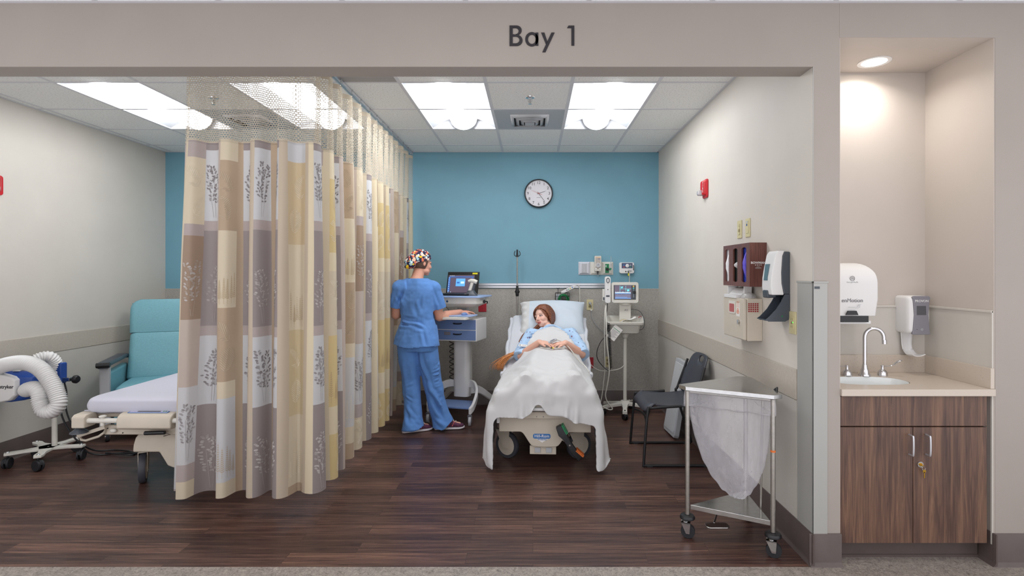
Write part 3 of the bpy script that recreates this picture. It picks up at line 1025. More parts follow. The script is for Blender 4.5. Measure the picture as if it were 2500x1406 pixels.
    ca.data.foreach_set('color', flat)
    uvl = me.uv_layers.new(name='UVMap')
    fl = []
    for q in fuv:
        for p in q:
            fl.extend(p)
    uvl.data.foreach_set('uv', fl)
    me.materials.append(MT['curtain'])
    finish(me, 60)
    t = thing('cubicle_curtain', 'long patchwork curtain in beige, gray and yellow with leaf prints, hanging from the ceiling track', 'curtain', (0, 0, 0))
    o = bpy.data.objects.new('fabric', me); COL.objects.link(o); o.parent = t
    # hem fold at the bottom
    hem = MB(); hs = np.arange(0, Ltot, 0.012)
    # netting
    zt = 2.742
    zs = list(np.linspace(ZM, zt, 9))
    s2 = np.arange(0, Ltot + 0.001, 0.012); u2 = np.interp(s2, S, U)
    vs = [tuple(pos(float(s), float(z))) for z in zs for s in s2]
    nu = len(s2); faces = []; uv = []
    for j in range(len(zs) - 1):
        for i in range(nu - 1):
            faces.append((j * nu + i, j * nu + i + 1, (j + 1) * nu + i + 1, (j + 1) * nu + i))
            for (a, b) in ((i, j), (i + 1, j), (i + 1, j + 1), (i, j + 1)):
                uv.extend((float(u2[a]), float((zs[b] - ZM) * 0.535 / (zt - ZM))))
    me = bpy.data.meshes.new('netting')
    me.from_pydata(vs, [], faces)
    uvl = me.uv_layers.new(name='UVMap'); uvl.data.foreach_set('uv', uv)
    me.materials.append(MT['netting']); finish(me, 80)
    o = bpy.data.objects.new('netting', me); COL.objects.link(o); o.parent = t
    # hooks
    hk = MB()
    hk.cyl((0, 0, 0.030), (0, 0, 0.042), 0.004, n=8)
    hk.tube([(0, 0, 0.03), (0, 0, 0.016), (0.004, 0, 0.010), (0.0, 0, 0.003), (-0.004, 0, 0.010), (0, 0, 0.016)], 0.0013, n=5)
    hk.tube([(0, 0, 0.004), (0.0, 0, -0.004), (0.005, 0, -0.012), (0, 0, -0.018), (-0.005, 0, -0.010)], 0.0013, n=5)
    first = obj('curtain_hook', hk, MT['steel'], t)
    first.location = (CX, CY + rc, zt)
    k = 0
    for i in range(len(ks)):
        s = float(ks[i])
        if s > Ltot or i % 2 == 0:
            continue
        (x, y), n = path(s)
        p = pos(s, zt)
        h = first.copy(); COL.objects.link(h); h.parent = t; h.location = (p.x, p.y, zt + 0.006)
        k += 1
    bpy.data.objects.remove(first)
    # the track on the ceiling
    tr = thing('curtain_track', 'thin aluminium curtain track screwed to the ceiling from header to back wall', 'curtain track', (CX, CY, ZC))
    m = MB()
    pts = [(X0 - 0.35 + 0.0, CY)] + [path(s)[0] for s in np.linspace(0, L1 + La, 14)] + [(CX, YB - 0.02)]
    prof = [(-0.016, -0.004), (-0.016, -0.022), (-0.005, -0.022), (-0.005, -0.018), (0.005, -0.018), (0.005, -0.022), (0.016, -0.022), (0.016, -0.004)]
    rings = []
    for i, (x, y) in enumerate(pts):
        a = pts[max(0, i - 1)]; b = pts[min(len(pts) - 1, i + 1)]
        tx, ty = b[0] - a[0], b[1] - a[1]; L = math.hypot(tx, ty); nx, ny = ty / L, -tx / L
        rings.append([(x + nx * p - CX, y + ny * p - CY, z) for p, z in prof])
    m.loft(rings)
    obj('rail', m, MT['alu'], tr, angle=30)
    m = MB().box(-0.018, 0.018, YB - CY - 0.025, YB - CY - 0.006, -0.026, -0.002)
    obj('end_cap', m, MT['alu'], tr)
    m = MB().tube([(0.005, YB - CY - 0.03, -0.02), (0.005, YB - CY - 0.03, -0.05), (0.012, YB - CY - 0.03, -0.06), (0.005, YB - CY - 0.03, -0.07)], 0.0018, n=5)
    obj('spare_hook', m, MT['steel'], tr)
build_curtain()
# ------------------------------------------------------------------ sink alcove
BACK = (PI / 2, 0, 0)          # local x right, y up, z out of the back wall
RIGHT = (PI / 2, 0, -PI / 2)   # same on the right hand wall (local x runs towards the viewer)
LEFT = (PI / 2, 0, PI / 2)

def build_alcove():
    x0, x1 = AX0 + 0.005, 2.265
    yf = YF + 0.006
    t = thing('base_cabinet', 'dark walnut sink base cabinet with two doors and a key in its lock', 'cabinet', ((x0 + x1) / 2, yf, 0))
    W = (x1 - x0); h = W / 2; D = AY - yf - 0.006
    m = MB()
    m.box(-h, -h + 0.018, 0.022, D, 0.10, 0.8415).box(h - 0.018, h, 0.022, D, 0.10, 0.8415).box(-h + 0.018, h - 0.018, 0.022, D, 0.10, 0.118)
    m.box(-h + 0.018, h - 0.018, D - 0.012, D, 0.118, 0.8415).box(-h + 0.018, h - 0.018, 0.022, 0.04, 0.68, 0.70)
    obj('body', m, MT['walnut'], t)
    obj('toe_kick', MB().box(-h, h + 0.015, 0.075, 0.09, 0, 0.10).box(-h, h + 0.015, 0.07, 0.075, 0, 0.012), MT['base'], t)
    obj('drawer_panel', MB().box(-h, h, 0, 0.019, 0.690, 0.838), MT['walnut'], t, bevel=0.001)
    sx = (2229 - 1301) / 1295 * yf - (x0 + x1) / 2
    for k, (a, b) in enumerate(((-h, sx - 0.0015), (sx + 0.0015, h))):
        d = obj('door', MB().box(a, b, 0, 0.019, 0.106, 0.684), MT['walnut'], t, bevel=0.001)
        hx = sx - 0.020 if k == 0 else sx + 0.064
        hx2 = hx - 0.0
        m = MB().tube(spline([(hx, 0.0, 0.648), (hx, -0.022, 0.647), (hx, -0.031, 0.638), (hx, -0.031, 0.560), (hx, -0.022, 0.551), (hx, 0, 0.550)], 5), 0.0045, 10)
        obj('handle', m, MT['alu'], d)
        if k:
            m = MB().cyl((sx + 0.034, -0.006, 0.500), (sx + 0.034, 0, 0.500), 0.0145, 0.015)
            lk = obj('lock', m, MT['steel'], d)
            m = MB().cyl((sx + 0.034, -0.009, 0.5), (sx + 0.034, -0.005, 0.5), 0.008)
            m.box(sx + 0.028, sx + 0.041, -0.020, -0.008, 0.4985, 0.5015)
            obj('lock_plug', m, MT['brass'], d)
            m = MB().tube([(sx + 0.043 + 0.008 * math.cos(a), -0.014, 0.484 + 0.009 * math.sin(a)) for a in np.linspace(0, 2 * PI, 15)[:-1]], 0.001, 5, closed=True)
            obj('key_ring', m, MT['steel'], d)
            m = MB().cyl((sx + 0.046, -0.0155, 0.470), (sx + 0.046, -0.0135, 0.470), 0.008).box(sx + 0.0437, sx + 0.0483, -0.0155, -0.0135, 0.436, 0.466)
            obj('key', m, MT['brass'], d)
    struct('trim_13', MB().box(2.267, AX1 - 0.004, yf + 0.05, yf + 0.07, 0.10, 0.842), MT['panel'])
    # countertop with cut out for the bowl
    t = thing('countertop', 'speckled beige solid-surface countertop with splashes over the sink cabinet', 'countertop', ((AX0 + AX1) / 2, YF, 0.842))
    cx = (AX0 + AX1) / 2; hw = (AX1 - AX0) / 2 - 0.005
    bx, by, ra, rb = 1.795 - cx, 0.215, 0.205, 0.112
    m = MB(); n = 48
    outer = []; inner = []
    d0, d1 = -0.012, AY - YF - 0.004
    for i in range(n):
        a = 2 * PI * i / n; c, s_ = math.cos(a), math.sin(a)
        inner.append((bx + ra * math.copysign(abs(c) ** 0.7, c), by + rb * math.copysign(abs(s_) ** 0.7, s_)))
        k = 1e9
        if c > 1e-6: k = min(k, (hw - bx) / c)
        if c < -1e-6: k = min(k, (-hw - bx) / c)
        if s_ > 1e-6: k = min(k, (d1 - by) / s_)
        if s_ < -1e-6: k = min(k, (d0 - by) / s_)
        outer.append((bx + c * k, by + s_ * k))
    # make sure corners are in
    for cxn, cyn in ((hw, d0), (hw, d1), (-hw, d0), (-hw, d1)):
        j = min(range(n), key=lambda i: (outer[i][0] - cxn) ** 2 + (outer[i][1] - cyn) ** 2)
        outer[j] = (cxn, cyn)
    vs = []; fs = []
    for (ox, oy), (ix, iy) in zip(outer, inner):
        vs += [(ox, oy, 0.034), (ix, iy, 0.034), (ox, oy, 0.0), (ix, iy, 0.0)]
    for i in range(n):
        k = (i + 1) % n
        a, b = 4 * i, 4 * k
        fs += [(a, b, b + 1, a + 1), (a + 2, a + 3, b + 3, b + 2), (a, a + 2, b + 2, b), (a + 1, b + 1, b + 3, a + 3)]
    m.add(vs, fs)
    obj('slab', m, MT['solid'], t, bevel=0.002, angle=30)
    obj('back_splash', MB().box(-hw, hw, d1 - 0.018, d1, 0.034, 0.136), MT['solid'], t, bevel=0.0015)
    obj('side_splash', MB().box(hw - 0.018, hw + 0.0015, -0.002, d1 - 0.018, 0.034, 0.136), MT['solid'], t, bevel=0.0015)
    # bowl
    t2 = thing('sink_bowl', 'white oval undermount sink bowl in the beige countertop', 'sink', (1.795, YF + by, 0.842))
    rings = []
    for f, z in ((0.998, 0.0315), (0.985, 0.028), (0.97, -0.02), (0.88, -0.09), (0.66, -0.125), (0.25, -0.135), (0.08, -0.137)):
        rings.append([(ra * f * math.copysign(abs(math.cos(a)) ** 0.75, math.cos(a)), rb * f * math.copysign(abs(math.sin(a)) ** 0.75, math.sin(a)), z) for a in [2 * PI * i / 40 for i in range(40)]])
    m = MB().loft(rings, caps=False); m.add(rings[-1], [tuple(range(40))])
    obj('bowl', m, MT['porcelain'], t2, angle=60)
    obj('drain', MB().cyl((0, 0, -0.137), (0, 0, -0.135), 0.022), MT['chrome'], t2)
    # gooseneck faucet and wing handles
    fx, fy = (2111 - 1301) / 1295 * 2.985, 2.985
    t = thing('faucet', 'chrome gooseneck faucet with two wing handles behind the sink', 'faucet', (fx, fy, 0.876))
    obj('spout_base', MB().lathe([(0.031, 0), (0.031, 0.004), (0.025, 0.012), (0.0215, 0.032), (0.017, 0.040), (0.014, 0.052), (0.013, 0.062), (0.0105, 0.066)], n=28), MT['chrome'], t, angle=50)
    pts = [(0, 0, 0.06), (0, 0, 0.15), (0, 0, 0.215)]
    for k in range(1, 15):
        a = PI - (PI + 0.15) * k / 14
        pts.append((0.046 + 0.046 * math.cos(a) , -0.012 - 0.012 * math.cos(a), 0.215 + 0.052 * math.sin(a)))
    pts.append((0.093, -0.026, 0.185))
    obj('spout', MB().tube(pts, 0.0105, 14), MT['chrome'], t, angle=60)
    obj('aerator', MB().cyl((0.0935, -0.026, 0.182), (0.093, -0.026, 0.205), 0.0122), MT['chrome'], t)
    for hx, sg in ((-0.100, -1), (0.100, 1)):
        m = MB().lathe([(0.026, 0), (0.026, 0.004), (0.024, 0.020), (0.018, 0.030), (0.0085, 0.036), (0.0075, 0.05), (0.010, 0.052), (0.010, 0.058), (0.004, 0.060)], (hx, 0, 0), 24)
        hb = obj('handle_base', m, MT['chrome'], t, angle=50)
        m = MB()
        L = [(hx, 0, 0.054), (hx + sg * 0.03, -0.004, 0.054), (hx + sg * 0.055, -0.008, 0.062), (hx + sg * 0.078, -0.012, 0.080), (hx + sg * 0.098, -0.016, 0.090)]
        m.tube(spline(L, 4), [0.005, 0.005, 0.005, 0.005, 0.0052, 0.0055, 0.006, 0.0065, 0.0075, 0.0088, 0.010, 0.0115, 0.0125, 0.013, 0.0125, 0.011, 0.006], 10, flat=0.45)
        obj('handle', m, MT['chrome'], t, angle=60)
    # paper towel dispenser on the alcove wall
    pw, pz0, pz1 = 0.352, 1.172, 1.51
    t = thing('paper_towel_dispenser', 'large white paper towel dispenser on the alcove wall above the sink', 'dispenser', (1.885 - pw / 2, AY - 0.001, pz0), BACK)
    H = pz1 - pz0; Dp = 0.215
    m = MB(); rings = []
    for x in (-pw / 2, -pw / 2 + 0.008, pw / 2 - 0.008, pw / 2):
        k = 0.0 if abs(x) < pw / 2 - 0.001 else 0.008
        ring = [(x, 0.045, 0.0), (x, 0.045, Dp * 0.90 - k), (x, 0.14, Dp - k), (x, H * 0.6, Dp - k)]
        for a in range(0, 100, 10):
            ring.append((x, H - 0.11 + (0.11 - k) * math.sin(R(a)), Dp - 0.12 + (0.12 - k) * math.cos(R(a))))
        ring.append((x, H - k, 0.0))
        rings.append(ring)
    m.loft(rings)
    # round the upper right corner by clipping outline in x: shape vertices
    vv = []
    for (x, y, z) in m.v:
        if y > H - 0.12:
            q = (y - (H - 0.12)) / 0.12
            lim = pw / 2 - 0.07 * (1 - math.sqrt(max(0, 1 - q * q)))
            x = max(-lim, min(lim, x))
        vv.append((x, y, z))
    m.v = vv
    obj('cover', m, MT['white'], t, bevel=0.004, angle=50)
    obj('bottom_tray', MB().box(-pw / 2 + 0.01, pw / 2 - 0.02, 0.0, 0.02, 0, Dp - 0.035), MT['white'], t, bevel=0.004)
    obj('paper_slot', MB().box(-pw / 2 + 0.004, pw / 2 - 0.045, 0.012, 0.046, 0.01, Dp - 0.018), MT['black'], t)
    xo = (2072 - 1301) / 1295 * (AY - Dp) - (1.885 - pw / 2)
    m = MB(); m.prism([(xo - 0.012, 0.052), (xo + 0.055, 0.052), (xo + 0.045, 0.075), (xo + 0.0, 0.075)], Dp - 0.012, Dp - 0.003)
    obj('sensor_window', m, MT['black'], t)
    text('lettering', 'enMotion', 0.030, MT['grayink'], t, T(xo + 0.022, 0.132, Dp + 0.0002, None) @ Matrix.Shear('XY', 4, (0.2, 0)) if False else T(xo + 0.020, 0.132, Dp - 0.0005), 0.0006)
    text('lettering', 'Georgia-Pacific', 0.0105, MT['grayink'], t, T(xo + 0.020, 0.243 - 0.012, Dp - 0.0005), 0.0006)
    m = MB().tube([(xo + 0.020 + 0.0125 * math.cos(a), 0.252 + 0.0125 * math.sin(a), Dp) for a in np.linspace(0, 2 * PI, 25)[:-1]], 0.0012, 5, closed=True)
    for q in (-0.003, 0.0, 0.003):
        m.tube([(xo + 0.012, 0.250 + q, Dp), (xo + 0.028, 0.250 + q, Dp)], 0.0006, 4)
    m.tube([(xo + 0.013, 0.256, Dp), (xo + 0.020, 0.260, Dp), (xo + 0.027, 0.256, Dp)], 0.001, 4)
    obj('round_emblem', m, MT['grayink'], t)
    m = MB().tube(spline([(xo - 0.002, 0.095, Dp - 0.001), (xo + 0.03, 0.093, Dp - 0.001), (xo + 0.052, 0.091, Dp - 0.001), (xo + 0.062, 0.100, Dp - 0.001), (xo + 0.054, 0.104, Dp - 0.001), (xo + 0.047, 0.098, Dp - 0.001)], 4), 0.0008, 5)
    for q in range(3):
        m.tube([(xo + 0.05 + q * 0.006, 0.106, Dp - 0.001), (xo + 0.056 + q * 0.006, 0.110, Dp - 0.001)], 0.0007, 4)
    obj('hand_symbol', m, MT['lightgray'], t)
    # soap dispenser
    sx0 = (2185 - 1301) / 1295 * AY; sw = 0.128
    z0 = 1.45 - (815 - 668) / 1295 * 3.0; z1 = 1.45 - (722 - 668) / 1295 * 3.02
    t = thing('soap_dispenser', 'white soap dispenser with gray front and drip tray, right of the faucet', 'dispenser', (sx0 + sw / 2, AY - 0.001, z0), BACK)
    H = z1 - z0; D2 = 0.112
    m = MB().box(-sw / 2, sw / 2, 0, H, 0, D2 * 0.72)
    rr_ = [[(x, y, z) for x, y in rrect(-sw / 2 + k, sw / 2 - k, 0 + k, H - k, 0.018, 4)] for z, k in ((0, 0), (D2 * 0.75, 0.0), (D2 * 0.92, 0.006), (D2 * 0.98, 0.014))]
    m = MB().loft(rr_)
    obj('housing', m, MT['white'], t, angle=50)
    m = MB(); prof = []
    hw2 = 0.056; pl = []
    for y, k in ((-0.004, 0.045), (0.0, 0.051), (0.03, 0.046), (H * 0.5, 0.040), (H - 0.03, 0.046), (H - 0.008, 0.051), (H, 0.042)):
        pl.append((k + 0.006, y))
    poly = pl + [(-a + 0.012, b) for a, b in pl[::-1]]
    m.prism([(a, b) for a, b in poly], D2 * 0.9, D2 * 1.04)
    obj('front_cover', m, MT['gray'], t, bevel=0.004)
    obj('sight_window', MB().prism([(-0.022, H * 0.50), (0.032, H * 0.50), (0.030, H * 0.74), (-0.022, H * 0.74)], D2 * 1.04 - 0.001, D2 * 1.04 + 0.0012), mat('smoked_window', (84, 84, 88), 0.12), t, bevel=0.002)
    text('lettering', 'PROVON', 0.0185, MT['whiteink'], t, T(0.006, H * 0.865, D2 * 1.04 + 0.0008), 0.0005)
    m = MB().ell((-0.020, 0.026, D2 * 1.04), 0.002, 0.002, 0.001)
    obj('sensor_dot', m, MT['black'], t)
    m = MB()
    for k in range(8):
        a = 2 * PI * k / 8
        m.prism([(0.008 + 0.010 * math.cos(a), 0.026 + 0.009 * math.sin(a)), (0.008 + 0.003 * math.cos(a + .5), 0.026 + 0.003 * math.sin(a + .5)), (0.008 + 0.003 * math.cos(a - .5), 0.026 + 0.003 * math.sin(a - .5))], D2 * 1.04, D2 * 1.04 + 0.001)
    obj('flower_emblem', m, MT['lightgray'], t)
    # drip tray: curved tongue
    def tray(u, v):
        x = (u - 0.5) * (0.070 - 0.012 * math.sin(PI * v)) - 0.012
        y = 0.004 - 0.135 * min(1, v * 1.35) + 0.0 if v < 0.74 else 0.004 - 0.135 + 0.006 * ((v - 0.74) / 0.26) ** 2
        z = 0.012 + 0.020 * math.sin(PI / 2 * max(0, (v - 0.4) / 0.6)) ** 1 if v < 0.66 else 0.03 + 0.085 * ((v - 0.66) / 0.34)
        z += 0.010 * (abs(u - 0.5) * 2) ** 3
        y += 0.012 * (abs(u - 0.5) * 2) ** 3 * (1 if v > 0.6 else 0)
        return (x, y, z)
    m = MB().grid(tray, 9, 22)
    obj('drip_tray', m, MT['white'], t, solid=0.004, angle=60)
build_alcove()

# ------------------------------------------------------------------ things on the back wall
def bw(px, py, off=0.0):
    """photo pixel on the back wall -> world point"""
    y = YB - off
    return ((px - 1301) / 1295 * y, y, 1.45 - (py - 668) / 1295 * y)

def outlet(label, loc, rot, plate, face, group=None, duplex=True, w=0.072, h=0.118):
    t = thing('wall_outlet', label, 'outlet', loc, rot, group)
    obj('cover_plate', MB().box(-w / 2, w / 2, -h / 2, h / 2, 0, 0.005), plate, t, bevel=0.0015)
    if duplex:
        for sgn in (-1, 1):
            m = MB(); m.M = T(0, sgn * 0.019, 0)
            m.prism(rrect(-0.0165, 0.0165, -0.014, 0.014, 0.008), 0.004, 0.007)
            s = obj('socket', m, face, t)
            m = MB(); m.M = T(0, sgn * 0.019, 0)
            m.box(-0.0075, -0.0055, -0.002, 0.007, 0.0068, 0.0076).box(0.0055, 0.0075, -0.002, 0.006, 0.0068, 0.0076).cyl((0, -0.008, 0.0068), (0, -0.008, 0.0076), 0.0025, n=10)
            obj('slots', m, MT['darkslot'], s)
    return t

def build_back_wall():
    # clock
    c = bw(1315, 473)
    t = thing('wall_clock', 'round white wall clock with black rim on the teal wall', 'clock', (c[0], YB, c[2]), BACK)
    r = 0.156
    obj('rim', MB().lathe([(r - 0.004, 0), (r + 0.002, 0.006), (r + 0.002, 0.034), (r - 0.004, 0.040), (r - 0.012, 0.038), (r - 0.012, 0.024)], n=64, caps=False), MT['black'], t, angle=50)
    obj('dial', MB().cyl((0, 0, 0.004), (0, 0, 0.025), r - 0.008, n=64), mat('dial_paper', (222, 220, 226), 0.5), t)
    for k in range(1, 13):
        a = PI / 2 - 2 * PI * k / 12
        rr_ = 0.118
        text('numeral', str(k), 0.042, MT['ink'], t, T(rr_ * math.cos(a), rr_ * math.sin(a), 0.0258), 0.0004, bold=0.0006)
        m = MB(); m.M = T(0.088 * math.cos(a), 0.088 * math.sin(a), 0.0252, (0, 0, a)); m.box(-0.003, 0.003, -0.0008, 0.0008, 0, 0.0006)
    mk = MB()
    for k in range(60):
        a = 2 * PI * k / 60; l_ = 0.003 if k % 5 else 0.006
        mk.M = T(0.090 * math.cos(a), 0.090 * math.sin(a), 0.0251, (0, 0, a)); mk.box(-l_ / 2, l_ / 2, -0.0005, 0.0005, 0, 0.0006)
    obj('minute_track', mk, MT['grayink'], t)
    text('lettering', 'AMERICAN TIME', 0.0085, MT['grayink'], t, T(0, -0.047, 0.0255), 0.0003) if False else obj('maker_mark', MB().box(-0.022, 0.022, -0.049, -0.045, 0.025, 0.0256), MT['grayink'], t)
    def hand(nm, ang, l0, l1, w, z, m_, tail_w=None):
        m = MB(); m.M = T(0, 0, z, (0, 0, ang)); m.prism([(-l0, -(tail_w or w)), (-l0, tail_w or w), (l1, w * 0.6), (l1, -w * 0.6)], 0, 0.001)
        obj(nm, m, m_, t)
    hand('hour_hand', R(18), 0.018, 0.080, 0.0034, 0.028, MT['ink'])
    hand('minute_hand', R(-53), 0.020, 0.112, 0.0030, 0.030, MT['ink'])
    hand('second_hand', R(157), 0.042, 0.086, 0.0011, 0.0325, MT['red'], 0.0018)
    obj('hub', MB().cyl((0, 0, 0.026), (0, 0, 0.035), 0.006), MT['red'], t)
    obj('glass', MB().cyl((0, 0, 0.0362), (0, 0, 0.0368), r - 0.011, n=48), mat('clock_glass', (255, 255, 255), 0.02, alpha=0.06), t)
    # equipment rail
    xa, _, za = bw(1150, 697); xb = bw(1508, 697)[0]
    t = thing('equipment_rail', 'aluminium equipment rail across the back wall above the beds head end', 'rail', ((xa + xb) / 2, YB - 0.006, za), BACK)
    h = (xb - xa) / 2
    for dz in (0.014, -0.015):
        m = MB(); m.M = T(0, dz, 0)
        prof = [(0, -0.013), (0.012, -0.013), (0.018, -0.009), (0.018, 0.009), (0.012, 0.013), (0, 0.013)]
        m.loft([[(x, b, a) for a, b in prof] for x in (-h, h)])
        obj('rail_bar', m, MT['alu'], t, angle=30)
    obj('end_cap', MB().box(h, h + 0.005, -0.03, 0.034, -0.001, 0.022), MT['darkgray'], t)
    # gas outlet trunk: three bezels
    xg0, xg1 = bw(1412, 0)[0], bw(1497, 0)[0]; _, _, zg = bw(0, 671)
    t = thing('gas_outlet_panel', 'white medical gas outlet panel of three sections on the teal wall', 'gas outlet', ((xg0 + xg1) / 2, YB, zg), BACK)
    w3 = (xg1 - xg0) / 3; H = 0.145
    for k in range(3):
        x = xg0 + w3 * (k + 0.5) - (xg0 + xg1) / 2
        m = MB(); a = w3 / 2 - 0.001
        m.loft([[(x + sx * (a - q), (H / 2 + sy * (H / 2 - q)), z) for sx, sy in ((-1, -1), (1, -1), (1, 1), (-1, 1))] for q, z in ((0, 0), (0, 0.006), (0.020, 0.024), (0.021, 0.024))])
        obj('bezel', m, MT['offwhite'] if k else mat('bezel_white', (206, 206, 214), 0.4), t)
        if k == 0:
            obj('blank_cover', MB().box(x - 0.030, x + 0.030, 0.02, H - 0.02, 0.02, 0.028).box(x - 0.012, x + 0.012, 0.022, H - 0.022, 0.027, 0.031), MT['lightgray'], t, bevel=0.002)
        if k == 2:
            o = obj('green_outlet', MB().box(x - 0.028, x + 0.014, 0.022, H - 0.024, 0.02, 0.032), MT['green'], t, bevel=0.002)
            m = MB().cyl((x - 0.006, 0.062, 0.03), (x - 0.006, 0.062, 0.044), 0.016)
            obj('outlet_port', m, MT['darkslot'], o)
            obj('white_label', MB().box(x - 0.022, x - 0.016, 0.085, 0.108, 0.032, 0.033), MT['whiteink'], o)
    # vacuum regulator plugged in the middle section
    c = bw(1458, 662)
    t = thing('suction_regulator', 'beige suction regulator with round gauge on the middle gas outlet', 'regulator', (c[0], YB - 0.024, c[2]), BACK)
    H = 37 / 220.0; a = 0.036
    obj('housing', MB().loft([[(x, y, z) for x, y in rrect(-a, a, 0, H, 0.008)] for z in (0, 0.05)]), MT['offwhite'], t, bevel=0.003)
    obj('face_label', MB().box(-a + 0.008, a - 0.008, 0.022, H - 0.010, 0.05, 0.0508), mat('beige_label', (176, 168, 160), 0.5), t)
    obj('stripe', MB().box(-0.002, a - 0.008, H - 0.036, H - 0.031, 0.0508, 0.0514), mat('violet_stripe', (78, 76, 148), 0.5), t)
    obj('warning_strip', MB().box(-a + 0.008, a - 0.008, H - 0.024, H - 0.014, 0.0508, 0.0514), mat('peach_strip', (214, 184, 150), 0.5), t)
    g = obj('gauge', MB().lathe([(0.024, 0.05), (0.025, 0.062), (0.021, 0.064), (0.021, 0.060)], (0, 0.066, 0), 32, caps=False), MT['white'], t, angle=50)
    obj('gauge_dial', MB().cyl((0, 0.066, 0.050), (0, 0.066, 0.0605), 0.0215), MT['lightgray'], g)
    m = MB(); m.M = T(0, 0.066, 0.061, (0, 0, R(55))); m.box(-0.004, 0.014, -0.001, 0.001, 0, 0.001)
    obj('gauge_needle', m, MT['ink'], g)
    for sx in (-0.020, 0.020):
        obj('control_knob', MB().cyl((sx, 0.026, 0.05), (sx, 0.026, 0.066), 0.009, 0.0075), MT['white'], t)
    m = MB().cyl((0.002, -0.012, 0.02), (0.002, 0.002, 0.02), 0.010).cyl((0.002, -0.035, 0.02), (0.002, -0.010, 0.02), 0.008)
    obj('hose_fitting', m, MT['black'], t)
    obj('hose_nipple', MB().cyl((0.004, -0.060, 0.02), (0.004, -0.034, 0.02), 0.005, 0.002).cyl((0.004, -0.03, 0.02), (0.004, -0.012, 0.02), 0.0085), MT['clear'], t)
    # oxygen flowmeter
    c = bw(1489, 660)
    t = thing('flowmeter', 'clear oxygen flowmeter tube with green knob on the right gas outlet', 'flowmeter', (c[0], YB - 0.033, c[2]), BACK)
    obj('body', MB().cyl((0, 0.012, 0.0), (0, 0.012, 0.03), 0.012).cyl((0, 0.0, 0.022), (0, 0.03, 0.022), 0.010), MT['chrome'], t)
    obj('knob', MB().cyl((-0.004, 0.014, 0.03), (-0.004, 0.014, 0.05), 0.013, 0.011), MT['green'], t)
    obj('tube', MB().cyl((0.004, 0.028, 0.022), (0.004, 0.125, 0.022), 0.007), MT['clear'], t)
    obj('tip', MB().cyl((0.004, 0.125, 0.022), (0.004, 0.155, 0.022), 0.0022), MT['steel'], t)
    # call station
    c = bw(1529, 654)
    t = thing('nurse_call_station', 'white nurse call station with navy face on the wall, right of the gas outlets', 'call station', (c[0], YB, c[2]), BACK)
    a, b = 18.0 / 220, 13.5 / 220
    obj('housing', MB().loft([[(x * k, y * k, z) for x, y in rrect(-a, a, -b, b, 0.018)] for z, k in ((0, 1), (0.03, 1.0), (0.038, 0.95))]), MT['white'], t, angle=50)
    obj('face', MB().prism(rrect(-a + 0.024, a - 0.020, -0.004, b - 0.008, 0.004), 0.037, 0.040), MT['navylabel'], t)
    obj('call_button', MB().lathe([(0.020, 0.039), (0.020, 0.044), (0.016, 0.047), (0.002, 0.048)], (0.004, 0.024, 0), 28), MT['white'], t)
    for (x, y, cn) in ((-0.033, 0.030, (70, 130, 210)), (-0.033, 0.010, (206, 84, 84)), (0.040, 0.030, (196, 200, 200)), (0.040, 0.010, (30, 150, 110))):
        obj('key', MB().box(x - 0.008, x + 0.008, y - 0.005, y + 0.005, 0.040, 0.0425), mat('key_plastic', cn, 0.4), t, bevel=0.001)
    obj('speaker_slot', MB().box(a - 0.014, a - 0.006, -0.028, 0.032, 0.037, 0.0395), MT['black'], t)
    for x in (-0.012, 0.014):
        obj('jack', MB().cyl((x, -0.040, 0.036), (x, -0.040, 0.042), 0.007), MT['black'], t)
    obj('cord_plug', MB().box(0.008, 0.05, -0.036, -0.022, 0.037, 0.052), MT['lightgray'], t, bevel=0.002)
    cx, cy, cz = c
    pts = [(0.030, -0.030, 0.045), (0.030, -0.10, 0.030), (0.028, -0.20, 0.025), (0.027, -0.30, 0.03), (0.05, -0.38, 0.03), (0.02, -0.5, 0.03)]
    obj('cord', MB().tube(spline(pts, 6), 0.0048, 8), MT['offwhite'], t, angle=60)
    obj('cord_tag', MB().box(0.012, 0.024, -0.088, -0.048, 0.036, 0.038), MT['yellow'], t)
    # outlets
    p = bw(1440, 744)
    outlet('ivory wall outlet with a gray plug and cord, just right of the pillow', (p[0], YB - 0.006, p[2]), BACK, MT['ivory'], MT['ivory_dark'])
    pl = thing('power_plug', 'gray plug in the ivory outlet just right of the pillow', 'plug', (p[0], YB - 0.013, p[2] + 0.0), BACK)
    obj('plug_body', MB().lathe([(0.015, 0), (0.016, 0.012), (0.012, 0.028), (0.006, 0.034)], (0, 0.018, 0), 18), MT['lightgray'], pl)
    w0 = [(0, 0.018, 0.03), (0.012, -0.004, 0.04), (0.016, -0.05, 0.02), (0.022, -0.14, 0.012), (0.075, -0.23, 0.012), (0.17, -0.315, 0.02), (0.24, -0.34, 0.05)]
    obj('cord', MB().tube(spline(w0, 6), 0.0035, 7), MT['lightgray'], pl, angle=60)
    obj('cord_label', MB().box(0.004, 0.022, -0.064, -0.048, 0.010, 0.026), MT['paper'], pl)
    p = bw(1484, 883)
    outlet('ivory wall outlet low on the gray wall behind the monitor stand cables', (p[0], YB - 0.006, p[2]), BACK, MT['ivory'], MT['ivory_dark'])
    p = bw(1178, 748)
    outlet('red emergency wall outlet just right of the computer cart column', (p[0], YB - 0.006, p[2]), BACK, MT['redoutlet'], MT['redoutlet'], w=0.088, h=0.118)
    p = bw(1439, 885)
    outlet('red emergency wall outlet half hidden behind the patient bed', (p[0], YB - 0.006, p[2]), BACK, MT['redoutlet'], MT['redoutlet'], w=0.088, h=0.118)
    # hanging wire basket with green tubing, and the call handset
    c = bw(1372, 716)
    t = thing('wire_basket', 'black wire basket of coiled green tubing hung on the rail', 'basket', (c[0] + 0.0, YB - 0.030, c[2] - 0.11), BACK)
    m = MB(); hw, hh, dd = 0.075, 0.118, 0.075
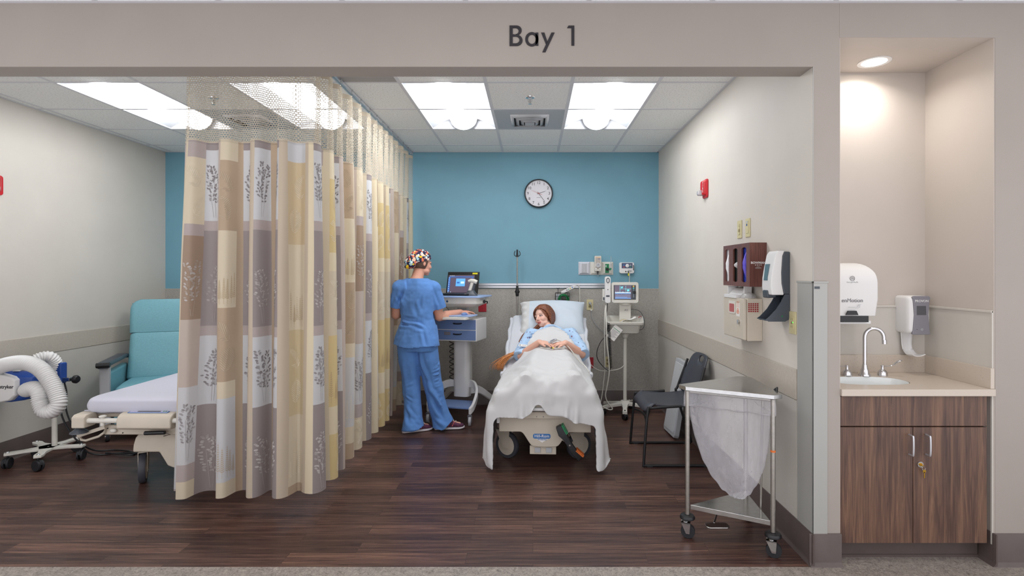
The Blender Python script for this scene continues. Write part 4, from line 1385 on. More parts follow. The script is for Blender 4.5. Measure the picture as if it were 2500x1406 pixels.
    for k in range(9):
        x = -hw + 2 * hw * k / 8
        m.tube([(x, hh, 0.0), (x, 0, 0.0), (x, 0, dd), (x, hh, dd)], 0.0018, 5)
    for y in (0.0, 0.04, 0.08, hh):
        m.tube([(-hw, y, 0), (hw, y, 0), (hw, y, dd), (-hw, y, dd)], 0.0022, 5, closed=True)
    obj('wire_frame', m, MT['black'], t)
    for x in (-0.045, 0.045):
        m = MB()
        m.tube([(x, hh, 0), (x, hh + 0.045, 0.0), (x, hh + 0.05, 0.012)], 0.0022, 5)
        m.tube([(x + 0.014 * math.cos(a), hh + 0.052 + 0.010 * math.sin(a), 0.014) for a in np.linspace(PI * 0.9, 2.1 * PI, 12)], 0.0025, 5)
        obj('hanger', m, MT['black'], t)
    t2 = thing('oxygen_tubing', 'coil of clear green oxygen tubing in the wire basket behind the pillow', 'tubing', (c[0] + 0.012, YB - 0.066, c[2] - 0.112), BACK)
    m = MB(); rc = random.Random(3)
    pts = []
    for k in range(150):
        a = k * 0.42; rr_ = 0.046 + 0.010 * math.sin(k * 0.61)
        pts.append((rr_ * math.cos(a) * 1.05, 0.052 + rr_ * math.sin(a) * 0.95, 0.018 * math.sin(k * 0.37)))
    m.tube(pts, 0.0042, 7)
    obj('coil', m, MT['greentube'], t2, angle=70)
    t3 = thing('packaged_tubing', 'clear plastic pack standing in the wire basket beside the green tubing', 'package', (c[0] - 0.055, YB - 0.045, c[2] - 0.105), BACK)
    obj('pack', MB().box(-0.012, 0.045, 0, 0.10, 0.0, 0.012), mat('clear_wrap', (206, 212, 220), 0.2, alpha=0.6), t3, bevel=0.003)
    obj('red_print', MB().box(0.01, 0.03, 0.06, 0.075, 0.012, 0.0125), MT['red'], t3)
    # call handset lying on the basket, cord back up and down
    t = thing('call_handset', 'white call handset propped on the wire basket, its cord looping over behind the pillow', 'handset', (bw(1386, 708)[0], YB - 0.06, bw(1386, 706)[2]), BACK)
    m = MB(); m.M = T(0, 0, 0, (0, 0, R(27)))
    m.prism(rrect(-0.085, 0.085, -0.016, 0.016, 0.012), 0, 0.022)
    obj('body', m, MT['white'], t, bevel=0.004)
    for k, cn in enumerate(((60, 120, 200), (220, 190, 40), (70, 170, 120), (70, 70, 80))):
        m = MB(); m.M = T(0, 0, 0, (0, 0, R(27))); m.cyl((0.050 - k * 0.022, 0.0, 0.022), (0.050 - k * 0.022, 0, 0.0245), 0.006)
        obj('button', m, mat('handset_button', cn, 0.4), t)
    pts = [(0.072, 0.036, 0.01), (0.095, 0.047, 0.01), (0.118, 0.040, 0.01), (0.126, 0.01, 0.01), (0.128, -0.05, 0.005), (0.128, -0.14, 0.0), (0.125, -0.22, 0.0)]
    obj('cord', MB().tube(spline(pts, 6), 0.0045, 8), MT['offwhite'], t, angle=60)
build_back_wall()

# ------------------------------------------------------------------ things on the right wall
def rw(px, py):
    y = 1295 * XR / (px - 1301)
    return (XR, y, 1.45 - (py - 668) / 1295 * y)

def fire_alarm(label, loc, rot, lettering=True):
    t = thing('fire_alarm', label, 'fire alarm', loc, rot)
    H, W = 0.150, 0.118
    obj('backplate', MB().prism(rrect(-W / 2, W / 2, -H / 2, H / 2, 0.02), 0, 0.012), MT['red'], t, bevel=0.004)
    obj('cover', MB().loft([[(x, y, z) for x, y in rrect(-W / 2 + 0.006 + k, W / 2 - 0.02 - k * 3, -H / 2 + 0.02 + k, H / 2 - 0.006 - k, 0.014)] for z, k in ((0.010, 0), (0.026, 0.003), (0.034, 0.010))]), MT['red'], t, angle=50)
    m = MB().loft([[(x, y, z) for x, y in rrect(-W / 2 + 0.0 + k, -0.005 - k, -0.052 + k, -0.008 - k, 0.008)] for z, k in ((0.02, 0), (0.052, 0.002), (0.060, 0.008))])
    obj('strobe_lens', m, mat('strobe_clear', (226, 228, 232), 0.1, trans=0.5), t, angle=50)
    if lettering:
        M = T(0.030, 0.010, 0.0345, (0, 0, 0))
        for k, ch in enumerate('FIRE'):
            text('lettering', ch, 0.026, MT['whiteink'], t, T(0.022, 0.045 - k * 0.023, 0.0345), 0.0005, bold=0.0005)
    return t

def build_right_wall():
    p = rw(1724, 461)
    fire_alarm('red fire alarm with clear strobe high on the right wall', (XR, p[1], p[2]), RIGHT)
    fire_alarm('red fire alarm on the left wall, cut off by the left edge of the photo', (XL, 4.06 - 0.045, 1.45 - (453 - 668) / 1295 * 4.06), LEFT, False)
    p = rw(1807, 560)
    t = thing('light_switch', 'ivory wall plate with two rocker buttons, left one above the glove holder', 'switch', (XR, p[1], p[2]), RIGHT)
    obj('cover_plate', MB().box(-0.036, 0.036, -0.06, 0.06, 0, 0.006), MT['ivory'], t, bevel=0.002)
    for k in range(4):
        obj('rocker', MB().box(-0.012, 0.012, -0.036 + k * 0.019, -0.020 + k * 0.019, 0.006, 0.010), MT['ivory_dark'] if k == 1 else MT['ivory'], t, bevel=0.001)
    p = rw(1827, 556)
    t = thing('light_switch', 'ivory wall plate with a small dark sensor window, right one above the glove holder', 'switch', (XR, p[1], p[2]), RIGHT)
    obj('cover_plate', MB().box(-0.036, 0.036, -0.06, 0.06, 0, 0.006), MT['ivory'], t, bevel=0.002)
    obj('insert', MB().box(-0.018, 0.018, -0.035, 0.045, 0.006, 0.009), MT['ivory'], t, bevel=0.001)
    obj('lens', MB().box(-0.014, 0.014, 0.032, 0.043, 0.009, 0.010), MT['lightgray'], t)
    obj('sensor_window', MB().box(-0.008, 0.004, 0.012, 0.026, 0.009, 0.0105), MT['blue'], t)
    # glove box holder
    y0, y1 = 3.164, 3.60
    zc0, zc1 = 1.372, 1.636
    t = thing('glove_box_holder', 'wood-look triple glove box holder on the right wall', 'glove dispenser', (XR, (y0 + y1) / 2, zc0), RIGHT)
    hw = (y1 - y0) / 2; H = zc1 - zc0; D = 0.102; th = 0.010
    m = MB()
    slots = [(-hw * 0.70, 0.036), (-hw * 0.04, 0.036), (hw * 0.60, 0.036)]
    # front face with three slotted openings built from strips
    xs = [-hw]
    for c, a in slots:
        xs += [c - a, c + a]
    xs.append(hw)
    zt, zb = H * 0.86, H * 0.14
    for i in range(0, len(xs) - 1, 2):
        m.box(xs[i], xs[i + 1], 0, H, D - th, D)
    for c, a in slots:
        n = 10
        for sgn, z0, z1 in ((1, zt, H), (-1, 0, zb)):
            pts = [(c + a * math.cos(PI * i / n), (z0 if sgn > 0 else z1) + sgn * a * 0.35 * math.sin(PI * i / n)) for i in range(n + 1)]
            if sgn > 0:
                pts = [(x, min(y, H)) for x, y in pts]
                for i in range(n):
                    m.prism([pts[i], (pts[i][0], H), (pts[i + 1][0], H), pts[i + 1]], D - th, D)
            else:
                for i in range(n):
                    m.prism([pts[i], pts[i + 1], (pts[i + 1][0], 0), (pts[i][0], 0)], D - th, D)
    m.box(-hw, -hw + th, 0, H, 0, D - th).box(hw - th, hw, 0, H, 0, D - th).box(-hw + th, hw - th, 0, th, 0, D - th).box(-hw + th, hw - th, H - th, H, 0, D - th).box(-hw + th, hw - th, th, H - th, 0, 0.006)
    obj('case', m, MT['mahogany'], t, angle=30)
    Ms = T(hw + 0.0006, H * 0.54, D / 2, (0, PI / 2, 0))
    text('lettering', 'BOWMAN', 0.019, MT['whiteink'], t, Ms, 0.0004, bold=0.0004)
    m = MB(); m.M = Ms
    for k in range(4):
        x = -0.0165 + k * 0.011
        st = [(x + (0.0042 if q % 2 == 0 else 0.0018) * math.sin(PI * q / 5), -0.013 + (0.0042 if q % 2 == 0 else 0.0018) * math.cos(PI * q / 5)) for q in range(10)]
        m.prism(st, 0, 0.0006)
    for k, wd in enumerate((0.018, 0.034, 0.036)):
        m.box(-wd / 2, wd / 2, -0.0235 - k * 0.005, -0.0225 - k * 0.005, 0, 0.0005)
    obj('stars_and_lines', m, MT['whiteink'], t)
    cols = [((228, 228, 232), 'box of white gloves in the left slot of the wood-look holder', (236, 236, 238)), ((26, 30, 28), 'dark green-edged glove box in the middle slot of the wood-look holder', (206, 204, 206)), ((36, 56, 160), 'blue glove box in the right slot of the wood-look holder', (104, 92, 206))]
    for (c, a), (cb, lab, cg) in zip(slots, cols):
        g = thing('glove_box', lab, 'glove box', (XR - 0.008, (y0 + y1) / 2 - c, zc0 + th + 0.001), RIGHT, 'glove boxes in the holder')
        hb = min(a + 0.022, 0.06)
        obj('carton', MB().box(-hb, hb, 0, H - 2 * th - 0.004, 0, D - th - 0.014), mat('carton', cb, 0.45), g, bevel=0.002)
        if cb[1] < 40:
            obj('green_stripe', MB().box(0.008, 0.03, 0.01, H - 0.04, D - th - 0.014, D - th - 0.0125), mat('lime', (120, 190, 40), 0.5), g)
        # crumpled glove poking through the slot
        rg = random.Random(int(cb[0]))
        hg = H * (0.62 if cb[1] != 30 else 0.16)
        def tuft(u, v, hg=hg, a=a):
            ang = 2 * PI * u
            q = math.sin(PI * v)
            z = H * 0.46 + (v - 0.5) * hg
            rx = a * 0.62 * q ** 0.5 * (1 + 0.25 * math.sin(9 * ang + 6 * v)); ry = 0.014 * q * (1 + 0.3 * math.sin(5 * ang + 11 * v))
            return (rx * math.cos(ang), z, D - th - 0.014 + ry * abs(math.sin(ang)) + 0.004 * q)
        obj('glove_tuft', MB().grid(tuft, 25, 19, wrap=True), mat('glove_latex', cg, 0.5), g, angle=70)
    # sharps disposal
    y0, y1 = 3.22, 3.565
    zb, zt2 = 1.04, 1.298
    t = thing('sharps_cabinet', 'cream sharps disposal cabinet with red window under the glove holder', 'sharps container', (XR, (y0 + y1) / 2, zb), RIGHT)
    hw = (y1 - y0) / 2; H = zt2 - zb; D = 0.113
    obj('cabinet', MB().box(-hw, hw, 0, H, 0, D - 0.02), MT['cream'], t, bevel=0.004)
    d = obj('door', MB().box(-hw + 0.002, hw - 0.004, 0.004, H - 0.002, D - 0.02, D), MT['cream'], t, bevel=0.007, bseg=3)
    obj('window_frame', MB().prism(rrect(-0.075, 0.035, H * 0.60, H - 0.022, 0.01), D, D + 0.003), MT['offwhite'], d, bevel=0.001)
    obj('window', MB().prism(rrect(-0.060, 0.020, H * 0.64, H - 0.040, 0.006), D + 0.003, D + 0.004), mat('red_window', (176, 84, 82), 0.25), d)
    obj('biohazard_label', MB().box(0.05, 0.105, H * 0.56, H - 0.03, D, D + 0.001), MT['paper'], d)
    m = MB()
    for k in range(3):
        a = R(90 + 120 * k)
        m.tube([(0.078 + 0.009 * math.cos(a) + 0.009 * math.cos(q), H * 0.68 + 0.009 * math.sin(a) + 0.009 * math.sin(q), D + 0.0015) for q in np.linspace(0, 2 * PI, 13)[:-1]], 0.0016, 4, closed=True)
    for k in range(5):
        m.box(0.055, 0.100, H * 0.78 + k * 0.008, H * 0.78 + k * 0.008 + 0.002, D + 0.001, D + 0.0014)
    obj('biohazard_symbol', m, MT['orange'], d)
    lk = obj('lock', MB().cyl((0.095, H * 0.44, D), (0.095, H * 0.44, D + 0.010), 0.012).box(0.090, 0.100, H * 0.44 - 0.018, H * 0.44 - 0.006, D + 0.004, D + 0.012), MT['steel'], d)
    # side grille: red showing behind a grid
    g = obj('side_grille', MB().prism([(-z, y) for z, y in rrect(-(D * 0.80), -(D * 0.22), H * 0.68, H * 0.90, 0.008)], 0, 0.001), mat('grille_red', (150, 40, 48), 0.4), t)
    g.matrix_local = T(hw + 0.001, 0, 0, (0, PI / 2, 0)) @ Matrix.Diagonal((-1, 1, 1, 1))
    m = MB()
    for k in range(6):
        q = D * 0.22 + (D * 0.58) * k / 5
        m.box(hw + 0.0005, hw + 0.0028, H * 0.68, H * 0.90, q - 0.0014, q + 0.0014)
        q = H * 0.68 + (H * 0.22) * k / 5
        m.box(hw + 0.0005, hw + 0.0028, q - 0.0014, q + 0.0014, D * 0.22, D * 0.80)
    obj('grille_bars', m, MT['cream'], t)
    # white drop-in flap on top
    m = MB()
    def flap(u, v):
        x = -hw + 0.03 + u * (hw * 1.25)
        return (x, H - 0.012 + 0.095 * math.sin(v * PI * 0.62), 0.03 + 0.085 * (1 - v) ** 1.2 * 1.1)
    m = MB()
    m.loft([[(x, H + 0.0, 0.02), (x, H + 0.062, 0.030), (x, H + 0.058, 0.050), (x, H + 0.018, 0.085), (x, H + 0.018, 0.118), (x, H - 0.004, 0.118), (x, H - 0.004, 0.02)] for x in (-hw + 0.02, hw - 0.12)])
    obj('drop_flap', m, MT['white'], t, bevel=0.003)
    m = MB()
    for x in (-hw + 0.014, hw - 0.120):
        m.prism([(H, -0.02)], 0, 0) if False else None
    obj('flap_side', MB().box(-hw + 0.010, -hw + 0.020, H - 0.002, H + 0.07, 0.02, 0.09).box(hw - 0.120, hw - 0.108, H - 0.002, H + 0.075, 0.02, 0.07), MT['white'], t, bevel=0.003)
    m = MB().ell((hw - 0.075, H + 0.0, 0.055), 0.060, 0.038, 0.045)
    obj('clear_guard', m, mat('clear_guard_plastic', (214, 214, 214), 0.1, alpha=0.35), t, angle=60)
    text('lettering', 'BD SHARPS', 0.0, MT['ink'], t) if False else None
    # foam sanitizer dispenser
    y = 2.93
    t = thing('sanitizer_dispenser', 'white and dark gray hand sanitizer dispenser with drip tray on the right wall', 'dispenser', (XR, y, 1.19), RIGHT)
    zt_, zb_ = 1.575 - 1.19, 1.338 - 1.19 - 0.008
    hw = 0.058
    def prof(hwx, pts_, nm, m_, bev=0.006):
        m = MB(); m.loft([[(x, b, a) for a, b in pts_] for x in (-hwx, hwx)])
        return obj(nm, m, m_, t, bevel=bev, bseg=3, angle=45)
    H0, H1 = 0.148, 0.385
    back = [(0, H0), (0.034, H0), (0.046, H0 + 0.06), (0.048, (H0 + H1) / 2), (0.042, H1 - 0.03), (0.03, H1 - 0.004), (0, H1 - 0.006)]
    prof(hw - 0.003, back, 'back_housing', MT['darkgray'])
    fr = [(0.034, H0 - 0.004), (0.066, H0 - 0.004), (0.100, H0 - 0.004), (0.106, H0 + 0.04), (0.104, H0 + 0.09), (0.094, H0 + 0.15), (0.080, H1 - 0.02), (0.066, H1), (0.03, H1), (0.042, H1 - 0.03), (0.048, (H0 + H1) / 2), (0.046, H0 + 0.06)]
    prof(hw, fr, 'front_cover', MT['white'])
    m = MB().loft([[(x, b, a) for a, b in ((0.103, H0 + 0.075), (0.108, H0 + 0.075), (0.099, H0 + 0.165), (0.090, H0 + 0.165))] for x in (-0.030, 0.014)])
    obj('sight_window', m, mat('window_smoke', (92, 116, 124), 0.1), t)
    m = MB().loft([[(x, b, a) for a, b in ((0.058, H0 - 0.020), (0.108, H0 - 0.022), (0.110, H0 + 0.010), (0.108, H0 + 0.022), (0.060, H0 + 0.022))] for x in (-0.042, 0.018)])
    obj('nozzle_cover', m, MT['darkgray'], t, bevel=0.006)
    # tray: open scoop
    m = MB()
    side = [(0.004, H0), (0.030, H0), (0.052, 0.105), (0.080, 0.062), (0.118, 0.022), (0.135, 0.010), (0.118, 0.0), (0.028, 0.0), (0.010, 0.010), (0.004, 0.03)]
    for x in (-0.055, 0.052):
        mm = MB(); mm.loft([[(x, b, a) for a, b in side], [(x + 0.004, b, a) for a, b in side]])
        obj('tray_side', mm, MT['darkgray'], t, angle=30)
    def floor_(u, v):
        z, yy = [(0.004, H0), (0.006, 0.05), (0.02, 0.012), (0.06, 0.004), (0.118, 0.004), (0.135, 0.010)][min(5, int(round(v * 5)))]
        return (-0.053 + u * 0.108, yy, z)
    obj('tray_floor', MB().grid(floor_, 3, 6), mat('slate_tray', (56, 70, 80), 0.3), t, solid=0.004, angle=50)
    obj('green_mark', MB().prism([(0, 0), (0.004, 0.004), (0, 0.012), (-0.004, 0.004)], 0, 0.0008), MT['green'], t).matrix_local = T(0.0568, 0.024, 0.045, (0, PI / 2, 0))
    # switch plate below
    p = rw(1937, 788)
    t = thing('wall_outlet', 'ivory wall plate with a tiny green light beside the sanitizer dispenser', 'outlet', (XR, p[1], p[2]), RIGHT)
    obj('cover_plate', MB().box(-0.036, 0.036, -0.06, 0.06, 0, 0.006), MT['ivory'], t, bevel=0.002)
    sk = obj('socket', MB().box(-0.017, 0.017, -0.034, 0.034, 0.006, 0.009), MT['ivory'], t, bevel=0.001)
    obj('slots', MB().box(-0.010, -0.006, 0.014, 0.026, 0.009, 0.0096).box(0.004, 0.008, 0.014, 0.026, 0.009, 0.0096).box(-0.010, -0.006, -0.026, -0.014, 0.009, 0.0096).box(0.004, 0.008, -0.026, -0.014, 0.009, 0.0096).box(-0.008, 0.008, -0.006, -0.001, 0.009, 0.0105).box(-0.008, 0.008, 0.001, 0.006, 0.009, 0.0105), MT['ivory_dark'], sk)
    obj('indicator_light', MB().cyl((0.0125, 0.003, 0.009), (0.0125, 0.003, 0.011), 0.0026), MT['led_green'], sk)
    # dark label on the corner guard
    t = tag(obj('door_tag', MB().box(0, 0.026, 0, 0.012, 0, 0.0015), MT['darkgray'], loc=None), 'small dark rectangular tag near the top of the gray corner guard', 'tag')
    t.rotation_euler = BACK; t.location = ((1987 - 1301) / 1295 * YF, YF - 0.0052, 1.45 - (705 - 668) / 1295 * YF)
build_right_wall()
# ------------------------------------------------------------------ casters shared by the carts
def twin_caster(t, x, y, r=0.032, ang=0.0, mt='black', z0=None, stem=True):
    """twin-wheel caster touching the floor at (x, y), local to t"""
    ca, sa = math.cos(ang), math.sin(ang)
    m = MB(); m.M = T(x, y, r, (0, 0, ang))
    m.cyl((-0.020, 0, 0), (-0.006, 0, 0), r, n=24).cyl((0.006, 0, 0), (0.020, 0, 0), r, n=24).cyl((-0.006, 0, 0), (0.006, 0, 0), r * 0.5, n=14)
    w_ = obj('caster', m, MT[mt], t, bevel=0.002)
    m = MB(); m.M = T(x, y, r, (0, 0, ang))
    pr = [(r * 0.92 * math.cos(a), r * 1.12 * math.sin(a)) for a in np.linspace(0.15, PI - 0.15, 11)]
    m.loft([[(xx, a, b) for a, b in pr] for xx in (-0.005, 0.005)])
    m.cyl((0, 0.0, r * 0.6), (0, 0.0, (z0 or (2 * r + 0.02)) - r), 0.007, n=10)
    obj('caster_hood', m, MT[mt], w_)
    return w_

def fork_caster(t, x, y, r, ang, wheel_mt, fork_mt, ztop, width=0.026, name='caster', hub_mt=None):
    m = MB(); m.M = T(x, y, r, (0, 0, ang))
    m.lathe([(r * 0.74, -width / 2), (r * 0.97, -width / 2), (r, -width * 0.3), (r, width * 0.3), (r * 0.97, width / 2), (r * 0.74, width / 2)], axis='x', n=36)
    w_ = obj(name, m, MT[wheel_mt], t, angle=50)
    m = MB(); m.M = T(x, y, r, (0, 0, ang))
    m.cyl((-width / 2 - 0.001, 0, 0), (width / 2 + 0.001, 0, 0), r * 0.745, n=32).cyl((-width / 2 - 0.003, 0, 0), (width / 2 + 0.003, 0, 0), r * 0.22, n=20)
    obj('hub', m, MT[hub_mt or fork_mt], w_)
    m = MB(); m.M = T(x, y, 0, (0, 0, ang))
    for sg in (-1, 1):
        xa = sg * (width / 2 + 0.004); xb = sg * (width / 2 + 0.008)
        pts = [(-r * 0.25, r * 0.75), (r * 0.25, r * 0.75), (r * 0.95, 2 * r + 0.012), (-r * 0.35, 2 * r + 0.012)]
        m.loft([[(xx, a + r * 0.1 * 0, b) for a, b in pts] for xx in (min(xa, xb), max(xa, xb))])
    m.box(-width / 2 - 0.008, width / 2 + 0.008, -r * 0.35, r * 0.95, 2 * r + 0.006, 2 * r + 0.012)
    m.cyl((0, r * 0.3, 2 * r + 0.01), (0, r * 0.3, ztop), width * 0.55, n=14)
    obj('fork', m, MT[fork_mt], w_)
    return w_

# ------------------------------------------------------------------ hamper stand
def build_hamper():
    ox, oy = 1.10, 2.92
    t = thing('hamper_stand', 'stainless triangular hamper stand with lid on casters, near the right wall corner', 'hamper', (ox, oy, 0))
    A, B, C = (0.852 - ox, 2.925 - oy), (1.232 - ox, 2.722 - oy), (1.256 - ox, 3.13 - oy)
    for (x, y), nm in ((A, 'leg'), (B, 'leg'), (C, 'leg')):
        m = MB().cyl((x, y, 0.125), (x, y, 0.805), 0.0125, n=20)
        for z in (0.24, 0.62):
            m.cyl((x, y, z), (x, y, z + 0.004), 0.0135, n=20)
        obj('leg', m, MT['steel_dull'], t)
        obj('bumper', MB().lathe([(0.016, 0.123), (0.036, 0.120), (0.041, 0.112), (0.041, 0.104), (0.034, 0.099), (0.016, 0.101)], (x, y, 0), 28), MT['black'], t, angle=40)
    for (x, y), a in ((A, R(70)), (B, R(65)), (C, R(20))):
        fork_caster(t, x + 0.0, y - 0.01, 0.038, a, 'rubber', 'steel', 0.104, 0.024, hub_mt='rubber')
    # shelf, triangular with turned down edge
    def tri(off, z0, z1, m):
        cx = (A[0] + B[0] + C[0]) / 3; cy = (A[1] + B[1] + C[1]) / 3
        P_ = [(p[0] + (cx - p[0]) * off, p[1] + (cy - p[1]) * off) for p in (A, B, C)]
        m.prism(P_, z0, z1)
        return m
    obj('shelf', tri(0.06, 0.150, 0.176, MB()), MT['steel'], t, bevel=0.002)
    # top rim the bag folds over, and lid
    m = MB(); m.tube([(A[0], A[1], 0.80), (B[0], B[1], 0.80), (C[0], C[1], 0.80)], 0.008, 10, closed=True)
    obj('rim', m, MT['steel_dull'], t)
    lid = [(A[0] - 0.040, A[1] + 0.030), (A[0] - 0.020, A[1] - 0.032), (B[0] - 0.012, B[1] - 0.036), (B[0] + 0.040, B[1] - 0.016), (B[0] + 0.055, B[1] + 0.075),
           (B[0] + 0.055, B[1] + 0.20), (C[0] + 0.045, C[1] + 0.02), (C[0] + 0.028, C[1] + 0.055), (C[0] - 0.030, C[1] + 0.060)]
    m = MB().prism(lid, 0.812, 0.834)
    obj('lid', m, MT['steel'], t, bevel=0.0025, bseg=3)
    m = MB().tube([(B[0] + 0.052, B[1] + 0.07, 0.83), (B[0] + 0.06, B[1] + 0.085, 0.845), (B[0] + 0.052, B[1] + 0.10, 0.83)], 0.006, 8)
    obj('hinge', m, MT['black'], t)
    # foot pedal and its rod
    m = MB().prism(rrect(A[0] + 0.075, A[0] + 0.20, A[1] - 0.105, A[1] - 0.045, 0.02), 0.092, 0.100)
    m.tube([(A[0] + 0.13, A[1] - 0.05, 0.096), (A[0] + 0.17, A[1] + 0.02, 0.12), (A[0] + 0.25, A[1] + 0.03, 0.14)], 0.006, 8)
    obj('foot_pedal', m, MT['steel'], t, bevel=0.002)
    mx, my = 1.242 - ox, 2.89 - oy
    obj('lid_rod', MB().tube([(mx, my, 0.15), (mx + 0.004, my + 0.004, 0.45), (mx + 0.012, my + 0.0, 0.80)], [0.006, 0.007, 0.008], 8), MT['steel_dull'], t)
    obj('round_sticker', MB().lathe([(0.0132, 0.535), (0.0132, 0.546)], (B[0], B[1], 0), 20, caps=False), MT['orange'], t)
    # the translucent bag, hung over the rim
    b = thing('hamper_bag', 'translucent plastic bag hanging inside the stainless hamper stand', 'bag', (ox, oy, 0))
    cx = (A[0] + B[0] + C[0]) / 3; cy = (A[1] + B[1] + C[1]) / 3
    rim = []
    tri_ = [A, B, C]
    n = 96
    ds = [math.dist(tri_[i], tri_[(i + 1) % 3]) for i in range(3)]; tot = sum(ds)
    for i in range(n):
        d = tot * i / n; k = 0
        while d > ds[k]:
            d -= ds[k]; k += 1
        f = d / ds[k]; p, q = tri_[k], tri_[(k + 1) % 3]
        rim.append((p[0] + (q[0] - p[0]) * f, p[1] + (q[1] - p[1]) * f))
    bx, by = cx + 0.015, cy - 0.02
    prof = [(0.815, 1.06), (0.77, 1.075), (0.725, 1.08), (0.724, 0.995), (0.66, 0.97), (0.58, 0.93), (0.50, 0.87), (0.42, 0.77), (0.36, 0.66), (0.31, 0.53), (0.27, 0.40), (0.243, 0.27), (0.228, 0.16), (0.222, 0.06)]
    rings = []
    P_ = []
    zs = np.linspace(0, len(prof) - 1, 52)
    for q in zs:
        i = min(len(prof) - 2, int(q)); f = q - i
        P_.append((prof[i][0] * (1 - f) + prof[i + 1][0] * f, prof[i][1] * (1 - f) + prof[i + 1][1] * f))
    for j, (z, s_) in enumerate(P_):
        ring = []
        for i, (rx, ry) in enumerate(rim):
            a = math.atan2(ry - cy, rx - cx)
            wv = 0.0
            if j > 11:
                w_ = min(1, (j - 11) / 8)
                wv = w_ * (0.012 * math.sin(a * 7 + z * 6) + 0.008 * math.sin(a * 13 - z * 9) + 0.014 * mnoise.noise(Vector((rx * 14, ry * 14, z * 3))))
            ir = 0.5 * min(1, max(0, (j - 11) / 30))
            # blend triangle to circle downward
            rc_ = 0.175
            tx = cx + (rx - cx) * (1 - ir) + rc_ * math.cos(a) * ir; ty = cy + (ry - cy) * (1 - ir) + rc_ * math.sin(a) * ir
            k = 1 - s_
            x = bx + (tx - cx) * (s_ + wv) + (cx - bx) * min(1, s_); y = by + (ty - cy) * (s_ + wv) + (cy - by) * min(1, s_)
            ring.append((x, y, z + 0.004 * math.sin(a * 9 + j)))
        rings.append(ring)
    m = MB().loft(rings, caps=False); m.add(rings[-1], [tuple(range(n))])
    obj('film', m, MT['film'], b, angle=180)
build_hamper()

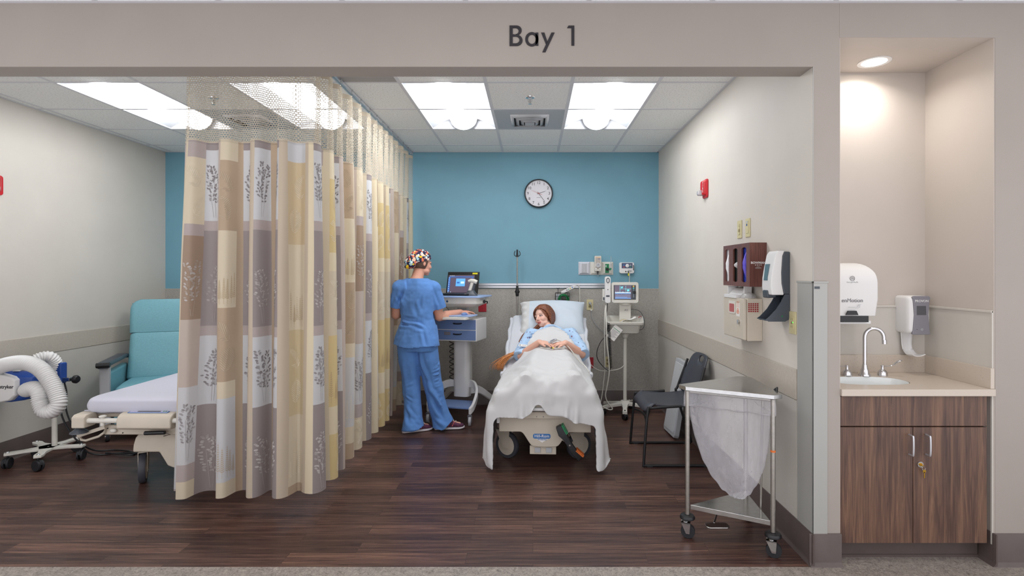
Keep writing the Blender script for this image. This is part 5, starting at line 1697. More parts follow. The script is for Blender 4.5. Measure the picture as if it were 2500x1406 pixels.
# ------------------------------------------------------------------ side chair
def build_chair():
    t = thing('side_chair', 'charcoal plastic side chair on black sled legs against the right wall', 'chair', (1.10, 4.25, 0), (0, 0, 0))
    # faces -x; local x from front (-) to back (+)
    hw = 0.255
    for sg in (-1, 1):
        y = sg * 0.262
        pts = [(0.02, y, 0.455), (-0.20, y * 0.96, 0.435), (-0.235, y * 0.97, 0.405), (-0.268, y * 1.03, 0.03), (-0.262, y * 1.04, 0.014), (-0.235, y * 1.04, 0.011), (0.22, y * 1.04, 0.011)]
        m = MB().tube([Vector(p) for p in spline(pts, 5)], 0.0105, 10)
        fr = obj('leg', m, MT['black'], t, angle=60)
        pts = [(0.22, y * 1.04, 0.011), (0.245, y * 1.03, 0.018), (0.235, y * 1.0, 0.06), (0.12, y * 0.97, 0.43), (0.13, y * 0.95, 0.50), (0.205, y * 0.84, 0.735)]
        m = MB().tube(spline(pts, 5), 0.0105, 10)
        obj('back_leg', m, MT['black'], t, angle=60)
        for x in (-0.225, 0.20):
            obj('glide', MB().box(x - 0.022, x + 0.022, y * 1.04 - 0.012, y * 1.04 + 0.012, 0.0, 0.012), MT['rubber'], t, bevel=0.002)
    pts = [(-0.245, -0.26, 0.30)] + [(-0.245 + 0.03 * math.sin(PI * k / 8), -0.26 + 0.52 * k / 8, 0.30 + 0.03 * math.sin(PI * k / 8)) for k in range(1, 8)] + [(-0.245, 0.26, 0.30)]
    obj('front_brace', MB().tube(pts, 0.008, 8), MT['black'], t)
    obj('rear_brace', MB().tube([(0.15, -0.25, 0.36), (0.15, 0.25, 0.36)], 0.008, 8), MT['black'], t)
    def seat(u, v):
        x = -0.255 + 0.45 * u; y = (v - 0.5) * 2 * (hw - 0.02 * (1 - u) - 0.02 * u)
        z = 0.452 - 0.020 * math.sin(PI * min(1, max(0, (u - 0.1) / 0.9))) + 0.012 * abs(2 * v - 1) ** 3
        if u < 0.12:
            z -= 0.055 * ((0.12 - u) / 0.12) ** 1.6
        k = abs(2 * v - 1)
        if k > 0.85 and u < 0.15:
            x += 0.03 * (k - 0.85) / 0.15
        if u > 0.92:
            z += 0.01
        return (x, y, z)
    o = obj('seat', MB().grid(seat, 24, 24), MT['seatgray'], t, solid=0.012, angle=60)
    # backrest with a hand hole near the top
    W, H = 0.215, 0.335
    cxh, cyh, hr = 0.0, H * 0.36, 0.0
    hole_c = (0.0, 0.125); hx, hy = 0.056, 0.026
    n = 40; outer = []; inner = []
    for i in range(n):
        a = 2 * PI * i / n
        c, s_ = math.cos(a), math.sin(a)
        ox_ = W * math.copysign(abs(c) ** 0.42, c); oy_ = (H / 2) * math.copysign(abs(s_) ** 0.42, s_)
        ox_ *= (0.86 + 0.14 * (0.5 - oy_ / H)) if oy_ > 0 else 1.0
        outer.append((ox_, oy_)); inner.append((hole_c[0] + hx * math.copysign(abs(c) ** 0.8, c), hole_c[1] + hy * math.copysign(abs(s_) ** 0.8, s_)))
    m = MB(); rings = []
    for k in range(9):
        f = k / 8; ring = []
        for (a, b), (c, d) in zip(outer, inner):
            y_ = a * (1 - f) + c * f; z_ = b * (1 - f) + d * f
            bow = 0.035 * (y_ / W) ** 2
            xx = 0.155 + 0.115 * ((z_ + H / 2) / H) + 0.0 - bow
            ring.append((xx, y_, 0.640 + z_))
        rings.append(ring)
    m.loft(rings, caps=False)
    obj('backrest', m, MT['seatgray'], t, solid=0.011, angle=60)
    # leaning back panel
    p = thing('leaning_panel', 'pale gray padded board leaning on the right wall behind the chair', 'panel', (1.232, 4.78, 0.0))
    m = MB()
    th = math.atan2(0.155 - 0.04, 0.66)
    # local: y width, tilted plane rising toward +x
    M = T(0.030, 0, 0.0, (0, th, 0)); m.M = M
    outl = [(-0.17, 0.015), (0.16, 0.0), (0.185, 0.03), (0.165, 0.655), (0.15, 0.675), (-0.13, 0.675), (-0.15, 0.655), (-0.185, 0.04)]
    m.loft([[(x, y, z) for y, z in outl] for x in (-0.045, 0.0)])
    obj('board', m, MT['lightgray'], p, bevel=0.006, bseg=3)
    m = MB(); m.M = M
    inn = [(y * 0.86, 0.34 + (z - 0.34) * 0.90) for y, z in outl]
    m.loft([[(x, y, z) for y, z in inn] for x in (-0.050, -0.044)])
    obj('face_pad', m, mat('pale_gray_pad', (196, 198, 200), 0.45), p, bevel=0.004)
build_chair()

# ------------------------------------------------------------------ vital signs monitor on its stand
def build_monitor_stand():
    X, Y = 0.955, 5.50
    t = thing('monitor_stand', 'off-white roll stand with pole and basket, carrying the vital signs monitor', 'roll stand', (X, Y, 0))
    m = MB()
    legs = [(-100, 0.27), (-10, 0.24), (65, 0.25), (140, 0.25), (190, 0.26)]
    feet = []
    for a, l_ in legs:
        c, s_ = math.cos(R(a)), math.sin(R(a)); px_, py_ = -s_, c
        top = [(0.0, 0.050), (l_ * 0.3, 0.030), (l_ * 0.65, 0.020), (l_, 0.024)]
        rings = []
        for d, w_ in top:
            zt = 0.125 - 0.035 * d / l_
            rings.append([(c * d + px_ * w_, s_ * d + py_ * w_, zt - 0.03), (c * d + px_ * w_, s_ * d + py_ * w_, zt), (c * d - px_ * w_, s_ * d - py_ * w_, zt), (c * d - px_ * w_, s_ * d - py_ * w_, zt - 0.03)])
        m.loft(rings)
        feet.append((c * (l_ - 0.02), s_ * (l_ - 0.02)))
    m.cyl((0, 0, 0.09), (0, 0, 0.135), 0.06, 0.045)
    obj('base', m, MT['offwhite'], t, bevel=0.004)
    for i, (x, y) in enumerate(feet):
        twin_caster(t, x, y, 0.034, R(20 + 50 * i), 'black', 0.10)
    obj('pole', MB().cyl((0, 0, 0.12), (0, 0, 0.86), 0.019, n=24), MT['offwhite'], t)
    obj('pole_collar', MB().lathe([(0.020, 0.78), (0.030, 0.79), (0.032, 0.80), (0.050, 0.860)], n=24), MT['offwhite'], t, angle=50)
    # basket tray
    m = MB()
    def ring(hx, hy, z, r, dy=0.0):
        return [(x, y + dy, z) for x, y in rrect(-hx, hx, -hy, hy, r, 4)]
    m.loft([ring(0.120, 0.075, 0.875, 0.03, -0.02), ring(0.140, 0.095, 0.89, 0.035, -0.02), ring(0.155, 0.115, 0.985, 0.035, -0.02), ring(0.185, 0.145, 0.99, 0.03, -0.02), ring(0.188, 0.148, 1.015, 0.03, -0.02), ring(0.176, 0.136, 1.018, 0.026, -0.02), ring(0.160, 0.118, 0.998, 0.026, -0.02), ring(0.140, 0.10, 0.955, 0.03, -0.02)], caps=True)
    M = T(0, 0, 0, (0, 0, R(-10)))
    o = obj('basket', m, MT['offwhite'], t, angle=50, bevel=0.002); o.matrix_local = M @ T(0, 0.01, -0.030 + 1.0, (R(9), 0, 0)) @ T(0, 0, -1.0)
    m = MB().box(-0.06, 0.06, 0.03, 0.085, 0.90, 1.13).cyl((0, 0.03, 1.125), (0, 0.03, 1.145), 0.065, 0.075)
    o = obj('monitor_bracket', m, MT['offwhite'], t, bevel=0.006); o.matrix_local = M
    text('lettering', 'A5', 0.032, MT['grayink'], t, M @ T(0.012, 0.029, 1.07, (PI / 2, 0, 0)), 0.0006)
    # monitor
    mo = thing('vital_signs_monitor', 'white vital signs monitor with lit screen on top of the roll stand', 'monitor', (X + 0.0, Y + 0.03, 1.147), (0, 0, R(-4)))
    hw, H = 0.138, 0.215
    outl = rrect(-hw, hw, 0, H, 0.022, 4)
    m = MB(); m.M = T(0, 0, 0)
    m.loft([[(x * k + dx, y, z * k2 + dz) for x, z in outl] for y, k, k2, dx, dz in ((-0.075, 0.97, 0.97, 0, 0.003), (-0.066, 1, 1, 0, 0), (0.0, 1, 1, 0, 0), (0.07, 0.93, 0.93, 0.01, 0.008))])
    obj('housing', m, MT['offwhite'], mo, angle=50)
    obj('bezel', MB().box(-0.118, 0.108, -0.0775, -0.074, 0.036, 0.185), MT['darkgray'], mo, bevel=0.001)
    s_ = obj('screen', MB().box(-0.108, 0.062, -0.0785, -0.077, 0.042, 0.180), MT['screen_gray'], mo)
    m = MB().box(-0.104, 0.056, -0.0792, -0.0784, 0.104, 0.110)
    rg = random.Random(2)
    for k in range(32):
        x = -0.100 + k * 0.0048
        m.box(x, x + 0.0028, -0.0794, -0.0784, 0.104, 0.110 + rg.uniform(0.001, 0.008))
    obj('trace', m, MT['screen_pale'], s_)
    m = MB()
    for k in range(24):
        x = -0.100 + k * 0.0064
        m.box(x, x + 0.0046, -0.0792, -0.0784, 0.052, 0.098 - rg.uniform(0, 0.012))
    obj('table_rows', m, MT['screen_gray2'], s_)
    obj('wave_rows', MB().box(-0.104, 0.056, -0.0796, -0.0788, 0.048, 0.053).box(-0.104, 0.056, -0.0796, -0.0788, 0.096, 0.0995).box(-0.104, 0.02, -0.0796, -0.0788, 0.060, 0.063), MT['screen_blue'], s_)
    for bod, x, z in (('97', -0.034, 0.160), ('85', 0.030, 0.130)):
        text('reading', bod, 0.024, MT['screen_cyan'], s_, T(x, -0.0786, z, (PI / 2, 0, 0)), 0.0006, bold=0.0006)
    obj('divider_lines', MB().box(-0.056, -0.0545, -0.0792, -0.0784, 0.115, 0.178).box(0.004, 0.0055, -0.0792, -0.0784, 0.115, 0.178).box(-0.054, 0.060, -0.0792, -0.0784, 0.145, 0.1465), MT['screen_cyan'], s_)
    for k, (cn, z) in enumerate((((230, 190, 90), 0.172), ((90, 190, 200), 0.153), ((100, 120, 130), 0.134), ((120, 130, 140), 0.084), ((120, 130, 140), 0.066))):
        obj('button', MB().cyl((0.084, -0.080, z), (0.084, -0.076, z), 0.0085, n=16), mat('monitor_button', cn, 0.4), mo)
    obj('dial_knob', MB().lathe([(0.012, 0), (0.014, -0.006), (0.013, -0.018), (0.004, -0.020)], (0.094, -0.077, 0.112), 20, axis='y'), MT['black'], mo)
    # thermometer probe box on the left with coiled cords
    th = thing('probe_thermometer', 'white handheld probe unit in its holder left of the vital signs monitor', 'thermometer', (X - 0.185, Y + 0.02, 1.165), (0, 0, 0))
    obj('holder', MB().box(-0.045, 0.03, 0.0, 0.045, 0.0, 0.125), MT['offwhite'], th, bevel=0.006)
    obj('dark_port', MB().box(-0.040, -0.024, -0.001, 0.002, 0.01, 0.04), MT['darkgray'], th)
    m = MB(); m.loft([[(x, -0.042, z) for x, z in rrect(-0.024, 0.034, -0.02, 0.255, 0.022, 4)], [(x, 0.0, z) for x, z in rrect(-0.026, 0.036, -0.022, 0.257, 0.022, 4)]])
    obj('unit', m, MT['white'], th, bevel=0.004)
    obj('display', MB().box(-0.014, 0.022, -0.0435, -0.041, 0.045, 0.062), MT['darkgray'], th)
    obj('key', MB().cyl((0.004, -0.044, 0.12), (0.004, -0.041, 0.12), 0.005, n=12), MT['black'], th)
    m = MB().tube([(0.005 + 0.014 * math.cos(a), -0.043, 0.215 + 0.024 * math.sin(a)) for a in np.linspace(0, 2 * PI, 21)[:-1]], 0.004, 6, closed=True)
    obj('clip_ring', m, MT['darkgray'], th)
    pts = [(0.002, -0.02, -0.02), (0.0, -0.02, -0.08), (-0.010, -0.02, -0.14), (-0.012, -0.03, -0.22)]
    obj('probe_cord', MB().tube(spline(pts, 5), 0.0045, 7), MT['black'], th, angle=60)
    # coiled black cord hanging past the basket
    cc = thing('coiled_cord', 'black coiled cord hanging below the monitor basket', 'cord', (X - 0.185, Y - 0.115, 0.62))
    pts = []
    for k in range(260):
        a = k * 0.75; f = k / 260
        z = 0.335 - f * 0.46
        pts.append((0.012 * math.cos(a) + 0.022 * f, 0.012 * math.sin(a), z))
    obj('coil', MB().tube(pts, 0.0042, 5), MT['black'], cc, angle=70)
    pts = [(0.02, 0, -0.125), (0.005, 0, -0.155), (-0.03, 0.02, -0.14), (-0.10, 0.04, -0.06), (-0.115, 0.05, 0.02), (-0.08, 0.06, 0.12), (-0.02, 0.06, 0.2), (0.0, 0.05, 0.30)]
    obj('loop', MB().tube(spline(pts, 6), 0.004, 6), MT['black'], cc, angle=60)
    # pale hoses
    h = thing('monitor_hose', 'pale hose looping from the monitor down to the floor beside the bed', 'hose', (X - 0.20, Y - 0.125, 0.0))
    pts = [(0.02, 0.17, 1.15), (0.0, 0.10, 1.08), (-0.012, 0.0, 0.95), (-0.005, 0, 0.75), (0.012, 0, 0.6), (0.018, 0, 0.45), (-0.005, 0, 0.3), (-0.02, 0, 0.22), (0.0, 0, 0.15), (0.05, 0, 0.085), (0.02, -0.01, 0.075), (-0.04, -0.01, 0.10), (-0.09, -0.02, 0.14)]
    obj('hose', MB().tube(spline(pts, 6), 0.006, 8), MT['offwhite'], h, angle=60)
    h2 = thing('monitor_hose', 'second pale hose hanging straight behind the looping one, left of the stand pole', 'hose', (X - 0.20, Y - 0.08, 0.0))
    pts = [(0.0, 0.10, 1.12), (-0.02, 0.02, 0.98), (-0.022, 0, 0.7), (-0.018, 0, 0.5), (-0.03, 0, 0.36), (-0.05, 0, 0.2), (-0.07, 0, 0.10), (-0.06, -0.02, 0.06)]
    obj('hose', MB().tube(spline(pts, 6), 0.005, 8), MT['offwhite'], h2, angle=60)
    h3 = thing('side_cable', 'pale cable swinging from the monitor pole to the bed', 'cable', (X, Y, 0.0))
    pts = [(-0.012, -0.015, 0.50), (-0.06, -0.03, 0.47), (-0.15, -0.05, 0.455), (-0.26, -0.06, 0.455), (-0.33, -0.08, 0.49), (-0.36, -0.08, 0.52)]
    obj('cable', MB().tube(spline(pts, 6), 0.0042, 7), MT['offwhite'], h3, angle=60)
    h4 = thing('dark_cable', 'thin dark cable looping under the right side of the monitor basket', 'cable', (X, Y, 0.0))
    pts = [(0.07, 0.06, 1.08), (0.16, 0.08, 1.06), (0.20, 0.05, 1.0), (0.19, -0.05, 0.93), (0.165, -0.08, 0.885), (0.12, -0.05, 0.87)]
    obj('cable', MB().tube(spline(pts, 6), 0.0028, 6), MT['darkgray'], h4, angle=60)
    # instruction tag
    tg = thing('instruction_tag', 'white instruction tag hanging tilted under the basket', 'tag', (X - 0.075, Y - 0.12, 0.915))
    m = MB(); m.M = T(0, 0, 0, (0, R(-38), 0)); m.box(-0.075, 0.045, -0.001, 0.001, -0.09, -0.012)
    m = MB(); m.M = T(0, 0, 0, (0, R(38), 0)); m.box(-0.048, 0.048, -0.001, 0.001, -0.155, -0.01)
    obj('card', m, MT['paper'], tg)
    m = MB(); m.M = T(0, 0, 0, (0, R(38), 0))
    m.box(-0.042, 0.042, -0.0018, -0.001, -0.048, -0.043)
    obj('green_line', m, MT['green'], tg)
    m = MB(); m.M = T(0, 0, 0, (0, R(38), 0))
    for k in range(9):
        m.box(-0.040, 0.040 - (k % 3) * 0.012, -0.0016, -0.001, -0.062 - k * 0.009, -0.059 - k * 0.009)
    obj('print_lines', m, MT['grayink'], tg)
    # papers in the basket, red cap
    pk = thing('opened_packaging', 'crumpled white packaging lying in the monitor basket', 'packaging', (X + 0.03, Y - 0.05, 0.93))
    m = MB()
    def crumple(u, v):
        return (-0.06 + 0.14 * u, -0.05 + 0.10 * v, 0.03 + 0.035 * u + 0.014 * mnoise.noise(Vector((u * 4, v * 4, 1.3))) + 0.01 * math.sin(5 * v + 3 * u))
    obj('wrapper', MB().grid(crumple, 14, 10), MT['paper'], pk, solid=0.001, angle=20)
    obj('cream_sheet', MB().grid(lambda u, v: (-0.10 + 0.10 * u, -0.06 + 0.06 * v, 0.035 + 0.018 * math.sin(PI * u)), 8, 4), mat('cream_paper', (206, 190, 150), 0.7), pk, solid=0.001)
    rp = thing('red_strap', 'short red strap on the right rear corner of the monitor basket', 'strap', (X + 0.165, Y + 0.01, 0.995))
    obj('band', MB().tube([(-0.035, -0.07, 0.003), (-0.01, 0.0, 0.012), (0.02, 0.06, 0.003)], 0.004, 6), MT['red'], rp)
build_monitor_stand()

# ------------------------------------------------------------------ computer cart
def build_cart():
    ang = R(-14)
    X, Y = -0.745, 5.36
    t = thing('computer_cart', 'white and blue computer cart with two drawers in front of the nurse', 'cart', (X, Y, 0), (0, 0, ang))
    # local: -y front, x right
    # base: two rear legs and curved front arms with low blue shelf
    m = MB()
    for sg in (-1, 1):
        pts = [(sg * 0.05, 0.09, 0.34), (sg * 0.15, 0.03, 0.335), (sg * 0.225, -0.10, 0.28), (sg * 0.235, -0.22, 0.19), (sg * 0.215, -0.27, 0.145)]
        P_ = spline(pts, 5)
        rings = []
        for i, p in enumerate(P_):
            f = i / (len(P_) - 1); hh = 0.050 - 0.012 * f; w_ = 0.014
            rings.append([(p.x - w_, p.y, p.z - hh), (p.x + w_, p.y, p.z - hh), (p.x + w_, p.y, p.z + hh * 0.6), (p.x - w_, p.y, p.z + hh * 0.6)])
        m.loft(rings)
    obj('front_arm', m, MT['white'], t, bevel=0.006, bseg=3, angle=60)
    m = MB()
    for sg in (-1, 1):
        pts = [(sg * 0.07, 0.12, 0.26), (sg * 0.15, 0.17, 0.25), (sg * 0.24, 0.24, 0.17), (sg * 0.29, 0.27, 0.12)]
        P_ = spline(pts, 5); rings = []
        for i, p in enumerate(P_):
            f = i / (len(P_) - 1); hh = 0.045 - 0.020 * f; w_ = 0.016
            rings.append([(p.x - w_, p.y, p.z - hh), (p.x + w_, p.y, p.z - hh), (p.x + w_, p.y, p.z + hh), (p.x - w_, p.y, p.z + hh)])
        m.loft(rings)
    obj('rear_arm', m, MT['white'], t, bevel=0.006, angle=60)
    sh = [(-0.21, -0.25), (0.21, -0.25), (0.225, -0.12), (0.15, 0.03), (-0.15, 0.03), (-0.225, -0.12)]
    obj('lower_shelf', MB().prism(sh, 0.150, 0.168), MT['cartblue'], t, bevel=0.004)
    for (x, y, a) in ((-0.215, -0.265, 0.1), (0.215, -0.265, 0.15), (-0.29, 0.25, 0.6), (0.29, 0.25, 0.3)):
        fork_caster(t, x, y, 0.046, R(8) + a, 'lightgray', 'gray', 0.13, 0.024)
    # column
    m = MB().loft([[(x, y, z) for x, y in rrect(-0.085, 0.085, 0.03, 0.15, 0.045)] for z in (0.20, 0.80)])
    obj('column', m, MT['white'], t, angle=50)
    obj('column_strip', MB().box(0.060, 0.082, 0.055, 0.16, 0.34, 0.80), MT['offwhite'], t, bevel=0.006)
    m = MB().box(-0.055, 0.06, 0.07, 0.13, 0.80, 1.14)
    obj('upper_post', m, MT['lightgray'], t, bevel=0.012)
    # drawers
    hw = 0.235
    bd = obj('drawer_cabinet', MB().box(-hw, hw, -0.135, 0.165, 0.785, 1.005), MT['white'], t, bevel=0.008, bseg=3)
    for k, z in enumerate((0.900, 0.797)):
        d = obj('drawer', MB().box(-hw + 0.010, hw - 0.008, -0.140, -0.132, z, z + 0.096), MT['cartblue'], t, bevel=0.002)
        m = MB().tube(spline([(0.0, -0.140, z + 0.062), (0.004, -0.158, z + 0.060), (0.02, -0.162, z + 0.058), (0.06, -0.162, z + 0.058), (0.076, -0.158, z + 0.060), (0.08, -0.140, z + 0.062)], 3), 0.006, 8)
        obj('handle', m, MT['black'], d)
    obj('keypad_lock', MB().box(-0.10, -0.035, -0.148, -0.140, 0.845, 0.876), MT['gray'], d, bevel=0.002)
    # worktop with body below
    tp = [(x, y) for x, y in rrect(-0.275, 0.285, -0.175, 0.215, 0.035, 4)]
    obj('worktop', MB().prism(tp, 1.215, 1.231), MT['carttop'], t, bevel=0.004)
    m = MB().loft([[(x, y, z) for x, y in rrect(-a, a, -b + 0.02, b + 0.02, 0.04, 4)] for a, b, z in ((0.165, 0.10, 1.112), (0.235, 0.155, 1.145), (0.255, 0.175, 1.155), (0.258, 0.178, 1.2145))])
    body = obj('top_housing', m, MT['offwhite'], t, angle=40)
    m = MB()
    for i in range(26):
        for j in range(5):
            x = -0.235 + i * 0.014 + (j % 2) * 0.007; z = 1.160 + j * 0.011
            m.box(x, x + 0.005, -0.1605, -0.157, z, z + 0.004)
    obj('vent_dots', m, MT['lightgray'], body)
    m = MB()
    for i in range(10):
        y = -0.10 + i * 0.02
        m.box(0.2575, 0.2605, y, y + 0.007, 1.185, 1.208)
    obj('vent_slots', m, MT['lightgray'], body)
    obj('lock', MB().cyl((-0.06, -0.166, 1.178), (-0.06, -0.157, 1.178), 0.010), MT['steel'], body)
    m = MB().ell((0.262, 0.02, 1.17), 0.006, 0.035, 0.018)
    obj('side_grip', m, MT['black'], body)
    obj('side_knob', MB().tube(spline([(0.258, 0.04, 1.17), (0.275, 0.07, 1.168), (0.27, 0.085, 1.15)], 4), 0.006, 8), MT['black'], body)
    # keyboard tray
    m = MB().prism(rrect(-0.24, 0.235, -0.42, -0.13, 0.03, 4), 1.020, 1.044)
    obj('keyboard_tray', m, MT['offwhite'], t, bevel=0.004)
    m = MB().prism(rrect(-0.05, 0.265, -0.36, -0.16, 0.03, 4), 1.046, 1.056)
    obj('mouse_platform', m, MT['carttop'], t, bevel=0.003)
    m = MB().tube([(-0.14, -0.12, 1.12), (-0.13, -0.14, 1.05)], 0.003, 6)
    obj('cable', m, MT['black'], t)
    m = MB().tube([(-0.09, -0.12, 1.12), (-0.03, -0.15, 1.07)], 0.003, 6)
    obj('cable', m, MT['black'], t)
    # coiled power cord beside the column
    pts = []
    for k in range(120):
        a = k * 0.42
        pts.append((-0.110 + 0.022 * math.cos(a), 0.07 + 0.022 * math.sin(a), 0.785 - k * 0.0035))
    obj('coiled_power_cord', MB().tube(pts, 0.0045, 6), MT['black'], t, angle=70)
    # mouse under the hand
    M = Matrix.Translation((X, Y, 0)) @ Matrix.Rotation(ang, 4, 'Z')
    def wl(x, y, z):
        return tuple(M @ Vector((x, y, z)))
    # laptop
    lp = thing('laptop', 'open black laptop with a lit screen on the blue cart top', 'laptop', wl(-0.03, 0.03, 1.2315), (0, 0, ang - R(2)))
    obj('base', MB().box(-0.175, 0.175, -0.14, 0.10, 0, 0.018), MT['black'], lp, bevel=0.003)
    kb = MB()
    for i in range(12):
        for j in range(4):
            kb.box(-0.15 + i * 0.025, -0.15 + i * 0.025 + 0.021, -0.04 + j * 0.024, -0.04 + j * 0.024 + 0.020, 0.018, 0.020)
    obj('keyboard', kb, MT['darkgray'], lp)
    Ms = T(0, 0.10, 0.012, (R(-14), 0, 0))
    m = MB(); m.M = Ms; m.box(-0.178, 0.178, 0, 0.012, 0, 0.232)
    sc = obj('lid', m, MT['black'], lp, bevel=0.003)
    def sb(nm, x0, x1, z0, z1, mt_, dy=0.0):
        m = MB(); m.M = Ms; m.box(x0, x1, -0.0012 - dy, 0.0, z0, z1); return obj(nm, m, MT[mt_], sc)
    sb('screen', -0.164, 0.128, 0.010, 0.196, 'screen_gray')
    sb('title_bar', -0.158, 0.118, 0.172, 0.182, 'screen_blue_dark', 0.0006)
    sb('window_edge', 0.104, 0.112, 0.02, 0.172, 'screen_blue_dark', 0.0006)
    sb('desktop_strip', -0.164, -0.140, 0.020, 0.172, 'screen_blue_dark', 0.0005)
    sb('dialog_box', -0.075, 0.028, 0.078, 0.160, 'screen_blue', 0.0008)
    sb('dialog_button', -0.020, 0.018, 0.106, 0.128, 'screen_pale', 0.0012)
    sb('dialog_mark', -0.064, -0.034, 0.108, 0.124, 'screen_blue_dark', 0.0012)
    m = MB(); m.M = Ms
    for k in range(7):
        m.box(-0.158, -0.150, -0.0022, -0.001, 0.03 + k * 0.022, 0.037 + k * 0.022)
    for k in range(3):
        m.box(-0.145 + k * 0.018, -0.137 + k * 0.018, -0.0022, -0.001, 0.186, 0.192)
    m.box(-0.158, -0.150, -0.0022, -0.001, 0.013, 0.020).box(-0.128, -0.122, -0.0022, -0.001, 0.013, 0.020)
    obj('icons', m, MT['screen_pale'], sc)
    m = MB(); m.M = Ms; m.box(0.102, 0.158, -0.0014, 0.0, 0.206, 0.222)
    obj('yellow_sticker', m, MT['yellow'], sc)
    # barcode scanner in its cradle
    bs = thing('barcode_scanner', 'white and black barcode scanner standing in a dark cradle beside the laptop screen', 'scanner', wl(0.145, -0.045, 1.2315), (0, 0, ang + R(10)))
    m = MB().loft([[(x, y, z) for x, y in rrect(-a, a, -b, b, 0.02, 4)] for a, b, z in ((0.062, 0.050, 0), (0.060, 0.048, 0.012), (0.044, 0.034, 0.030), (0.034, 0.026, 0.052))])
    obj('cradle', m, MT['darkgray'], bs, angle=50)
    obj('white_label', MB().box(-0.060, -0.036, -0.0505, -0.047, 0.008, 0.020), MT['whiteink'], bs)
    m = MB().tube([(-0.012, 0, 0.04), (-0.004, 0, 0.075), (0.010, 0, 0.12)], [0.024, 0.020, 0.017], 14)
    obj('grip_sleeve', MB().tube([(0.006, 0.006, 0.03), (0.016, 0.006, 0.07), (0.030, 0.008, 0.115)], [0.022, 0.020, 0.016], 14), MT['darkgray'], bs)
    obj('grip', MB().tube([(-0.016, -0.006, 0.035), (-0.004, -0.006, 0.075), (0.012, -0.004, 0.128)], [0.019, 0.017, 0.017], 14), MT['offwhite'], bs)
    m = MB().tube([(-0.028, -0.002, 0.142), (0.0, -0.002, 0.148), (0.03, -0.004, 0.144), (0.062, -0.006, 0.132)], [0.012, 0.021, 0.022, 0.020], 14)
    obj('head', m, MT['offwhite'], bs, angle=60)
    obj('scan_window', MB().cyl((0.056, -0.006, 0.134), (0.064, -0.0065, 0.131), 0.0185, n=18), MT['darkgray'], bs)
    # small dark device left of the laptop
    sd = thing('handheld_device', 'small black device lying at the left end of the cart top', 'device', wl(-0.235, -0.04, 1.2315), (0, 0, ang))
    obj('case', MB().prism(rrect(-0.03, 0.045, -0.02, 0.02, 0.01), 0, 0.014), MT['black'], sd, bevel=0.003)
    mo = thing('computer_mouse', 'blue-gray mouse under the hand of the person in scrubs', 'mouse', wl(0.17, -0.29, 1.0565), (0, 0, ang))
    obj('shell', MB().ell((0, 0, 0.008), 0.028, 0.045, 0.018), MT['cartblue'], mo)
    return wl
cart_wl = build_cart()
# ------------------------------------------------------------------ rounded slab used for mattresses
def slab(m, hw, path_, th, r=0.035, ends=True, n=6, bulge=0.0):
    """mattress: path_ is a list of (y, z) of the top surface; thickness th downwards (normal to the path)"""
    P_ = [Vector((0, y, z)) for y, z in path_]
    rings = []
    def ringat(i, k):
        a = P_[max(0, i - 1)]; b = P_[min(len(P_) - 1, i + 1)]
        t = (b - a).normalized(); nrm = Vector((0, -t.z, t.y))
        pr = rrect(-hw + k, hw - k, -th + k * 0.6, 0 - k * 0.6, max(0.004, r - k * 0.3), n)
        return [P_[i] + Vector((x, 0, 0)) + nrm * z for x, z in pr], t
    for i in range(len(P_)):
        if i == 0:
            ring, t = ringat(0, 0.03); rings.append([p - t * 0.0 for p in ring])
            ring, t = ringat(0, 0.010); rings.append([p + t * 0.008 for p in ring])
            ring, t = ringat(0, 0.0); rings.append([p + t * 0.028 for p in ring])
            continue
        if i == len(P_) - 1:
            ring, t = ringat(i, 0.0); rings.append([p - t * 0.028 for p in ring])
            ring, t = ringat(i, 0.010); rings.append([p - t * 0.008 for p in ring])
            ring, t = ringat(i, 0.03); rings.append(ring)
            continue
        ring, t = ringat(i, 0.0); rings.append(ring)
    m.loft(rings)
    return m

BEDM = Matrix.Translation((0.085, 3.87, 0)) @ Matrix.Rotation(R(-2.5), 4, 'Z')
BROT = (0, 0, R(-2.5))
BLOC = (0.085, 3.87, 0)

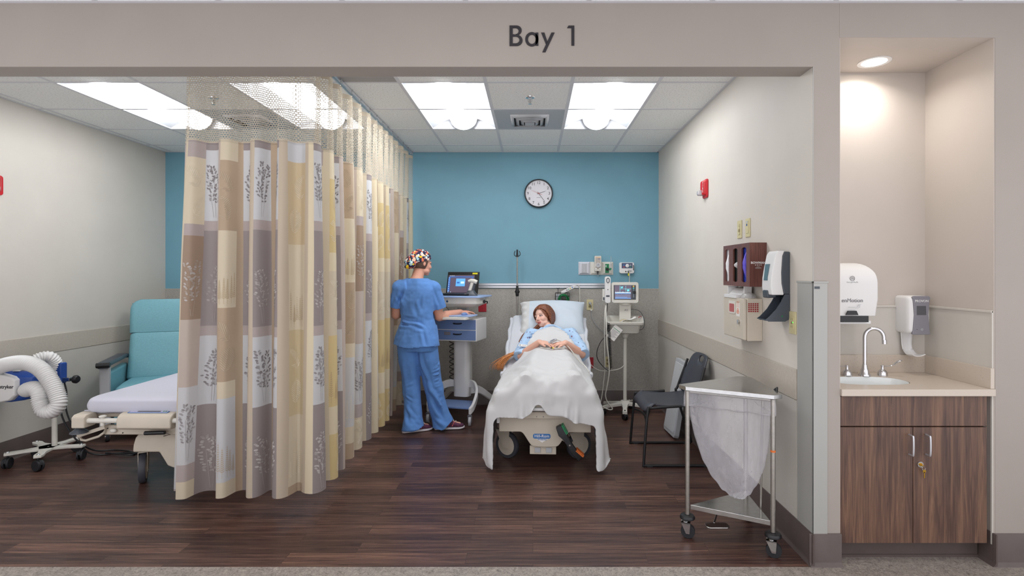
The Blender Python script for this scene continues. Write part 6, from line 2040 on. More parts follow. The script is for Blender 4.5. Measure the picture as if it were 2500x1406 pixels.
def build_patient_bed():
    t = thing('hospital_bed', 'cream hospital stretcher bed with raised back, carrying the patient', 'bed', BLOC, BROT)
    # mattress, flat then raised
    path_ = [(0.0, 0.60), (0.15, 0.60), (0.4, 0.60), (0.65, 0.60), (0.82, 0.60), (0.90, 0.606), (0.98, 0.630), (1.1, 0.692), (1.3, 0.798), (1.5, 0.904), (1.72, 1.020)]
    mt = obj('mattress', slab(MB(), 0.375, path_, 0.115), MT['sheet'], t, angle=60)
    # sheet piping along the back section sides: a loose fitted sheet edge
    m = MB()
    for sg in (-1, 1):
        m = MB(); pts = []
        for k in range(16):
            y = 0.70 + k * 0.066
            zz = np.interp(y, [p[0] for p in path_], [p[1] for p in path_])
            pts.append((sg * (0.382 + 0.006 * math.sin(k * 1.7)), y, zz - 0.03 + 0.01 * math.sin(k * 2.3)))
        m.tube(spline(pts, 3), 0.018, 8, flat=1.0)
        obj('sheet_edge', m, MT['sheet'], mt, angle=70)
    # deck and frame
    obj('deck', MB().box(-0.345, 0.345, 0.03, 0.90, 0.455, 0.484), MT['cream'], t, bevel=0.006)
    m = MB(); m.M = T(0, 0.90, 0.47, (R(27.8), 0, 0)); m.box(-0.34, 0.34, 0.0, 0.93, -0.015, 0.010)
    obj('back_deck', m, MT['cream'], t, bevel=0.006)
    m = MB().box(-0.10, 0.10, 0.0, 0.04, 0.43, 0.48)
    obj('foot_grip', MB().tube([(-0.12, 0.02, 0.455), (0.14, 0.02, 0.455)], 0.014, 10), MT['white'], t)
    m = MB().box(-0.22, 0.16, 0.06, 0.10, 0.375, 0.425)
    cb = obj('cross_member', m, MT['cream'], t, bevel=0.004)
    m = MB()
    for x in (-0.19, -0.14, -0.06, -0.01, 0.05, 0.09):
        m.cyl((x, 0.058, 0.39 + 0.01 * (x > 0)), (x, 0.061, 0.39 + 0.01 * (x > 0)), 0.0035, n=8)
    obj('bolts', m, MT['darkgray'], cb)
    for y0 in (0.35, 1.25):
        obj('lift_column', MB().loft([[(x, y, z) for x, y in rrect(-0.11, 0.11, y0 - 0.09, y0 + 0.09, 0.04)] for z in (0.20, 0.46)]), MT['cream'], t, angle=50)
    # base shroud with dropped centre
    m = MB()
    outl = []
    xs = np.linspace(-0.345, 0.345, 57)
    def low(x):
        q = abs(x)
        if q > 0.185: return 0.262
        if q < 0.085: return 0.150 + 0.004 * (q / 0.085) ** 2
        f = (q - 0.085) / 0.10
        return 0.154 + (0.262 - 0.154) * (f * f * (3 - 2 * f))
    rings = []
    vs = []; fs = []
    for i, x in enumerate(xs):
        for y in (0.105, 0.150):
            vs += [(x, y, low(x)), (x, y, 0.372)]
    for i in range(len(xs) - 1):
        a, b = 4 * i, 4 * (i + 1)
        fs += [(a, b, b + 1, a + 1), (a + 2, a + 3, b + 3, b + 2), (a, a + 2, b + 2, b), (a + 1, b + 1, b + 3, a + 3)]
    e = 4 * (len(xs) - 1)
    fs += [(0, 1, 3, 2), (e, e + 2, e + 3, e + 1)]
    m.add(vs, fs)
    sh = obj('base_shroud', m, MT['cream'], t, bevel=0.006, bseg=3, angle=45)
    obj('base_cover', MB().box(-0.335, 0.335, 0.15, 1.62, 0.27, 0.355), MT['cream'], t, bevel=0.02, bseg=3)
    m = MB().box(-0.115, 0.085, 0.135, 0.16, 0.085, 0.150)
    lb = obj('lower_box', m, MT['cream'], t, bevel=0.004)
    for x in (-0.055, 0.03):
        obj('latch', MB().box(x - 0.022, x + 0.022, 0.128, 0.137, 0.100, 0.138), MT['lightgray'], lb, bevel=0.002)
    # badge
    px = -0.01 - 0.02
    bg = obj('badge', MB(), MT['hillblue'], sh) if False else None
    m = MB(); m.M = T(-0.018, 0.1045, 0.232, (PI / 2, 0, 0)); m.prism(rrect(-0.070, 0.060, -0.018, 0.018, 0.012), 0, 0.0016)
    bg = obj('badge', m, MT['hillblue'], sh)
    m = MB(); m.M = T(-0.018, 0.1045, 0.232, (PI / 2, 0, 0)); m.prism([(-0.045, -0.020), (0.040, -0.020), (-0.002, -0.048)], 0, 0.0014)
    obj('badge_triangle', m, MT['whiteink'], sh)
    text('lettering', 'Hill-Rom', 0.031, MT['whiteink'], bg, T(-0.022, 0.1028, 0.2325, (PI / 2, 0, 0)), 0.0006, bold=0.0002)
    text('lettering', 'PROCEDURAL', 0.0105, MT['hillblue'], sh, T(-0.020, 0.1028, 0.2065, (PI / 2, 0, 0)), 0.0006, bold=0.0004)
    # casters
    for (x, y, a) in ((-0.300, 0.30, R(58)), (0.262, 0.31, R(118)), (-0.30, 1.50, R(75)), (0.30, 1.50, R(100))):
        fork_caster(t, x, y, 0.104, a, 'tyre', 'cream', 0.30, 0.034, hub_mt='cream')
    # steer/brake pedal: angled black bar with green and orange pads
    m = MB(); pts = [(0.100, -0.005, 0.335), (0.128, -0.012, 0.285), (0.150, -0.014, 0.255), (0.195, -0.014, 0.185), (0.222, -0.016, 0.145), (0.265, -0.008, 0.105)]
    rings = []
    wd = [0.020, 0.030, 0.020, 0.019, 0.022, 0.026]
    for i, p in enumerate(pts):
        a = Vector(pts[max(0, i - 1)]); b = Vector(pts[min(5, i + 1)]); d = (b - a).normalized(); nx = Vector((d.z, 0, -d.x)) * -1
        w_ = wd[i]; P0 = Vector(p)
        rings.append([P0 - nx * w_ + Vector((0, 0, 0)), P0 + nx * w_, P0 + nx * w_ + Vector((0, 0.05, 0)), P0 - nx * w_ + Vector((0, 0.05, 0))])
    m.loft(rings)
    pd = obj('steer_pedal', m, MT['black'], t, bevel=0.004, bseg=2)
    obj('pivot', MB().cyl((0.183, -0.018, 0.205), (0.183, 0.0, 0.205), 0.006).cyl((0.183, 0.03, 0.205), (0.13, 0.14, 0.205), 0.015), MT['steel'], pd)
    def pad(nm, a, b, off, mt_):
        m = MB(); a = Vector(a); b = Vector(b); d = (b - a).normalized(); nx = Vector((-d.z, 0, d.x))
        if nx.z < 0: nx = -nx
        n = 6
        for k in range(n):
            p = a + (b - a) * (k / n); q = a + (b - a) * ((k + 0.75) / n)
            m.loft([[p + nx * o_ + Vector((0, y, 0)) for o_, y in ((off, -0.004), (off + 0.012, -0.004), (off + 0.012, 0.052), (off, 0.052))], [q + nx * o_ + Vector((0, y, 0)) for o_, y in ((off, -0.004), (off + 0.012, -0.004), (off + 0.012, 0.052), (off, 0.052))]])
        m.loft([[p + nx * o_ + Vector((0, y, 0)) for o_, y in ((off - 0.006, -0.004), (off + 0.006, -0.004), (off + 0.006, 0.052), (off - 0.006, 0.052))] for p in (a, b)])
        obj(nm, m, MT[mt_], pd)
    pad('green_pad', (0.106, -0.005, 0.335), (0.142, -0.012, 0.272), 0.024, 'green')
    pad('orange_pad', (0.215, -0.016, 0.152), (0.268, -0.008, 0.105), 0.022, 'orange')
    # folded side rails (mostly under the blanket) and corner bumpers
    for sg in (-1, 1):
        m = MB()
        m.tube(spline([(sg * 0.40, 0.30, 0.45), (sg * 0.405, 0.34, 0.36), (sg * 0.405, 0.5, 0.335), (sg * 0.405, 0.9, 0.335), (sg * 0.405, 1.02, 0.38), (sg * 0.40, 1.05, 0.46)], 4), 0.012, 8)
        obj('side_rail', m, MT['cream'], t, angle=60)
    obj('corner_strut', MB().box(-0.357, -0.335, 0.05, 0.09, 0.34, 0.46), MT['white'], t, bevel=0.004)
    # iv pole at the head, left
    x, y = -0.335, 1.845
    obj('head_frame', MB().tube([(-0.335, 1.845, 0.50), (0.335, 1.845, 0.50)], 0.016, 10).tube([(-0.30, 1.845, 0.50), (-0.30, 1.60, 0.36)], 0.014, 8).tube([(0.30, 1.845, 0.50), (0.30, 1.60, 0.36)], 0.014, 8), MT['cream'], t)
    p = obj('iv_pole', MB().cyl((x, y, 0.42), (x, y, 1.28), 0.0105, n=14).cyl((x, y, 1.28), (x, y, 1.645), 0.0075, n=14), MT['steel_dull'], t)
    obj('lock_collar', MB().lathe([(0.012, 1.205), (0.017, 1.21), (0.020, 1.24), (0.020, 1.27), (0.013, 1.30), (0.012, 1.32)], (x, y, 0), 18).cyl((x - 0.022, y, 1.255), (x + 0.024, y - 0.02, 1.255), 0.010), MT['black'], p, angle=50)
    m = MB().cyl((x, y, 1.63), (x, y, 1.70), 0.013, 0.008).ell((x, y, 1.70), 0.010, 0.010, 0.012)
    for sg in (-1, 1):
        m.tube(spline([(x, y, 1.645), (x + sg * 0.018, y - 0.004, 1.640), (x + sg * 0.030, y - 0.008, 1.652), (x + sg * 0.031, y - 0.008, 1.672), (x + sg * 0.022, y - 0.006, 1.695)], 5), 0.0042, 8)
    obj('bag_hooks', m, MT['black'], p, angle=60)
    # pillow
    pw, ph = 0.335, 0.232
    pl = thing('pillow', 'pale blue pillow under the head of the patient', 'pillow', BLOC, BROT)
    C0 = Vector((0.048, 1.545, 1.005))
    ta = R(46); ez = Vector((0, math.cos(ta), math.sin(ta))); nn = Vector((0, -math.sin(ta), math.cos(ta))); ex = Vector((1, 0, 0))
    # patient's head centre for the dent
    HC = Vector((-0.037, 1.43, 1.012))
    def pillow_pt(u, v, side):
        a = 2 * u - 1; b = 2 * v - 1
        prof = max(0.0, (1 - abs(a) ** 4)) ** 0.6 * max(0.0, (1 - abs(b) ** 3.2)) ** 0.6
        # pinched corners
        X = a * pw * (1 - 0.05 * (1 - abs(a) ** 2) * abs(b) ** 4 - 0.07 * (1 - b * b) * abs(a) ** 6)
        Z = b * ph * (1 - 0.10 * (1 - a * a) * abs(b) ** 8)
        th = 0.078 * prof * side
        p = C0 + ex * X + ez * Z + nn * (th - 0.03 * (a * a))
        if side > 0:
            dx = (p - HC); dd = (dx.x ** 2 + dx.dot(ez) ** 2) ** 0.5
            p -= nn * 0.050 * math.exp(-(dd / 0.12) ** 2)
            p += nn * (0.010 * mnoise.noise(Vector((a * 3, b * 3, 2))) + 0.006 * math.sin(14 * (a * 0.8 + b * 0.5) + 2) * math.exp(-((a - 0.35) ** 2 + (b - 0.1) ** 2) * 5)) * prof
        if a < -0.86:
            p += nn * 0.014 * math.sin(b * 17)
            p += ex * -0.012 * abs(math.sin(b * 9))
        # droop: bottom left corner hangs over
        if a < -0.3 and b < -0.3:
            p += Vector((0.0, -0.01, -0.035)) * ((-a - 0.3) * (-b - 0.3) / 0.49)
        return p
    n1, n2 = 44, 34
    m = MB()
    for side in (1, -1):
        m.grid(lambda u, v: tuple(pillow_pt(u, v, side)), n1, n2)
    fs = []
    for k, f in enumerate(m.f):
        fs.append(f if k < len(m.f) // 2 else f[::-1])
    m.f = fs
    o = obj('case', m, [MT['pillow'], MT['pillowtrim']], pl, angle=80, sub=1)
    for pol in o.data.polygons:
        i = pol.index % ((n1 - 1) * (n2 - 1)); col_ = i % (n1 - 1)
        if col_ < 6:
            pol.material_index = 1
build_patient_bed()

# ------------------------------------------------------------------ the blanket, settled over bed and body
LEGS = [((-0.06, 0.86, 0.695), (-0.085, 0.45, 0.690), 0.095, 0.070), ((-0.085, 0.45, 0.690), (-0.125, 0.10, 0.655), 0.070, 0.045), ((-0.125, 0.10, 0.650), (-0.145, 0.055, 0.710), 0.050, 0.050),
        ((0.13, 0.86, 0.695), (0.165, 0.45, 0.690), 0.095, 0.070), ((0.165, 0.45, 0.690), (0.195, 0.10, 0.655), 0.070, 0.045), ((0.195, 0.10, 0.650), (0.215, 0.055, 0.710), 0.050, 0.050)]
TORSO = [((0.035, 0.86, 0.700), (0.035, 1.00, 0.745), 0.105, 0.100), ((0.035, 1.00, 0.745), (0.035, 1.17, 0.815), 0.100, 0.105),
         ((-0.045, 0.90, 0.70), (-0.035, 1.15, 0.80), 0.085, 0.095), ((0.115, 0.90, 0.70), (0.105, 1.15, 0.80), 0.085, 0.095)]

def settle_blanket():
    d = 0.0182
    W, nx = 1.60, 0
    nx = int(W / d) + 1
    # profile: from chest down to the foot overhang
    prof = [(1.16, 0.945), (1.05, 0.90), (0.92, 0.85), (0.80, 0.83), (0.55, 0.81), (0.3, 0.80), (0.0, 0.80), (-0.19, 0.80)]
    sl = [0.0]
    for i in range(1, len(prof)):
        sl.append(sl[-1] + math.dist(prof[i - 1], prof[i]))
    ny = int(sl[-1] / d) + 1
    X = np.zeros((ny, nx, 3))
    rs = np.random.RandomState(4)
    for j in range(ny):
        s_ = j * d
        y = np.interp(s_, sl, [p[0] for p in prof]); z = np.interp(s_, sl, [p[1] for p in prof])
        X[j, :, 0] = (np.arange(nx) - (nx - 1) / 2) * d + 0.035
        X[j, :, 1] = y; X[j, :, 2] = z
    # laid on slightly askew
    X[:, :, 1] += (X[:, :, 0] - 0.03) * -0.06 * np.clip((1.0 - X[:, :, 1]), 0, 1)
    ycur = X[:, :, 1].copy()
    # keep: narrow where it runs up between the arms
    half = np.interp(ycur, [-1, 0.70, 0.80, 0.87, 0.95, 1.05, 1.10, 1.13, 1.15, 1.162], [2.0, 2.0, 0.47, 0.30, 0.20, 0.165, 0.14, 0.11, 0.07, 0.03])
    keep = np.abs(X[:, :, 0] - 0.035) <= half
    # wrinkles to start with
    xx, yy = X[:, :, 0], X[:, :, 1]
    for _ in range(16):
        a = rs.uniform(0, PI); k = rs.uniform(9, 30); ph = rs.uniform(0, 6)
        X[:, :, 2] += 0.0035 * np.sin(k * (xx * math.cos(a) + yy * math.sin(a)) + ph)
    idx = -np.ones((ny, nx), int); idx[keep] = np.arange(keep.sum())
    P_ = X[keep].copy(); V = np.zeros_like(P_)
    cons = []
    def addc(dj, di, parity_axis, stiff):
        for par in (0, 1):
            A = []; B = []
            jj, ii = np.meshgrid(np.arange(ny), np.arange(nx), indexing='ij')
            j2, i2 = jj + dj, ii + di
            ok = (j2 >= 0) & (j2 < ny) & (i2 >= 0) & (i2 < nx)
            step = max(abs(dj), abs(di))
            key = (ii if di else jj) // step
            if di and dj: key = ii
            ok &= (key % 2 == par)
            jj, ii, j2, i2 = jj[ok], ii[ok], j2[ok], i2[ok]
            a, b = idx[jj, ii], idx[j2, i2]
            g = (a >= 0) & (b >= 0); a, b = a[g], b[g]
            L = d * math.hypot(dj, di) * 1.045
            cons.append((a, b, L, stiff))
    addc(0, 1, 0, 1.0); addc(1, 0, 0, 1.0); addc(1, 1, 0, 0.55); addc(1, -1, 0, 0.55); addc(0, 2, 0, 0.12); addc(2, 0, 0, 0.12)
    def capsule(Pn, a, b, r0, r1, th):
        a = np.array(a); b = np.array(b); ab = b - a
        t = np.clip(((Pn - a) @ ab) / (ab @ ab), 0, 1)
        c = a + t[:, None] * ab; r = r0 + (r1 - r0) * t + th
        v = Pn - c; L = np.linalg.norm(v, axis=1) + 1e-9
        dep = r - L; m_ = dep > 0
        return v / L[:, None] * np.where(m_, dep, 0)[:, None], m_
    def rbox(Pn, c, h, r, th, rot=0.0):
        q = Pn - np.array(c)
        cr, sr = math.cos(rot), math.sin(rot)
        y = q[:, 1] * cr + q[:, 2] * sr; z = -q[:, 1] * sr + q[:, 2] * cr
        L = np.stack([q[:, 0], y, z], 1)
        hh = np.array(h) - r
        e = np.abs(L) - hh
        out = np.maximum(e, 0); lo = np.linalg.norm(out, axis=1)
        inside = np.max(e, axis=1)
        dist = np.where(lo > 0, lo, inside) - r - th
        nrm = np.where((lo > 0)[:, None], out / (lo[:, None] + 1e-9), (e == inside[:, None]).astype(float)) * np.sign(L)
        m_ = dist < 0
        mv = nrm * np.where(m_, -dist, 0)[:, None]
        return np.stack([mv[:, 0], mv[:, 1] * cr - mv[:, 2] * sr, mv[:, 1] * sr + mv[:, 2] * cr], 1), m_
    th = 0.007
    SPH = []
    for a, b, r0, r1 in LEGS:
        for k in range(7):
            f = k / 6
            SPH.append((tuple(np.array(a) * (1 - f) + np.array(b) * f), r0 + (r1 - r0) * f + th))
    def collide(Pn, Pold):
        mv, m_ = rbox(Pn, (0, 0.46, 0.5425), (0.375, 0.47, 0.0575), 0.03, th); Pn += mv; touch = m_
        mv, m_ = rbox(Pn, (0, 1.30, 0.745), (0.375, 0.46, 0.06), 0.03, th, R(27.8)); Pn += mv; touch |= m_
        mv, m_ = rbox(Pn, (0, 0.75, 0.34), (0.345, 0.64, 0.13), 0.03, th); Pn += mv; touch |= m_
        mv, m_ = rbox(Pn, (0, 0.50, 0.36), (0.425, 0.515, 0.11), 0.03, th); Pn += mv; touch |= m_
        for a, b, r0, r1 in LEGS + TORSO:
            mv, m_ = capsule(Pn, a, b, r0, r1, th); Pn += mv; touch |= m_
        for c_, r_ in SPH:
            q = (Pn[:, 0] - c_[0]) ** 2 + (Pn[:, 1] - c_[1]) ** 2
            rr_ = (0.92 * r_) ** 2
            m_ = q < rr_
            if m_.any():
                top_ = c_[2] + np.sqrt(np.maximum(r_ * r_ - q[m_], 0))
                zz_ = Pn[m_, 2]; up_ = (zz_ < top_) & (zz_ > top_ - 0.30)
                Pn[m_, 2] = np.where(up_, top_, zz_)
        lowz = Pn[:, 2] < 0.012
        Pn[lowz, 2] = 0.012
        return touch | lowz
    dt = 1 / 50.0
    topkeep = (idx[0:2][idx[0:2] >= 0])
    pin = np.where(P_[:, 1] > 0.93)[0]; pin0 = P_[pin].copy()
    PIN_DROP = 0.0
    for step in range(150):
        V[:, 2] -= 9.8 * dt
        V *= 0.985 if step < 110 else 0.93
        Pn = P_ + V * dt
        for it in range(11):
            for a, b, L, k in cons:
                v = Pn[b] - Pn[a]; l_ = np.linalg.norm(v, axis=1) + 1e-9
                w_ = (0.5 * k * (l_ - L) / l_)[:, None] * v
                Pn[a] += w_; Pn[b] -= w_
            if it % 3 == 2:
                collide(Pn, P_)
        touch = collide(Pn, P_)
        dd = Pn - P_
        Pn[touch] = P_[touch] + dd[touch] * (0.30 if step < 25 else 0.10)
        Pn[pin] = pin0
        collide(Pn, P_)
        V = (Pn - P_) / dt
        sp = np.linalg.norm(V, axis=1); lim = 1.2
        V *= np.minimum(1, lim / (sp + 1e-9))[:, None]
        P_ = Pn
    fs = []
    for j in range(ny - 1):
        for i in range(nx - 1):
            q = (idx[j, i], idx[j, i + 1], idx[j + 1, i + 1], idx[j + 1, i])
            if min(q) >= 0:
                fs.append(tuple(int(k) for k in q)[::-1])
    used = sorted(set(k for f in fs for k in f)); rm = {k: n for n, k in enumerate(used)}
    # the foot hem: nearly level across the front, the corners hang down outside the base
    def hemz(x):
        return 0.402 - 0.05 * np.clip((x - 0.05) / 0.3, 0, 1) + 0.10 * np.exp(-((x + 0.045) / 0.055) ** 2)
    xs_, ys_, zs_ = P_[:, 0], P_[:, 1], P_[:, 2]
    XC = 0.372
    low = (np.abs(xs_) < XC) & (ys_ < 0.10) & (zs_ < hemz(xs_))
    tipz = 0.035 + np.clip((np.abs(xs_) - 0.43) * 1.1, 0, 0.2)
    low2 = (np.abs(xs_) >= XC) & (zs_ < tipz)
    lowa = low | low2
    fs = [f for f in fs if not all(lowa[i] for i in f)]
    Q = P_.copy()
    for f in fs:
        for i in f:
            if low[i]:
                up = float(hemz(xs_[i])) - zs_[i]; side = XC - abs(xs_[i])
                if up < side:
                    Q[i, 2] = float(hemz(xs_[i]))
                else:
                    Q[i, 0] = math.copysign(XC, xs_[i])
            elif low2[i]:
                Q[i, 2] = tipz[i]
    used = sorted(set(k for f in fs for k in f)); rm = {k: n for n, k in enumerate(used)}
    m = MB()
    m.add([tuple(Q[k]) for k in used], [tuple(rm[k] for k in f) for f in fs])
    return m, P_
BL_MESH, BL_P = settle_blanket()
def blanket_top(x, y, r=0.03):
    q = BL_P[(np.abs(BL_P[:, 0] - x) < r) & (np.abs(BL_P[:, 1] - y) < r)]
    return float(q[:, 2].max()) if len(q) else 0.7

def fold_blanket():
    # drag lines where the cloth hangs between and over the feet
    V_ = np.array(BL_MESH.v); N_ = np.zeros_like(V_)
    for f in BL_MESH.f:
        a, b, c = V_[f[0]], V_[f[1]], V_[f[2]]
        n = np.cross(b - a, c - a)
        for i in f:
            N_[i] += n
    N_ /= (np.linalg.norm(N_, axis=1)[:, None] + 1e-9)
    if N_[:, 2].mean() < 0:
        N_ = -N_
    L = [((-0.28, 0.62, 0.66), (-0.10, 0.16, 0.70), 0.020, 0.012), ((-0.30, 0.45, 0.64), (-0.12, 0.08, 0.66), 0.018, -0.010), ((-0.05, 0.22, 0.70), (-0.03, -0.02, 0.45), 0.022, 0.016), ((-0.10, 0.12, 0.70), (-0.30, -0.01, 0.52), 0.020, 0.012),
         ((0.02, 0.18, 0.66), (0.02, -0.03, 0.45), 0.020, -0.014), ((0.10, 0.22, 0.70), (0.10, -0.02, 0.42), 0.022, 0.016), ((0.20, 0.16, 0.72), (0.34, -0.01, 0.48), 0.020, -0.012), ((0.05, 0.60, 0.74), (0.30, 0.34, 0.64), 0.022, 0.011), ((0.12, 0.50, 0.75), (0.34, 0.20, 0.60), 0.020, -0.011), ((0.28, 0.55, 0.64), (0.22, 0.12, 0.66), 0.018, 0.010),
         ((-0.16, 0.30, 0.68), (0.04, 0.16, 0.66), 0.016, 0.009), ((-0.24, 0.26, 0.62), (-0.12, 0.14, 0.62), 0.014, 0.008), ((0.16, 0.30, 0.72), (0.02, 0.13, 0.66), 0.016, 0.009), ((0.26, 0.18, 0.64), (0.36, 0.06, 0.60), 0.014, 0.009), ((-0.20, 0.86, 0.70), (0.02, 0.74, 0.79), 0.014, 0.007), ((0.28, 0.84, 0.70), (0.05, 0.72, 0.79), 0.014, 0.007), ((-0.28, 0.76, 0.64), (-0.14, 0.58, 0.72), 0.016, -0.009),
         ((-0.10, 1.02, 0.89), (0.16, 0.98, 0.89), 0.012, 0.006), ((-0.12, 0.96, 0.86), (0.16, 0.93, 0.86), 0.012, -0.006), ((-0.08, 1.09, 0.90), (0.15, 1.07, 0.91), 0.010, 0.005)]
    for a, b, w_, h in L:
        h *= 1.5; w_ *= 0.9
        a = np.array(a); b = np.array(b); ab = b - a
        t_ = np.clip(((V_ - a) @ ab) / (ab @ ab), 0, 1); d_ = V_ - (a + t_[:, None] * ab)
        d_ = d_ - N_ * np.sum(d_ * N_, axis=1)[:, None] * 0.85
        d_ = np.linalg.norm(d_, axis=1)
        k_ = h * np.exp(-(d_ / w_) ** 2) * np.sin(PI * np.clip(t_ * 0.96 + 0.02, 0, 1))
        k_ -= 0.7 * h * np.exp(-((d_ - 2.0 * w_) / w_) ** 2) * np.sin(PI * np.clip(t_ * 0.96 + 0.02, 0, 1))
        V_ = V_ + N_ * k_[:, None]
    nz_ = np.array([mnoise.noise(Vector((v[0] * 9, v[1] * 7, v[2] * 7))) + 0.5 * mnoise.noise(Vector((v[0] * 21, v[1] * 16, v[2] * 16))) for v in V_])
    V_ = V_ + N_ * (nz_ * 0.008)[:, None]
    BL_MESH.v = [tuple(v) for v in V_]
fold_blanket()

def place_blanket():
    t = thing('blanket', 'white blanket draped over the patient and hanging off the foot of the bed', 'blanket', BLOC, BROT)
    o = obj('cloth', BL_MESH, MT['blanket'], t, angle=180)
    md = o.modifiers.new('smooth', 'SMOOTH'); md.iterations = 1; md.factor = 0.5
    md = o.modifiers.new('sub', 'SUBSURF'); md.levels = 1; md.render_levels = 1
    md = o.modifiers.new('solid', 'SOLIDIFY'); md.thickness = 0.005; md.offset = 0
place_blanket()

# ------------------------------------------------------------------ empty stretcher of the left bay
def build_left_bed():
    X, Y = -2.505, 3.47
    t = thing('hospital_bed', 'empty hospital bed with a bare lavender-white mattress, half behind the curtain', 'bed', (X, Y, 0))
    hw = 0.455
    path_ = [(0.0, 0.628), (0.3, 0.63), (0.8, 0.632), (1.2, 0.634), (1.7, 0.64), (1.95, 0.64)]
    P = [Vector((0, y, z)) for y, z in path_]
    m = MB(); rings = []
    for i, (y, k) in enumerate(((0.0, 0.06), (0.015, 0.03), (0.05, 0.008), (0.10, 0.0), (0.5, 0), (1.0, 0), (1.5, 0), (1.85, 0.0), (1.92, 0.02), (1.94, 0.05))):
        zt = 0.634 - k * 0.35; zb = 0.532 + k * 0.25
        pr = rrect(-hw + k * 1.0, hw - k * 1.0, zb, zt, min(0.045, (zt - zb) / 2.05), 5)
        rings.append([(x, y, z) for x, z in pr])
    m.loft(rings)
    mt = obj('mattress', m, MT['sheet_lav'], t, angle=60)
    # sheet hem folded loosely under the near corner
    def hemf(u, v):
        x = -hw + 0.015 + u * (2 * hw - 0.03)
        return (x, 0.012 + 0.03 * v + 0.006 * math.sin(u * 40), 0.548 - 0.022 * v + 0.006 * math.sin(u * 23 + 1) * (1 - v))
    obj('sheet_hem', MB().grid(hemf, 60, 5), MT['sheet_lav'], mt, solid=0.003)
    obj('deck', MB().box(-hw + 0.05, hw - 0.05, 0.06, 1.90, 0.495, 0.535), MT['cream'], t, bevel=0.008)
    # foot end push bar with corner bumpers and control pod
    obj('foot_bar', MB().cyl((-hw + 0.06, -0.03, 0.497), (hw - 0.06, -0.03, 0.497), 0.0165, n=18), MT['offwhite'], t)
    for sg in (-1, 1):
        xa = sg * (hw - 0.035)
        m = MB(); m.loft([[(xa + sx, y, z) for y, z in ((-0.065, 0.455), (-0.065, 0.525), (-0.045, 0.54), (0.03, 0.545), (0.05, 0.50), (0.03, 0.455))] for sx in (-0.042, 0.042)])
        bp = obj('corner_bracket', m, MT['cream'], t, bevel=0.008, bseg=3)
        obj('bumper', MB().lathe([(0.016, 0.455), (0.022, 0.445), (0.048, 0.425), (0.050, 0.418), (0.02, 0.416)], (xa - sg * (-0.018) , -0.03, 0), 20), MT['darkgray'], bp, angle=50)
        obj('bar_clamp', MB().cyl((sg * (hw - 0.17), -0.03, 0.465), (sg * (hw - 0.17), -0.03, 0.525), 0.013).lathe([(0.020, 0.520), (0.022, 0.527), (0.012, 0.532)], (sg * (hw - 0.17), -0.03, 0), 16), MT['offwhite'], t)
        # folded rail handle angled out
        m = MB()
        base = [(-sg * 0.0 + sg * (hw - 0.16), 0.02, 0.435), (sg * (hw + 0.02), 0.02, 0.375)]
        a = Vector(base[0]); b = Vector(base[1]); d = (b - a).normalized(); up = Vector((-d.z, 0, d.x)) * (1 if sg < 0 else 1)
        if up.z < 0: up = -up
        m.tube([a + up * 0.012, b + up * 0.012, b + up * -0.020 + d * -0.004, b + up * -0.034 + d * -0.03, a + up * -0.035 + d * 0.07, a + up * -0.022 + d * 0.03], 0.0085, 8, closed=True)
        m.loft([[a + up * k + Vector((0, y, 0)) for k, y in ((0.0, -0.02), (0.022, -0.02), (0.022, 0.03), (0.0, 0.03))], [b + up * k + Vector((0, y, 0)) for k, y in ((0.0, -0.02), (0.022, -0.02), (0.022, 0.03), (0.0, 0.03))]])
        obj('rail_handle', m, MT['cream'], t, bevel=0.003)
    m = MB(); pr = [(-0.062, 0.455), (-0.062, 0.505), (-0.052, 0.528), (-0.03, 0.542), (0.05, 0.556), (0.065, 0.548), (0.065, 0.455), (0.0, 0.443), (-0.045, 0.445)]
    m.loft([[(x, y, z) for y, z in pr] for x in (-0.175, 0.175)])
    pod = obj('control_pod', m, MT['cream'], t, bevel=0.008, bseg=3)
    Mp = T(0, -0.0, 0.5495, (R(9.9), 0, 0))
    m = MB(); m.M = Mp; m.box(-0.130, 0.130, -0.024, 0.045, -0.001, 0.001)
    obj('blue_panel', m, MT['hillblue'], pod)
    m = MB(); m.M = Mp; m.box(-0.124, 0.124, -0.020, 0.041, 0.001, 0.0016)
    obj('panel_label', m, mat('pale_lilac_panel', (196, 196, 224), 0.4), pod)
    m = MB(); m.M = Mp; m.box(-0.075, 0.075, -0.012, 0.026, 0.0016, 0.0022)
    obj('display', m, MT['darkgray'], pod)
    m = MB(); m.M = Mp
    for x in (0.09, 0.105):
        m.box(x, x + 0.010, -0.010, 0.004, 0.0016, 0.0024); m.box(x, x + 0.010, 0.010, 0.024, 0.0016, 0.0024)
    obj('green_keys', m, MT['green'], pod)
    # frame rail under deck with holes, black grip
    m = MB().box(-0.33, 0.33, 0.03, 0.06, 0.385, 0.450)
    fr = obj('foot_frame', m, MT['cream'], t, bevel=0.010, bseg=3)
    m = MB()
    for x in (-0.30, -0.20, -0.05, 0.06):
        m.cyl((x, 0.027, 0.40 + 0.03 * (x < -0.25)), (x, 0.031, 0.40 + 0.03 * (x < -0.25)), 0.004, n=8)
    obj('holes', m, MT['darkslot'], fr)
    obj('cam_knob', MB().ell((-0.255, 0.018, 0.418), 0.022, 0.012, 0.015), MT['offwhite'], fr)
    obj('black_grip', MB().tube([(-0.03, -0.005, 0.408), (0.10, -0.005, 0.412)], 0.013, 10), MT['black'], fr)
    obj('release_lever', MB().tube([(0.10, 0.0, 0.41), (0.14, -0.01, 0.40), (0.10, -0.015, 0.392)], 0.004, 6), MT['steel'], fr)
